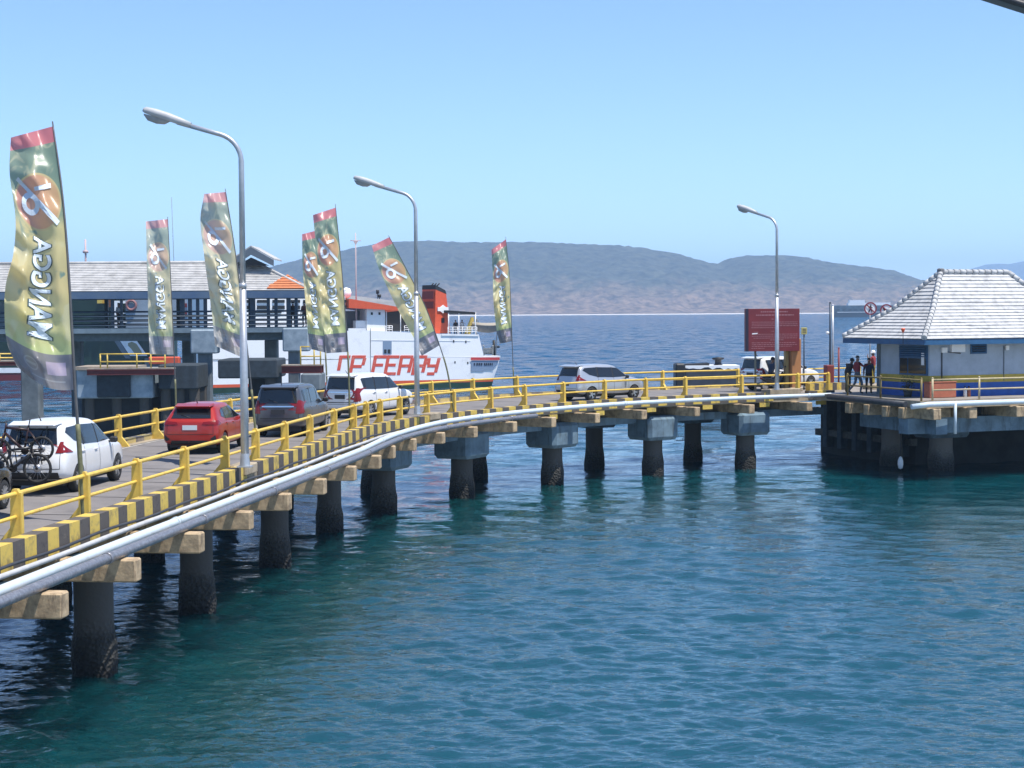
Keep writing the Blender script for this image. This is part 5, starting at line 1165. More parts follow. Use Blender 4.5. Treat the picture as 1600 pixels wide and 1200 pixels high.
def tiled(b, A, B, C, D, n, lap=.05, m=0):
    """roof slope A-B eave, D-C ridge, n stepped courses"""
    A, B, C, D = map(Vector, (A, B, C, D)); nr = (B - A).cross(D - A).normalized()
    if nr.z < 0: nr = -nr
    for k in range(n):
        l0, r0, l1, r1 = A.lerp(D, k / n), B.lerp(C, k / n), A.lerp(D, (k + 1) / n), B.lerp(C, (k + 1) / n); j = random.uniform(-.006, .006)
        b.add([l0 + nr * (lap + j), r0 + nr * (lap - j), r1 + nr * .004, l1 + nr * .004], [(0, 1, 2, 3)], m); b.add([l0, r0, r0 + nr * (lap - j), l0 + nr * (lap + j)], [(0, 1, 2, 3)], m)
term = thing('ferry_terminal', 'open ferry terminal on columns with weathered grey tile roof', 'building', (tp(200, 600).x, TY + 4, 0))
ev = lambda x, d=0: tp(x, 455, d)
zE = tp(240, 455).z; xR = tp(483, 455).x; xL = tp(-120, 455).x; DP = 8.0; zR = tp(240, 412, 4).z; xRid = tp(398, 412, 4).x
b = MB()
tiled(b, (xL, TY, zE), (xR, TY, zE), (xRid, TY + 4, zR), (xL, TY + 4, zR), 16, .045)
tiled(b, (xR, TY + DP, zE), (xL, TY + DP, zE), (xL, TY + 4, zR), (xRid, TY + 4, zR), 8, .045)
tiled(b, (xR, TY, zE), (xR, TY + DP, zE), (xRid, TY + 4, zR), (xRid, TY + 4, zR), 16, .045)
b.build('roof', M_TILE, term, fix=False)
# patch of new orange tiles on the near slope by the hip
def on_slope(x, y):
    o = Vector((0, 0, HC)); d = ray(x, y); n_ = Vector((0, -(zR - zE), 4)).normalized(); t_ = (Vector((xL, TY, zE)) - o).dot(n_) / d.dot(n_); return o + d * t_ + n_ * .075
b = MB()
edge = [(418, 451), (422, 447.5), (436, 443.5), (430, 440), (441, 436.5), (448, 433.5), (451, 431)]
for k in range(6):
    x0 = [417, 420, 427, 432, 438, 446][k]; x1 = [481, 476, 471, 466, 460, 454][k]; y0 = 452.3 - k * 3.7; y1 = y0 - 3.7; nn_ = Vector((0, -.7, .7)) * .05
    a, b2, c, d = on_slope(x0, y0), on_slope(x1, y0), on_slope(x1 - 4.5, y1), on_slope(x0 + 3, y1); b.add([a + nn_, b2 + nn_, c, d], [(0, 1, 2, 3)]); b.add([a - nn_ * .5, b2 - nn_ * .5, b2 + nn_, a + nn_], [(0, 1, 2, 3)])
b.build('roof_patch', M_TILEO, term, fix=False)
# hip and ridge tiles, fascia
b = MB(); b.tube([(xR, TY, zE + .06), (xRid, TY + 4, zR + .08)], .11, 6); b.tube([(xL, TY + 4, zR + .07), (xRid, TY + 4, zR + .07)], .11, 6); b.build('ridge_tiles', M_TILE, term)
b = MB(); h0 = zE - tp(240, 466).z
for d_ in (0, DP): b.box(((xL + xR) / 2, TY + d_, zE - .03 - h0 / 2), (xR - xL, .1, h0))
b.box((xR + .02, TY + DP / 2, zE - .03 - h0 / 2), (.1, DP + .12, h0 - .02)); b.build('fascia', M_FASC, term)
# small gablet at the ridge end, dark inside with pale barge boards
ga, gl, gr = tp(392, 393, 2.2), tp(362, 416, 2.2), tp(428, 416, 2.2)
b = MB(); b.slab([gl + Vector((.35, .06, .05)), gr + Vector((-.35, .06, .05)), ga + Vector((0, .06, -.4))], (0, .2, 0)); b.build('gable_opening', M_SHIPD, term)
b = MB()
for P_, sgn in ((gl, 1), (gr, -1)): b.slab([P_, P_ + Vector((0, 0, .42)), ga + Vector((0, 0, .3)), ga + Vector((0, 0, -.22))], (0, -.12, 0))
b.build('barge_board', mat('slate_barge', (.10, .13, .165), .7), term)
b = MB()
for P_ in (gl, gr): b.slab([P_ + Vector((0, 0, .43)), ga + Vector((0, 0, .31)), ga + Vector((0, 0, .41)), P_ + Vector((0, 0, .53))], (0, 4.2, 0))
b.build('gable_roof', M_TILE, term)
# floor slab, edge beam
zF = tp(240, 513).z; z5 = tp(240, 520.5).z; zB = tp(240, 533).z; xC = tp(478, 520).x
b = MB(); b.box(((xL + xC) / 2, TY + DP / 2, (zF + z5) / 2), (xC - xL, DP, zF - z5)); b.build('floor_slab', M_SLAB, term)
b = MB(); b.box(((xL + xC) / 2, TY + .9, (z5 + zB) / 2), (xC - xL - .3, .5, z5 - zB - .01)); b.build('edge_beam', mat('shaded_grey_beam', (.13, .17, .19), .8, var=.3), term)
b = MB(); b.box(((xL + xC) / 2, TY + DP - .9, (z5 + zB) / 2), (xC - xL - .3, .5, z5 - zB - .01)); b.build('edge_beam', M_COLM, term)
for x, wd in ((20, .22), (176, .2), (190, .16), (285, .3), (297, .24), (309, .2), (321, .22), (395, .34), (419.5, .2), (431.5, .2), (451, .28), (463, .2), (240, .2)):
    p = tp(x, 490, .35); b = MB(); b.box((p.x, p.y, (zF + zE - h0) / 2), (wd, .22, zE - h0 - zF)); b.build('post', M_FRAME, term)
for k in range(6):
    x = xL + (xC - xL) * k / 5; b = MB(); b.box((min(x + .3, xC - .3), TY + DP - .4, (zF + zE - h0) / 2), (.25, .22, zE - h0 - zF)); b.build('post', M_FRAME, term)
for y in (487.5, 494.5, 501.5, 508.5):
    z_ = tp(240, y, .25).z; b = MB(); b.tube([(xL, TY + .2, z_), (xC - .1, TY + .2, z_)], .045, 5); b.build('guard_rail', M_FRAME, term)
    b = MB(); b.tube([(xL, TY + DP - .3, z_ + .05), (xC - .1, TY + DP - .3, z_ + .05)], .045, 5); b.build('guard_rail', M_FRAME, term)
# grey wall panels at the back of the hall, dark wall at left
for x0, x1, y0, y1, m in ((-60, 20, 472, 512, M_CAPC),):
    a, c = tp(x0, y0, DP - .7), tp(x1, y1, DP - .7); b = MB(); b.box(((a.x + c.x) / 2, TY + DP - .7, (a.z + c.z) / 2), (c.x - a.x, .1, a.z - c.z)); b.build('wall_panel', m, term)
# columns with their big heads
def tcol(x0, x1, ytop, nm, m, d=0.0, dd=.9):
    a, c = tp(x0, ytop, d), tp(x1, ytop, d); b = MB(); b.box(((a.x + c.x) / 2, TY + d + dd / 2, (a.z - 3) / 2), (c.x - a.x, dd, a.z + 3), ch=.06); b.build(nm, m, term)
def thead(x0, x1, y0, y1, d=-.25, dd=1.6):
    a, c = tp(x0, y0, d), tp(x1, y1, d); b = MB(); b.box(((a.x + c.x) / 2, TY + d + dd / 2, (a.z + c.z) / 2), (c.x - a.x, dd, a.z - c.z), ch=.08); b.build('column_head', M_CAPC, term)
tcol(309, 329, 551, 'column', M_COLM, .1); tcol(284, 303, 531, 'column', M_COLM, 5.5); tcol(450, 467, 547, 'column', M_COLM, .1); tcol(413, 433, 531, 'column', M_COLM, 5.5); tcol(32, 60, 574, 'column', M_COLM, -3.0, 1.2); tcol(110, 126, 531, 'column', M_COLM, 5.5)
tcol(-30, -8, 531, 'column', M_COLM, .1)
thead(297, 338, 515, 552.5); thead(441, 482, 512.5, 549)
# breasting dolphins, walkways with yellow rails
DY = 113.0
def dp_(x, y, d=0.0): return at_y(x, y, DY + d)
def dolphin(label, x0, x1, y0, y1, depth, mats, ks=(0, 1, 2), wall=False):
    a, c = dp_(x0, y0), dp_(x1, y1); t = thing('mooring_dolphin', label, 'dolphin', ((a.x + c.x) / 2, DY + depth / 2, 0), group=None)
    b = MB(); b.box(((a.x + c.x) / 2, DY + depth / 2, (a.z + c.z) / 2), (c.x - a.x, depth, a.z - c.z), ch=.08); b.build('platform', mats, t)
    if wall: b = MB(); b.box(((a.x + c.x) / 2, DY + depth / 2 + .3, c.z / 2 - 1), ((c.x - a.x) * .92, depth - .5, c.z + 2 - .02)); b.build('added_skirt', mat('black_underside', (.012, .016, .02), .8, var=.5), t)  # closed black box added for the deep shade among the piles
    for k in ks:
        for j in range(2):
            b = MB(); x = a.x + (c.x - a.x) * (.14 + .36 * k); b.lathe([(.34, -2), (.34, c.z + .01)], (x, DY + .7 + j * (depth - 1.4), 0), n=14); b.build('pile', M_PILE, t)
    return t, a, c
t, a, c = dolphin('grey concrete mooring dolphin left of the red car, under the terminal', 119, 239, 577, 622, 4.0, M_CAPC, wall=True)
for x0, x1, nm in ((152, 205, 'fender'),):
    q0, q1 = dp_(x0, 583), dp_(x1, 621); b = MB(); b.box(((q0.x + q1.x) / 2, DY - .12, (q0.z + q1.z) / 2), (q1.x - q0.x, .24, q0.z - q1.z), ch=.08); b.build(nm, mat('dark_slate_fender', (.03, .045, .06), .8, var=.4), t)
q0, q1 = dp_(118, 573.5), dp_(213, 577); b = MB(); b.box(((q0.x + q1.x) / 2, DY + 1.5, (q0.z + q1.z) / 2), (q1.x - q0.x, 3.4, .22)); b.build('deck_plank', mat('dusty_plank', (.36, .30, .24), .8, var=.3), t)
M_GIRD = mat('dark_red_girder', (.13, .022, .022), .6, var=.3)
def walkway(label, x0, x1, y0, y1, posts, yr, d):
    q0, q1 = dp_(x0, y0, d), dp_(x1, y1, d); t = thing('walkway', label, 'walkway', ((q0.x + q1.x) / 2, DY + d, q1.z)); b = MB(); z0_, z1_ = q1.z, q0.z; xm = (q0.x + q1.x) / 2; wd = q1.x - q0.x
    for dd in (0, 1.1): b.box((xm, DY + d + dd, (z0_ + z1_) / 2), (wd, .08, z1_ - z0_)); b.box((xm, DY + d + dd, z1_ - .03), (wd, .24, .05)); b.box((xm, DY + d + dd, z0_ + .03), (wd, .24, .05))
    b.build('girder', M_GIRD, t); b = MB(); b.box((xm, DY + d + .55, z1_ + .045), (wd, 1.3, .07)); b.build('grating', mat('dusty_plank', (.36, .30, .24), .8), t)
    zt_ = dp_(x0, yr, d).z; pa, pb = dp_(posts[0], y0, d), dp_(posts[-1], y0, d)
    for zz in (zt_, (zt_ + z1_) / 2):
        b = MB(); b.tube([(pa.x, DY + d, zz), (pb.x, DY + d, zz)], .045, 6); b.build('hand_rail', M_YEL, t)
    for x in posts:
        p = dp_(x, y0, d); b = MB(); b.tube([(p.x, DY + d, z1_), (p.x, DY + d, zt_ + .02)], .05, 6); b.build('rail_post', M_YEL_D, t)
walkway('dark red walkway girder with yellow handrail beside the grey dolphin', 136, 272, 577.5, 585.5, (157, 168, 214, 236, 258), 553.5, -.6)
walkway('short red walkway girder with yellow handrail behind the grey MPV', 440, 503, 572, 583, (470, 491, 501), 542, 1.0)
walkway('red walkway with yellow handrails cut off by the left photo edge', -90, 38, 566, 571, (-80, -40, 0, 33), 553.5, -2.0)
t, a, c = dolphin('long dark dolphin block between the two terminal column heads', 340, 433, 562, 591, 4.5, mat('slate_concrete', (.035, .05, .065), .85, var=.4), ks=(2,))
q0, q1 = dp_(388, 590, 1), dp_(432, 650, 1); b = MB(); b.box(((q0.x + q1.x) / 2, DY + 2.2, q0.z / 2 - 1), (q1.x - q0.x, 2.4, q0.z + 2)); b.build('added_skirt', MATS['black_underside'], t)  # dark box added below the block
t, a, c = dolphin('small dark dolphin under the short red walkway', 470, 501, 584, 610, 3.0, M_COLM)
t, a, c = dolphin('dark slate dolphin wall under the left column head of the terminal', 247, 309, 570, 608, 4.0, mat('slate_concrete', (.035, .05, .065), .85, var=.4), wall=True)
# ------------------------------------------------------------------ guard hut and its platform
hA = Vector((19.1, 83.0, 0)); hu = Vector((.92, .392, 0)).normalized(); hv = Vector((-hu.y, hu.x, 0))   # hu along the front, hv inwards (away)
def H(a, b_, z): p = hA + hu * a + hv * b_; return (p.x, p.y, z)
M_WALL = mat('pale_grey_render', (.41, .47, .54), .8, scale=1.5, col2=(.33, .38, .44), bump=.1); M_BLUEW = mat('blue_wall_paint', (.015, .10, .42), .6, var=.25, scale=2); M_YELW = mat('yellow_wall_band', (.52, .38, .05), .6, var=.25, scale=3)
M_BLUEF = mat('blue_frame_paint', (.025, .11, .24), .5, var=.25); M_RTILE = mat('white_washed_tile', (.47, .475, .48), .8, scale=2.4, col2=(.27, .275, .285), bump=.35, bscale=6, lo=.3, hi=.55); M_WIN = mat('dark_window_glass', (.012, .016, .02), .08)
M_BOXO = mat('faded_orange_box', (.42, .13, .07), .6, var=.2)
M_PILE_L = M_PILE.copy(); M_PILE_L.name = 'lit_pile_concrete'  # brightened copy: light on the front piles put into the colour
for e_ in [n for n in M_PILE_L.node_tree.nodes if n.type == 'VALTORGB'][0].color_ramp.elements: e_.color = tuple(min(1, c * 2.6) for c in e_.color[:3]) + (1,)
plat = thing('hut_platform', 'concrete platform on thick piles carrying the guard hut', 'platform', H(4, 4, 0))
pc = [Vector((18.5, 81.1, 0)), Vector((41, 90.7, 0)), Vector((36, 106, 0)), Vector((24, 104, 0)), Vector((12.3, 97.2, 0)), Vector((14.6, 90.0, 0)), Vector((15.9, 88.2, 0))]
b = MB(); b.prism([(p.x, p.y) for p in pc], DECK - .33, DECK - .008); b.build('platform_slab', M_CONC, plat)
b = MB(); b.prism([(p.x, p.y) for p in [Vector((18.55, 81.35, 0)), Vector((40.8, 90.85, 0)), Vector((35.9, 105.8, 0)), Vector((24, 103.8, 0)), Vector((12.5, 97.1, 0)), Vector((14.8, 90.05, 0)), Vector((16, 88.3, 0))]], DECK - .004, DECK + .002); b.build('platform_paving', mat('dusty_concrete_paving', (.27, .24, .21), .85, scale=1.2, col2=(.19, .17, .15)), plat)
E = (Vector((41, 90.7, 0)) - pc[0]).normalized(); En = Vector((E.y, -E.x, 0)); Lf = (pc[6] - pc[0]).normalized(); Ln = Vector((Lf.y, -Lf.x, 0)) * -1
def edge_beam(p, n, wd=.42, ln=2.6, out=.55, h=.5):
    c = p + n * (out - ln / 2); b = MB(); b.box((c.x, c.y, DECK - .335 - h / 2), (ln, wd, h), math.atan2(n.y, n.x), ch=.03); b.build('crossbeam', M_BEAM, plat)
for d in (.55, 2.6, 5.2, 7.9, 10.5): edge_beam(pc[0] + E * d, En, wd=.42 + random.uniform(-.03, .05), out=.5 + random.uniform(-.08, .08))
for d in (1.2, 2.6, 4.2, 5.9): edge_beam(pc[0] + Lf * d, Ln, out=.3)
b = MB(); c = pc[0] + E * 8 - En * 1.3; b.box((c.x, c.y, DECK - 1.2), (16, .7, .72), math.atan2(E.y, E.x)); b.build('girder', M_BLUEC, plat)
b = MB(); c = pc[0] + Lf * 3.4 - Ln * 1.2; b.box((c.x, c.y, DECK - 1.2), (6.6, .6, .70), math.atan2(Lf.y, Lf.x)); b.build('girder', M_BLUEC, plat)
for (px, py), rr, capped in (((1393, 727), .50, 0), ((1470, 734), .56, 1), ((1552, 718), .54, 0), ((1620, 716), .5, 0)):
    p = at_z(px, py, 0); pile_mb(p.x, p.y, rr, DECK - 1.5).build('pile', M_PILE_L, plat)
    cap_mb(p.x, p.y, math.atan2(E.y, E.x), 2.3 if capped else 1.6, 1.7, DECK - (2.05 if capped else 1.75), DECK - 1.5).build('pile_cap', M_BLUEC, plat)
# the old caisson behind the piles
def tide_wall():
    m = mat('tidal_wall', (.055, .07, .085), .85, var=.4, scale=.8, bump=.3); return m
cq = [Vector((16.9, 98, 0)), Vector((20.2, 89.6, 0)), Vector((42, 97, 0)), Vector((39, 110, 0)), Vector((19, 106, 0))]
b = MB(); b.prism([(p.x, p.y) for p in cq], -2, DECK - .6); b.build('caisson_wall', mat('black_tidal_concrete', (.03, .034, .038), .9, scale=.7, col2=(.012, .014, .017), bump=.4, bscale=4), plat)
b = MB(); c = (cq[0] + cq[1]) / 2; nrm = Vector((-.93, -.36, 0)); ang = math.atan2((cq[1] - cq[0]).y, (cq[1] - cq[0]).x)
b.box((c.x - .12, c.y - .05, 1.15), (9.2, .35, .35), ang); b.build('caisson_ledge', mat('barnacle_ledge', (.12, .12, .11), .9, var=.5, scale=4, bump=.5, bscale=12), plat)
for k in range(6):
    p = cq[0].lerp(cq[1], .12 + k * .16); b = MB(); b.box((p.x - .15, p.y - .06, 1.9), (.4, .5, 3.0), ang); b.build('caisson_pier', mat('slate_pier', (.06, .085, .11), .85, var=.4), plat)
# pale float hung under the platform edge
p = at_z(1407, 722, .5); t = thing('mooring_float', 'white float hanging at the waterline between the dark piles', 'float', (p.x, p.y, .1)); b = MB(); b.lathe([(.0, 0), (.10, .06), (.14, .25), (.13, .42), (.07, .58), (0, .64)], (p.x, p.y, .15), n=12); b.build('body', M_SHIPW, t); b = MB(); b.tube([(p.x, p.y, .78), (p.x, p.y, DECK - 1.6)], .02, 5); b.build('rope', M_DARKST, t)
# edge pipe: white along the front, dark along the left side
b = MB(); path = [pc[6] + Ln * .35 + Vector((0, 0, DECK - .1)), pc[0] + Lf * .6 + Ln * .4 + Vector((0, 0, DECK - .16))]; t = thing('edge_pipe', 'dark pipe along the left edge of the hut platform', 'pipe', tuple(path[0])); b.tube(path, .13, 10); b.build('run', M_DARKST, t)
path = [pc[0] + E * (-.7) + En * .3 + Vector((0, 0, DECK - .22)), pc[0] + E * .2 + En * .42 + Vector((0, 0, DECK - .13)), pc[0] + E * 22 + En * .42 + Vector((0, 0, DECK - .10))]
t = thing('edge_pipe', 'white pipe along the front edge of the hut platform', 'pipe', tuple(path[0])); b = MB(); b.tube(path, .12, 10); b.build('run', M_WPIPE, t)
p = pc[0] + E * 1.55 + En * .5; t = thing('drain_pipe', 'thin white drain pipe hanging below the hut platform edge', 'pipe', (p.x, p.y, 2)); b = MB(); b.tube([(p.x, p.y, DECK - .1), (p.x, p.y, DECK - 1.5)], .07, 8); b.build('run', M_WPIPE, t)
# rusty canvas hanging under the edge
p = pc[0] + E * 6.5 + En * .3; t = thing('safety_net', 'sagging pale canvas strip under the hut platform edge', 'net', (p.x, p.y, 3)); b = MB()
b.grid([[tuple(p + E * (-1.6 + 3.2 * i / 10) + Vector((0, 0, -.42 - (.36 * k / 3) * (1 - (i / 5 - 1) ** 2 * .7))) + En * (.1 + .12 * k)) for i in range(11)] for k in range(4)]); b.build('canvas', mat('dirty_canvas', (.34, .31, .28), .9, var=.35, scale=4), t, fix=False)

# hut
hut = thing('guard_hut', 'grey and blue guard hut with steep white tile hip roof', 'hut', H(5, 3.4, DECK))
ZE = 6.42; FL, DPH = 10.7, 6.7; INS = 1.12
b = MB(); zr_ = at_y(1500, 427, 87.6).z; ra, rb = DPH / 2 + .05, FL - DPH / 2 + .1
tk = .52; zk = ZE + (zr_ - ZE) * .43      # the slopes kick out towards the eaves
def K(a, b_, ra_): return H(a + (ra_ - a) * tk, b_ + (DPH / 2 - b_) * tk, zk)
for (A0, B0), (ra0, rb0) in ((((0, 0), (FL, 0)), (ra, rb)), (((0, DPH), (0, 0)), (ra, ra)), (((FL, DPH), (0, DPH)), (rb, ra)), (((FL, 0), (FL, DPH)), (rb, rb))):
    KA, KB = K(*A0, ra0), K(*B0, rb0)
    tiled(b, H(*A0, ZE), H(*B0, ZE), KB, KA, 9, .045); tiled(b, KA, KB, H(rb0, DPH / 2, zr_), H(ra0, DPH / 2, zr_), 10, .045)
b.build('roof', M_RTILE, hut, fix=False)
b = MB()
def ridge(b, A, B, n, r=.13):
    A, B = Vector(A), Vector(B)
    for k in range(n):
        p, q = A.lerp(B, k / n), A.lerp(B, (k + .96) / n); b.tube([p, q], [r * 1.08, r * .88], 8)
up = Vector((0, 0, .07))
for A, B, n in ((H(0, 0, ZE), K(0, 0, ra), 9), (K(0, 0, ra), H(ra, DPH / 2, zr_), 9), (H(FL, 0, ZE), K(FL, 0, rb), 9), (K(FL, 0, rb), H(rb, DPH / 2, zr_), 9), (H(0, DPH, ZE), K(0, DPH, ra), 9), (K(0, DPH, ra), H(ra, DPH / 2, zr_), 9), (H(ra, DPH / 2, zr_), H(rb, DPH / 2, zr_), 11)): ridge(b, Vector(A) + up, Vector(B) + up, n)
b.build('ridge_tiles', M_RTILE, hut)
b = MB(); b.box(H(ra, DPH / 2, zr_ + .1), (.3, .3, .28), .4, ch=.05); b.build('ridge_end', mat('weathered_ridge', (.2, .2, .21), .8, var=.4), hut)
b = MB(); t_ = .035
for (a0, b0), (a1, b1) in (((0, t_), (FL, t_)), ((t_, 0), (t_, DPH)), ((0, DPH - t_), (FL, DPH - t_)), ((FL - t_, 0), (FL - t_, DPH))):
    P0, P1 = Vector(H(a0, b0, 0)), Vector(H(a1, b1, 0)); c = (P0 + P1) / 2; b.box((c.x, c.y, ZE - .14), ((P1 - P0).length, .06, .24), math.atan2((P1 - P0).y, (P1 - P0).x))
b.build('fascia', M_BLUEF, hut)
b = MB(); b.hexa([H(.06, .06, ZE - .24), H(FL - .06, .06, ZE - .24), H(FL - .06, DPH - .06, ZE - .24), H(.06, DPH - .06, ZE - .24), H(.06, .06, ZE - .2), H(FL - .06, .06, ZE - .2), H(FL - .06, DPH - .06, ZE - .2), H(.06, DPH - .06, ZE - .2)]); b.build('soffit', M_WALL, hut)
i0, i1, j0, j1 = INS, FL - 1.1, INS, DPH - 1.4
def hbox(a0, a1, b0, b1, z0, z1, nm, m, parent=hut):
    b = MB(); b.hexa([H(a0, b0, z0), H(a1, b0, z0), H(a1, b1, z0), H(a0, b1, z0), H(a0, b0, z1), H(a1, b0, z1), H(a1, b1, z1), H(a0, b1, z1)]); return b.build(nm, m, parent)
hbox(i0, i1, j0, j1, DECK + 1.02, ZE - .24, 'wall', M_WALL); hbox(i0 - .025, i1 + .025, j0 - .025, j1 + .025, DECK + .66, DECK + 1.02, 'wall_band', M_YELW); hbox(i0 - .02, i1 + .02, j0 - .02, j1 + .02, DECK, DECK + .66, 'wall_base', M_BLUEW)
# left wall window: louvre over two dark panes (left wall is at a = i0)
w0, w1, z0_, z1_ = j0 + .12, j0 + 2.35, DECK + 1.02, ZE - .32
fr = hbox(i0 - .05, i0 + .02, w0, w1, z0_, z1_, 'window', M_BLUEF)
hbox(i0 - .065, i0 - .03, w0 + .08, w0 + 1.48, z0_ + .08, z1_ - .62, 'pane', M_WIN, fr); hbox(i0 - .065, i0 - .03, w0 + 1.56, w1 - .08, z0_ + .08, z1_ - .62, 'pane', M_WIN, fr)
b = MB()
for k in range(5): z = z1_ - .1 - k * .1; b.hexa([H(i0 - .12, w0 + .05, z - .05), H(i0 - .12, w1 - .05, z - .05), H(i0 - .05, w1 - .05, z), H(i0 - .05, w0 + .05, z), H(i0 - .12, w0 + .05, z - .03), H(i0 - .12, w1 - .05, z - .03), H(i0 - .05, w1 - .05, z + .02), H(i0 - .05, w0 + .05, z + .02)])
b.build('louvre', M_BLUEF, fr)
hbox(i0 - .08, i0 - .066, w0 + .2, w0 + .42, z0_ + .5, z0_ + 1.1, 'notice', M_SHIPW, fr)
hbox(i0 - .06, i0 + .02, j1 - .22, j1 + .03, DECK, ZE - .24, 'corner_post', M_COLM)
# front wall: meter boxes, conduit, louvre vent, lower louvre (front wall is at b = j0)
def fx(px): # pixel x -> distance along the front wall
    d = ray(px, 560); o = Vector((0, 0, HC)); P0 = Vector(H(0, j0, 0)); n_ = hv; t_ = (P0 - o).dot(n_) / d.dot(n_); return (o + d * t_ - Vector(H(0, 0, 0))).dot(hu)
def fz(py, px): d = ray(px, py); o = Vector((0, 0, HC)); P0 = Vector(H(0, j0, 0)); t_ = (P0 - o).dot(hv) / d.dot(hv); return (o + d * t_).z
hbox(fx(1470), fx(1478), j0 - .12, j0, fz(551, 1474), fz(543, 1474), 'meter_box', M_SHIPW); hbox(fx(1484), fx(1505), j0 - .16, j0, fz(550, 1490), fz(538, 1490), 'meter_box', M_SHIPW)
b = MB(); b.tube([H(fx(1471), j0 - .04, DECK + .7), H(fx(1471), j0 - .04, fz(549, 1471)), H(fx(1500), j0 - .04, fz(552, 1500))], .03, 6); b.build('conduit', M_DARKST, hut)
b = MB(); b.tube([H(fx(1568), j0 - .03, DECK + .7), H(fx(1568), j0 - .03, fz(540, 1568))], .02, 6); b.build('conduit', M_COLM, hut); hbox(fx(1570), fx(1575), j0 - .1, j0, fz(547, 1572), fz(540, 1572), 'wall_lamp', M_SHIPW)
def louvre(x0, x1, y0, y1, n):
    a0, a1, zt_, zb_ = fx(x0), fx(x1), fz(y0, x0), fz(y1, x0); f_ = hbox(a0, a1, j0 - .05, j0, zb_, zt_, 'vent', M_BLUEF); hbox(a0 + .08, a1 - .08, j0 - .06, j0 - .04, zb_ + .08, zt_ - .08, 'vent_opening', M_SHIPD, f_); b = MB()
    for k in range(n): z = zb_ + .1 + (zt_ - zb_ - .2) * k / (n - 1); b.hexa([H(a0 + .06, j0 - .12, z - .04), H(a1 - .06, j0 - .12, z - .04), H(a1 - .06, j0 - .05, z), H(a0 + .06, j0 - .05, z), H(a0 + .06, j0 - .12, z - .02), H(a1 - .06, j0 - .12, z - .02), H(a1 - .06, j0 - .05, z + .02), H(a0 + .06, j0 - .05, z + .02)])
    b.build('slats', M_BLUEF, f_)
louvre(1516, 1541, 536, 553, 4)
# boxes and plants in front of the hut
def loose(nm, lab, cat, a0, a1, b0, b1, z0, z1, m):
    t = thing(nm, lab, cat, H((a0 + a1) / 2, (b0 + b1) / 2, z0)); b = MB(); c = H((a0 + a1) / 2, (b0 + b1) / 2, (z0 + z1) / 2); b.box(c, (a1 - a0, b1 - b0, z1 - z0), math.atan2(hu.y, hu.x), ch=.03); b.build('body', m, t)
    b = MB(); b.box((c[0], c[1], z1 + .02), (a1 - a0 + .04, b1 - b0 + .04, .05), math.atan2(hu.y, hu.x), ch=.012); b.build('lid', m, t); return t
loose('equipment_box', 'faded orange box against the blue base of the hut front', 'box', fx(1441), fx(1482), j0 - .62, j0 - .1, DECK + .004, DECK + .72, M_BOXO)
p = Vector(H(i0 - .5, j0 + 1.0, 0)); t = thing('potted_plant', 'dark leafy potted plant at the left wall of the hut', 'plant', (p.x, p.y, DECK)); b = MB(); b.lathe([(0, 0), (.17, 0), (.23, .3), (.2, .3), (.19, .25), (0, .25)], (p.x, p.y, DECK), n=14); b.build('pot', mat('dark_pot', (.05, .045, .04), .7), t)
b = MB()
for k in range(170):
    a = random.uniform(0, 6.28); r_ = random.uniform(0, .32); z = DECK + random.uniform(.3, .98); q = Vector((p.x + r_ * math.cos(a), p.y + r_ * math.sin(a), z)); d = Vector((math.cos(a), math.sin(a), random.uniform(-.5, .6))).normalized() * random.uniform(.07, .13); s_ = d.orthogonal().normalized() * .03
    b.add([q, q + d * .5 + s_, q + d, q + d * .5 - s_], [(0, 1, 2, 3)])
b.build('leaves', mat('dark_leaf', (.025, .045, .02), .6, var=.4), t, fix=False); b = MB()
for k in range(7): a = k * .9; b.tube([(p.x, p.y, DECK + .22), (p.x + .12 * math.cos(a), p.y + .12 * math.sin(a), DECK + .75)], .012, 5)
b.build('stems', mat('stem_brown', (.06, .045, .03), .8), t)
for px, m, lab in ((1503, M_SHIPW, 'small white canister at the foot of the hut front'), (1509, M_BOXO, 'small reddish canister at the foot of the hut front')):
    p = H(fx(px), j0 - .25, DECK); t = thing('canister', lab, 'canister', p); b = MB(); b.lathe([(0, 0), (.09, 0), (.09, .34), (.04, .40), (.04, .46), (0, .46)], p, n=12); b.build('body', m, t); b = MB(); b.lathe([(.05, .45), (.05, .5), (0, .5)], p, n=10); b.build('cap', M_TRIM, t)
# platform railing: pale thin pipes
M_PRAIL = mat('pale_yellow_pipe', (.50, .42, .23), .5, scale=5, col2=(.36, .29, .2)); 
def pipe_rail(lab, pts, tops, m):
    t = thing('pipe_railing', lab, 'railing', (pts[0].x, pts[0].y, DECK))
    for p in pts:
        b = MB(); b.tube([(p.x, p.y, DECK - .15), (p.x, p.y, DECK + 1.02)], .05, 8); b.lathe([(.052, 0), (.06, .03), (0, .08)], (p.x, p.y, DECK + 1.0), n=8); b.build('post', m, t)
    for nm, z in (('top_rail', .95), ('middle_rail', .48)):
        b = MB(); b.tube([p + Vector((0, 0, DECK + z)) for p in tops], .038, 8); b.build(nm, m, t)
F = [pc[0] + E * d + En * -.12 for d in (.75, 3.35, 6.1, 9.0, 12, 15)]
pipe_rail('pale pipe railing along the front of the hut platform', F, F, M_PRAIL)
Lp = [pc[0] + Lf * d + Ln * -.15 for d in (.15, 3.6, 6.6)]
pipe_rail('dull pipe railing along the left side of the hut platform, by the people', Lp, Lp, mat('dull_yellow_pipe', (.22, .17, .06), .6, var=.4, scale=4))
fence = [Vector((15.4, 92.6, 0)), Vector((17.1, 93.4, 0)), Vector((18.8, 94.2, 0))]
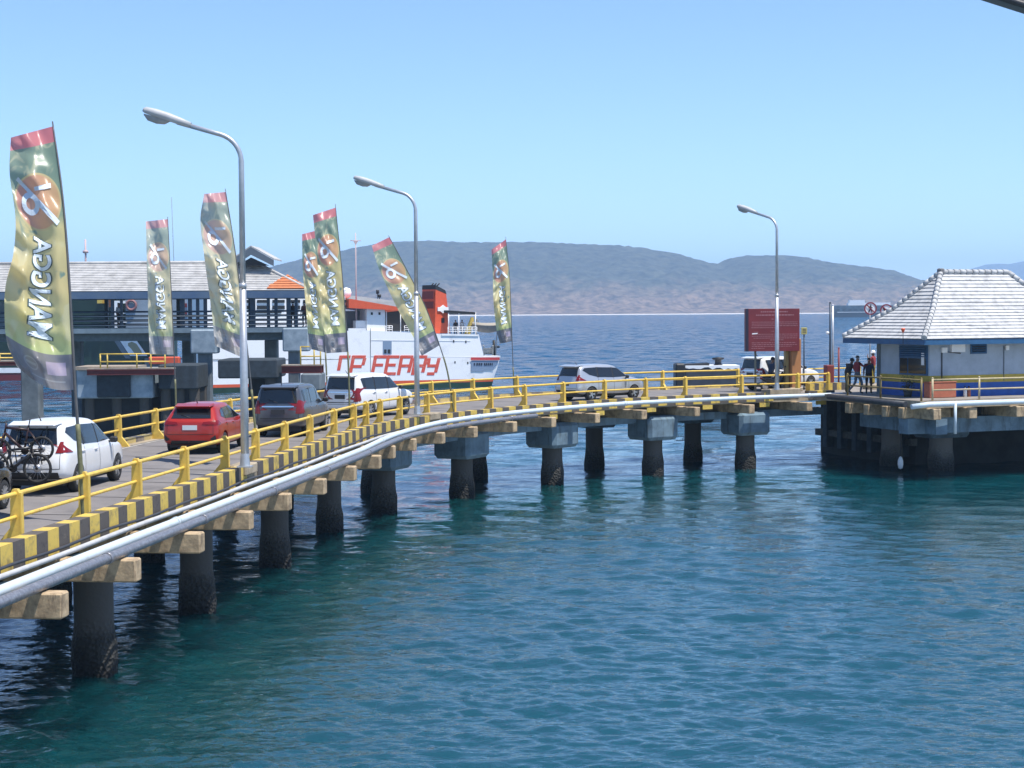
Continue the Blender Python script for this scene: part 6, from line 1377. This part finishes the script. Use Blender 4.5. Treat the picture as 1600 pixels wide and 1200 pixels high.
pipe_rail('bright yellow railing stub behind the people at the hut', [Vector((15.2, 96.8, 0)), Vector((17.2, 97.8, 0)), Vector((19.2, 98.8, 0))], [Vector((12.4, 95.9, 0)), Vector((15.2, 97.0, 0)), Vector((19.2, 99.0, 0))], M_YEL)

# ------------------------------------------------------------------ notice board, pillar, poles, signs
def bp_(x, y, Y): return at_y(x, y, Y)
YB = 91.2; brot = R(10)
c = bp_(1207.5, 515.5, YB); wB = bp_(1251, 515, YB).x - bp_(1163, 515, YB).x; hB = bp_(1207, 482.5, YB).z - bp_(1207, 549, YB).z
board = thing('notice_board', 'large dark red notice board with lines of small text, on posts', 'notice board', (c.x, c.y, DECK))
M_BOARD = mat('dark_red_board', (.19, .020, .027), .5, scale=.9, col2=(.13, .016, .023)); M_BTXT = mat('faded_pink_print', (.36, .17, .19), .6)
def BP(u, dy, z): cs, sn = math.cos(brot), math.sin(brot); return (c.x + u * cs - dy * sn, c.y + u * sn + dy * cs, z)
b = MB(); hw = wB / 2 / math.cos(brot) - .03
b.hexa([BP(-hw, 0, c.z - hB / 2), BP(hw, 0, c.z - hB / 2), BP(hw, .26, c.z - hB / 2), BP(-hw, .26, c.z - hB / 2), BP(-hw, 0, c.z + hB / 2), BP(hw, 0, c.z + hB / 2), BP(hw, .26, c.z + hB / 2), BP(-hw, .26, c.z + hB / 2)]); b.build('board', M_BOARD, board, bevel=.01)
b = MB(); b.hexa([BP(-hw - .005, -.012, c.z - hB / 2 - .005), BP(-hw + .14, -.012, c.z - hB / 2 - .005), BP(-hw + .14, .02, c.z - hB / 2 - .005), BP(-hw - .005, .02, c.z - hB / 2 - .005), BP(-hw - .005, -.012, c.z + hB / 2 + .005), BP(-hw + .14, -.012, c.z + hB / 2 + .005), BP(-hw + .14, .02, c.z + hB / 2 + .005), BP(-hw - .005, .02, c.z + hB / 2 + .005)]); b.build('edge_strip', mat('navy_strip', (.015, .012, .03), .5), board)
rows = [(.075, -.45, .55, .05), (.15, -.62, .78, .05), (.245, -.05, .05, .03), (.315, -.78, .92, .026), (.36, -.78, .92, .026), (.40, -.78, .93, .026), (.445, -.8, .2, .026), (.53, -.05, .05, .03), (.545, -.7, -.55, .02), (.60, -.78, .92, .026), (.645, -.78, .92, .026), (.69, -.72, .9, .026), (.735, -.1, .4, .026), (.80, -.78, .86, .026), (.845, -.78, .92, .026), (.885, -.78, .7, .026), (.93, -.8, -.3, .026)]
b = MB(); rg = random.Random(4)
for v, x0, x1, hh in rows:
    z = c.z + hB / 2 - v * hB; x = x0 * hw
    while x < x1 * hw:
        l = rg.uniform(.05, .16); e = min(x + l, x1 * hw); b.add([BP(x, -.008, z - hh * .5), BP(e, -.008, z - hh * .5), BP(e, -.008, z + hh * .5), BP(x, -.008, z + hh * .5)], [(0, 1, 2, 3)]); x = e + .03
b.build('print_pattern', M_BTXT, board, fix=False)
b = MB(); z = c.z - .18; b.add([BP(-hw * .78, -.009, z - .04), BP(-hw * .58, -.009, z - .02), BP(-hw * .55, -.009, z + .03), BP(-hw * .76, -.009, z + .02)], [(0, 1, 2, 3)]); b.build('paper_scrap', M_SHIPW, board, fix=False)
for u, wd in ((-hw * .57, .09), (.42, .08), (.9 * hw, .08)):
    b = MB(); b.tube([BP(u, .35, DECK), BP(u, .35, c.z)], wd * .62, 8); b.build('post', mat('grey_green_post', (.17, .18, .15), .6, var=.3), board)
p0 = bp_(1241.5, 610, 91.9); t = thing('pillar', 'square orange-brown pillar right below the notice board', 'pillar', (p0.x, p0.y, DECK))
b = MB(); b.box((p0.x, p0.y, DECK + 1.35), (.52, .52, 2.7), R(14), ch=.03); b.build('shaft', mat('orange_brown_pillar', (.46, .21, .08), .6, scale=2, col2=(.36, .16, .06)), t)
b = MB(); b.box((p0.x - .42, p0.y + .05, DECK + 1.32), (.18, .3, 2.64), R(14), ch=.02); b.build('side_rib', mat('ochre_rib', (.34, .25, .10), .6, var=.2), t)
b = MB(); b.box((p0.x, p0.y, DECK + .1), (.66, .66, .2), R(14), ch=.03); b.build('plinth', M_CONC, t)
# striped barrier kerb behind the lamp
ka, kb = bp_(1262, 610, 92), bp_(1318, 608, 93.3)
t = thing('kerb_block', 'black and yellow striped kerb blocks beyond the near railing by the hut', 'kerb', ((ka.x + kb.x) / 2, (ka.y + kb.y) / 2, DECK))
b = MB()
for k in range(8):
    p, q = ka.lerp(kb, k / 8), ka.lerp(kb, (k + 1) / 8); m_ = (p + q) / 2; b.box((m_.x, m_.y, DECK + .19), ((q - p).length, .35, .38), math.atan2((kb - ka).y, (kb - ka).x), m=k % 2)
b.build('blocks', [M_YEL_D, M_BLK], t)
# round prohibition signs on posts behind the hut
def round_sign(px, py, Y, r, label, fig):
    p = bp_(px, py, Y); t = thing('round_sign', label, 'sign', (p.x, p.y, DECK)); b = MB(); b.tube([(p.x + .0, p.y + .08, DECK), (p.x, p.y + .08, p.z + r * .6)], .045, 8); b.build('post', M_GALV, t)
    def dsk(r0, r1, y0, y1, nm, m):
        b = MB(); prof = [(r0, y0), (r1, y0), (r1, y1), (r0, y1)] + ([(r0, y0)] if r0 > 0 else []); b.lathe(prof, (p.x, p.y, p.z), axis='y', n=32, smooth=False); return b.build(nm, m, t)
    dsk(0, r * .98, -.01, .03, 'sign_plate', mat('sign_white', (.8, .8, .82), .5)); dsk(r * .80, r, -.03, -.01, 'red_ring', mat('sign_red', (.22, .03, .05), .5))
    M_F = mat('sign_black', (.02, .02, .025), .5)
    b = MB()
    for (x0, z0_), (x1, z1_), wd in fig:
        A, B_ = Vector((p.x + x0 * r, p.y - .022, p.z + z0_ * r)), Vector((p.x + x1 * r, p.y - .022, p.z + z1_ * r)); d = (B_ - A).normalized(); n_ = Vector((-d.z, 0, d.x)) * wd * r; b.slab([A - n_, B_ - n_, B_ + n_, A + n_], (0, -.01, 0))
    b.build('symbol', M_F, t)
    A, B_ = Vector((p.x - r * .62, p.y - .04, p.z + r * .62)), Vector((p.x + r * .62, p.y - .04, p.z - r * .62)); n_ = Vector((.7, 0, .7)) * r * .085; b = MB(); b.slab([A - n_, B_ - n_, B_ + n_, A + n_], (0, -.01, 0)); b.build('red_bar', MATS['sign_red'], t)
walk = [((.05, .42), (.05, .62), .10), ((.02, .35), (-.02, -.05), .13), ((.0, .3), (-.32, .08), .06), ((.02, .3), (.3, .1), .06), ((-.02, -.05), (-.3, -.6), .08), ((-.0, -.05), (.15, -.3), .08), ((.15, -.3), (.28, -.62), .07)]
beast = [((-.4, .12), (.3, .02), .17), ((-.4, .15), (-.55, .35), .1), ((-.3, 0), (-.32, -.4), .07), ((.25, 0), (.3, -.4), .07), ((-.15, 0), (-.2, -.4), .06), ((.3, .05), (.5, -.1), .05)]
round_sign(1360, 482, 101, .36, 'round no pedestrians sign standing clear of the hut roof', walk)
round_sign(1385, 485, 101.6, .36, 'round sign partly hidden by the hut roof edge', beast)
# tall post with lamp, dark pole, red posts, red cabinet
def pole_thing(nm, lab, cat, x, y0, y1, Y, r, m, extra=None):
    p = bp_(x, y1, Y); zt_ = bp_(x, y0, Y).z; t = thing(nm, lab, cat, (p.x, p.y, DECK)); b = MB(); b.tube([(p.x, p.y, DECK), (p.x, p.y, zt_)], r, 10); b.lathe([(r * 1.6, 0), (r * 1.6, .06), (r, .1)], (p.x, p.y, DECK), n=10); b.build('pole', m, t); b = MB(); b.lathe([(r * 1.1, 0), (r * 1.1, .05), (0, .09)], (p.x, p.y, zt_), n=10); b.build('cap', m, t); return t, p, zt_
t, p, z_ = pole_thing('signal_pole', 'tall light grey pole left of the hut', 'pole', 1301, 478, 592, 97, .065, M_GALV)
t, p, z_ = pole_thing('signal_pole', 'tall dark pole paired with a grey pole left of the hut', 'pole', 1297, 474, 592, 96.6, .055, M_FRAME)
b = MB(); b.lathe([(0, -.08), (.09, -.05), (.09, .05), (0, .08)], (p.x - .14, p.y, bp_(1295, 520, 96.6).z), n=12); b.tube([(p.x, p.y, bp_(1295, 520, 96.6).z), (p.x - .1, p.y, bp_(1295, 520, 96.6).z)], .02, 5); b.build('lamp', M_SHIPW, t)
pole_thing('marker_post', 'thin dull red post just left of the people', 'post', 1310.5, 545, 596, 95.5, .05, mat('dull_red_paint', (.24, .04, .04), .6, var=.3))
p = bp_(1295, 606, 96.2); t = thing('cabinet', 'dark red cabinet at the foot of the tall poles', 'cabinet', (p.x, p.y, DECK)); b = MB(); b.box((p.x, p.y, DECK + .6), (.44, .4, 1.2), R(20), ch=.02); b.build('body', MATS['dull_red_paint'], t); b = MB(); b.box((p.x + .03, p.y - .22, DECK + .62), (.34, .03, 1.0), R(20)); b.build('door', M_DKRED, t)
# small yellow plate beside the board and an orange beacon over the eave
p = bp_(1256.5, 517, 93); t = thing('yellow_sign', 'small yellow sign at the right edge of the notice board', 'sign', (p.x, p.y, DECK)); b = MB(); b.tube([(p.x, p.y + .05, DECK), (p.x, p.y + .05, p.z)], .035, 6); b.build('post', M_FRAME, t); b = MB(); b.box((p.x, p.y, p.z), (.3, .03, .36), ch=.008); b.build('plate', mat('sign_yellow', (.48, .44, .16), .5), t)
b = MB()
for k in range(3): b.box((p.x + .01, p.y - .017, p.z + .08 - .075 * k), (.18, .004, .03))
b.build('print_pattern', M_BLK, t)
p = bp_(1411, 530, 84.2); t = thing('beacon', 'small orange beacon on a stalk at the left eave of the hut', 'beacon', (p.x, p.y, p.z - .2)); b = MB(); b.tube([(p.x, p.y, p.z - .25), (p.x, p.y, p.z + .36)], .018, 5); b.build('stalk', M_DARKST, t); b = MB(); b.lathe([(.03, .3), (.10, .46), (.09, .52), (0, .5)], (p.x, p.y, p.z), n=10); b.build('cup', M_ORANGE, t)
# concrete mooring dolphin beyond the far railing, bollard on top
YD = 150.0; a, c2 = bp_(1056, 571, YD), bp_(1156, 608, YD)
t = thing('mooring_dolphin', 'grey mooring dolphin with black fender and bollard behind the far railing', 'dolphin', ((a.x + c2.x) / 2, YD + 1.6, 0))
zt_ = bp_(1100, 571.5, YD).z; b = MB(); x0, x1 = bp_(1071, 590, YD).x, c2.x
b.box(((x0 + x1) / 2, YD + 1.6, (zt_ - 2) / 2), (x1 - x0, 3.0, zt_ + 2), ch=.05); b.build('block', mat('slate_block', (.05, .058, .075), .8, scale=1.2, col2=(.035, .04, .052)), t)
b = MB(); rg = random.Random(3); n_ = 14; top = []; low = []
for i in range(n_ + 1):
    x = x0 + (x1 - x0) * i / n_; top.append((x, YD + .07, zt_ + .012)); low.append((x, YD + .065, zt_ - rg.uniform(.12, .36)))
b.grid([low, top]); b.grid([top, [(q[0], YD + 3.1, zt_ + .012) for q in top]]); b.build('white_edge_paint', M_SHIPW, t, fix=False)
b = MB(); b.box(((a.x + x0) / 2 - .02, YD + 1.0, (zt_ - 1.2) / 2 + .1), (x0 - a.x + .02, 2.4, zt_ + 1.4), ch=.12); b.build('fender', M_TRIM, t)
b = MB(); pl = bp_(1060, 571, YD + .6), bp_(1108, 565, YD + .6); b.hexa([(pl[0].x, YD + .4, zt_ - .1), (pl[1].x, YD + .4, zt_ - .0), (pl[1].x, YD + 2.4, zt_ - .0), (pl[0].x, YD + 2.4, zt_ - .1), (pl[0].x + .05, YD + .4, zt_ + .1), (pl[1].x, YD + .4, zt_ + .22), (pl[1].x, YD + 2.4, zt_ + .22), (pl[0].x + .05, YD + 2.4, zt_ + .1)]); b.build('rubber_flap', M_TRIM, t)
p = bp_(1122, 568, YD + 1.2); b = MB(); b.lathe([(.45, 0), (.3, .09), (.26, .38), (.33, .45), (.5, .5), (.5, .63), (0, .7)], (p.x, YD + 1.2, zt_), n=14); b.build('bollard', M_TRIM, t)
# roof edge of the photographer's own ship at the upper right
q0, q1 = at_y(1552, -8, 6.0), at_y(1602, 8, 6.0); d = (q1 - q0).normalized(); A = q0 - d * .0; B_ = q0 + d * 1.6
t = thing('canopy', 'grey canopy edge cut off by the upper right photo corner', 'canopy', tuple(q0)); b = MB(); b.slab([q0 - d * 1.2, B_, B_ + Vector((.3, 0, .9)), q0 + Vector((-.8, 0, .9))], (0, .12, 0)); b.build('panel', mat('grey_canopy', (.13, .145, .17), .6, var=.2), t); b = MB(); b.tube([q0 - d * 1.2, B_], .012, 6); b.build('edge_trim', M_DARKST, t)
# ------------------------------------------------------------------ people
M_SKIN = mat('skin', (.22, .115, .07), .55); M_HAIR = mat('black_hair', (.012, .010, .009), .5, bump=.3, bscale=60)
def cloth(nm, c): return mat(nm, c, .85, var=.25, scale=9)
def person(label, X, Y, Z, face, pose, shirt, trousers, shoes, head=(0, 0), hat=None, group=None, sleeves='short', tall=1.68):
    """face: direction the body looks (deg from +Y to +X). pose: dict of joint offsets in body axes (x right, y forward, z up), height-normalised to 1.70"""
    t = thing('person', label, 'person', (X, Y, Z), -R(face), group=group); k = tall / 1.70
    J = dict(pelvis=(0, 0, .93), waist=(0, 0, 1.08), chest=(0, .01, 1.30), neck=(0, 0, 1.46), jaw=(0, .02, 1.53), skull=(0, .015, 1.63),
             shR=(.185, 0, 1.41), elR=(.24, -.02, 1.13), wrR=(.25, .06, .88), haR=(.25, .09, .80), shL=(-.185, 0, 1.41), elL=(-.24, -.02, 1.13), wrL=(-.25, .06, .88), haL=(-.25, .09, .80),
             hiR=(.095, 0, .90), knR=(.11, .03, .50), anR=(.11, -.02, .09), toR=(.12, .14, .035), hiL=(-.095, 0, .90), knL=(-.11, .03, .50), anL=(-.11, -.02, .09), toL=(-.12, .14, .035))
    J.update(pose)
    rad = dict(pelvis=(.172, .13), waist=(.165, .12), chest=(.185, .135), neck=(.058, .06), jaw=(.07, .085), skull=(.078, .098), shR=(.075, .07), elR=(.045, .045), wrR=(.031, .028), haR=(.038, .022), hiR=(.095, .10), knR=(.062, .062), anR=(.042, .045), toR=(.042, .03))
    names = list(J); idx = {n: i for i, n in enumerate(names)}
    E_ = [('pelvis', 'waist'), ('waist', 'chest'), ('chest', 'neck'), ('neck', 'jaw'), ('jaw', 'skull')] + [(a + s_, b_ + s_) for s_ in 'RL' for a, b_ in (('sh', 'el'), ('el', 'wr'), ('wr', 'ha'), ('hi', 'kn'), ('kn', 'an'), ('an', 'to'))] + [('chest', 'shR'), ('chest', 'shL'), ('pelvis', 'hiR'), ('pelvis', 'hiL')]
    me = bpy.data.meshes.new('body'); me.from_pydata([tuple(c * k for c in J[n]) for n in names], [(idx[a], idx[b_]) for a, b_ in E_], [])
    o = bpy.data.objects.new('body', me); COL.objects.link(o)
    sk = o.modifiers.new('skin', 'SKIN'); sb = o.modifiers.new('sub', 'SUBSURF'); sb.levels = sb.render_levels = 1
    for n in names:
        r = rad.get(n) or rad[n[:-1] + 'R']; me.skin_vertices[0].data[idx[n]].radius = (r[0] * k, r[1] * k)
    me.skin_vertices[0].data[idx['pelvis']].use_root = True
    res = eval_mesh(o); bpy.data.objects.remove(o)
    for m in (M_SKIN, shirt, trousers, shoes): res.materials.append(m)
    segs = [(a, b_, Vector(J[a]) * k, Vector(J[b_]) * k) for a, b_ in E_]
    def mt(p):
        best = None
        for a, b_, A, B in segs:
            d = B - A; u = max(0, min(1, (p - A).dot(d) / d.length_squared)); q = (p - A - d * u).length
            if best is None or q < best[0]: best = (q, a, b_, u)
        _, a, b_, u = best
        if a in ('neck', 'jaw') or (a == 'chest' and b_ == 'neck' and u > .85): return 0
        if a[:2] == 'wr' or (a[:2] == 'el' and (u > .85 or sleeves == 'short')) : return 0
        if a[:2] in ('hi', 'kn') or a == 'pelvis' and (b_[:2] == 'hi' or u < .2): return 2
        if a[:2] == 'an': return 3
        return 1
    for f in res.polygons: f.material_index = mt(f.center); f.use_smooth = True
    b_o = bpy.data.objects.new('body', res); COL.objects.link(b_o); b_o.parent = t
    sk_ = Vector(J['skull']) * k
    # nose, ears; hair or hat
    b = MB(); b.tube([sk_ + Vector((0, .09, .0)), sk_ + Vector((0, .115, -.035))], [.008, .014], 6)
    for s_ in (-1, 1): b.lathe([(0, -.01), (.028, -.006), (.028, .006), (0, .01)], tuple(sk_ + Vector((s_ * .078, .0, -.02))), axis='x', n=8)
    b.build('face_features', M_SKIN, t, world=False)
    b = MB(); rows = [[tuple(sk_ + Vector((.092 * math.sin(th) * math.cos(ph), -.008 + .112 * math.sin(th) * math.sin(ph), .012 + .112 * math.cos(th)))) for ph in [2 * math.pi * j / 16 for j in range(17)]] for th in [math.pi * .5 * i / 6 + .02 for i in range(7)]]
    b.grid(rows); b.build('hair', M_HAIR, t, world=False)
    if hat:
        nm, m, brim = hat; b = MB(); rows = [[tuple(sk_ + Vector((.108 * math.sin(th) * math.cos(ph), -.005 + .125 * math.sin(th) * math.sin(ph), .02 + .13 * math.cos(th)))) for ph in [2 * math.pi * j / 16 for j in range(17)]] for th in [math.pi * .52 * i / 6 + .02 for i in range(7)]]
        b.grid(rows); b.lathe([(.10, 0), (brim, -.012), (brim, -.002), (.10, .02)], tuple(sk_ + Vector((0, .02, .01))), n=16); b.build(nm, m, t, world=False)
    # hands: five fingers each
    for s_ in 'RL':
        w_, h_ = Vector(J['wr' + s_]) * k, Vector(J['ha' + s_]) * k; d = (h_ - w_).normalized(); sd = d.cross(Vector((0, 1, 0))); sd = (sd if sd.length > .1 else d.cross(Vector((0, 0, 1)))).normalized(); n_ = d.cross(sd)
        b = MB()
        for i, ln in enumerate((.062, .072, .068, .052)): p = h_ + sd * (.027 - .018 * i) + d * .01; b.tube([p, p + d * ln * .55 + n_ * .008, p + d * ln + n_ * .026], [.0085, .008, .006], 5)
        p = w_ + d * .04 + sd * .03; b.tube([p, p + d * .03 + sd * .022, p + d * .062 + sd * .022 + n_ * .012], [.011, .009, .007], 5); b.build('fingers', M_SKIN, t, world=False)
    return t
def pos(x, y): return at_z(x, y, DECK)
D_SH = cloth('dark_shirt', (.02, .018, .022)); RED_SH = cloth('maroon_shirt', (.20, .02, .03)); BL_SH = cloth('navy_shirt', (.03, .045, .085)); D_TR = cloth('dark_trousers', (.018, .018, .022)); OL_TR = cloth('olive_trousers', (.08, .06, .02)); GR_TR = cloth('grey_jeans', (.085, .11, .15)); SHOE = mat('dark_shoes', (.02, .018, .016), .6); YEL_TR = cloth('yellow_trousers', (.5, .38, .06)); PK_SH = cloth('red_pink_shirt', (.32, .05, .06))
PY0 = 88.9
def at_people(x, Y): d = ray(x, 600); return d.x / d.y * Y
STAND_BENT = dict(chest=(0, .12, 1.24), neck=(0, .2, 1.38), jaw=(0, .25, 1.44), skull=(0, .27, 1.53), shR=(.185, .14, 1.33), shL=(-.185, .14, 1.33), elR=(.24, .22, 1.08), wrR=(.2, .38, .98), haR=(.18, .44, .98), elL=(-.24, .22, 1.08), wrL=(-.2, .38, .98), haL=(-.18, .44, .98))
X = at_people(1324.5, 89.2); person('person in dark shirt and dark cap leaning on the pipe railing', X, 89.2, DECK, 60, STAND_BENT, D_SH, OL_TR, SHOE, hat=('cap', D_TR, .13), tall=1.8)
WALK = dict(elR=(.27, .18, 1.25), wrR=(.22, .42, 1.34), haR=(.21, .50, 1.36), knR=(.11, .18, .50), anR=(.11, .10, .10), toR=(.12, .25, .04), knL=(-.10, -.05, .50), anL=(-.10, -.36, .16), toL=(-.10, -.24, .04), elL=(-.27, -.05, 1.14), wrL=(-.25, .12, .95), haL=(-.24, .18, .9))
X = at_people(1339.5, 88.4); person('person in maroon shirt and grey jeans pointing to the right', X, 88.4, DECK, 75, WALK, RED_SH, GR_TR, SHOE, hat=None, sleeves='long', tall=1.86)
X = at_people(1357.5, 88.6); person('person in navy shirt standing close to the hut corner', X, 88.6, DECK, 20, {}, BL_SH, D_TR, SHOE, tall=1.74)
X = at_people(1364.5, 93.6); person('person in white helmet and red shirt on a scooter seat behind the hut corner', X, 93.6, DECK + .25, -60, dict(elL=(-.25, .12, 1.2), wrL=(-.14, .25, 1.42), haL=(-.12, .26, 1.5)), PK_SH, YEL_TR, SHOE, hat=('helmet', M_SHIPW, .13), tall=1.72)
p = Vector((at_people(1364.5, 93.6), 93.6, DECK)); t = thing('step_block', 'low concrete step under the person in the white helmet', 'step', tuple(p)); b = MB(); b.box((p.x, p.y, DECK + .125), (.9, .7, .25), R(20), ch=.03); b.build('block', M_CONC, t)
# rider and motorcycle behind the notice board posts
MX, MY = at_people(1209, 91.9), 91.75; MH = 58
mt_ = thing('motorcycle', 'dark motorcycle under the rider behind the notice board posts', 'motorcycle', (MX, MY, DECK + .004), -R(MH))
def mbuild(fn, nm, m): b = MB(); fn(b); return b.build(nm, m, mt_, world=False)
for y in (-.62, .62):
    wo = bpy.data.objects.new('wheel', None); COL.objects.link(wo); wo.parent = mt_; wo.location = (0, y, .29)
    b = MB(); b.lathe([(.19, -.045), (.26, -.05), (.29, -.02), (.29, .02), (.26, .05), (.19, .045)], axis='x', n=22); b.build('tyre', M_TYRE, wo, world=False); b = MB(); b.lathe([(.2, -.035), (.18, -.03), (.05, -.05), (0, -.05)], axis='x', n=16); b.lathe([(.2, .035), (.18, .03), (.05, .05), (0, .05)], axis='x', n=16); b.build('rim', M_RIM, wo, world=False)
def body_(b):
    rows = []
    for y, w_, z0_, z1_ in ((-.85, .03, .62, .74), (-.6, .10, .50, .78), (-.25, .13, .38, .78), (.02, .13, .26, .60), (.25, .14, .26, .50), (.42, .15, .34, .86), (.52, .13, .5, 1.0), (.6, .06, .62, .98)):
        rows.append([(w_ * math.cos(a), y, (z0_ + z1_) / 2 + (z1_ - z0_) / 2 * math.sin(a)) for a in [2 * math.pi * j / 12 for j in range(13)]])
    b.grid(rows)
mbuild(body_, 'bodywork', P_DARK); mbuild(lambda b: b.grid([[(x * w_, y, z) for x in (-1, -.5, 0, .5, 1)] for y, w_, z in ((-.78, .08, .80), (-.5, .14, .82), (-.1, .13, .80), (.1, .08, .78))]), 'seat', M_TRIM)
mbuild(lambda b: (b.tube([(0, .55, .95), (0, .68, .3)], .035, 8), b.tube([(-.34, .38, 1.06), (-.1, .5, 1.0), (.1, .5, 1.0), (.34, .38, 1.06)], .018, 6)), 'handlebar', M_TRIM)
mbuild(lambda b: [(b.tube([(s_ * .3, .42, 1.05), (s_ * .34, .42, 1.24)], .01, 5), b.box((s_ * .38, .42, 1.27), (.12, .03, .08), ch=.01)) for s_ in (-1, 1)], 'mirrors', M_TRIM)
mbuild(lambda b: b.box((0, -.88, .70), (.16, .04, .08), ch=.01), 'tail_light', M_RED); mbuild(lambda b: b.tube([(.12, .1, .3), (.14, -.4, .32), (.15, -.8, .42)], .045, 8), 'exhaust', M_DARKST)
SIT = dict(pelvis=(0, -.22, .88), waist=(0, -.2, 1.03), chest=(0, -.14, 1.24), neck=(0, -.12, 1.40), jaw=(0, -.09, 1.47), skull=(0, -.09, 1.57), hiR=(.11, -.18, .85), knR=(.2, .22, .80), anR=(.19, .12, .40), toR=(.2, .28, .35), hiL=(-.11, -.18, .85), knL=(-.2, .22, .80), anL=(-.19, .12, .40), toL=(-.2, .28, .35),
           shR=(.19, -.13, 1.35), elR=(.29, .05, 1.14), wrR=(.31, .28, 1.08), haR=(.31, .35, 1.07), shL=(-.19, -.13, 1.35), elL=(-.29, .05, 1.14), wrL=(-.31, .28, 1.08), haL=(-.31, .35, 1.07))
person('person in dark blue jacket riding the motorcycle behind the notice board', MX, MY, DECK + .06, MH, SIT, BL_SH, D_TR, SHOE, hat=('helmet', D_TR, .115), sleeves='long', tall=1.7)
# people in the terminal and on the ferry
zF_ = zF
for px, d_, face, sh, tr, lab in ((186, 1.2, 120, cloth('white_shirt', (.5, .52, .55)), D_TR, 'person in white shirt at the terminal rail, between two banners'), (458, .9, 170, D_SH, D_TR, 'person in dark clothes standing at the right end of the terminal'), (476, .5, 200, cloth('brown_top', (.12, .04, .03)), D_TR, 'person in brown top at the terminal corner above the right column head')):
    p = tp(px, 513, d_); person(lab, p.x, p.y, zF_, face, {}, sh, tr, SHOE, tall=1.68)
for px, face, sh, lab in ((712, 180, D_SH, 'person in dark clothes on the ferry fore deck under the sun roof'), (722, 150, cloth('white_shirt', (.5, .52, .55)), 'person in white shirt on the ferry fore deck')):
    s_, z_ = hs(px, 520, 1.6); q = W(s_, 1.6, zu - .25); person(lab, q[0], q[1], q[2], face, {}, sh, D_TR, SHOE, tall=1.65)
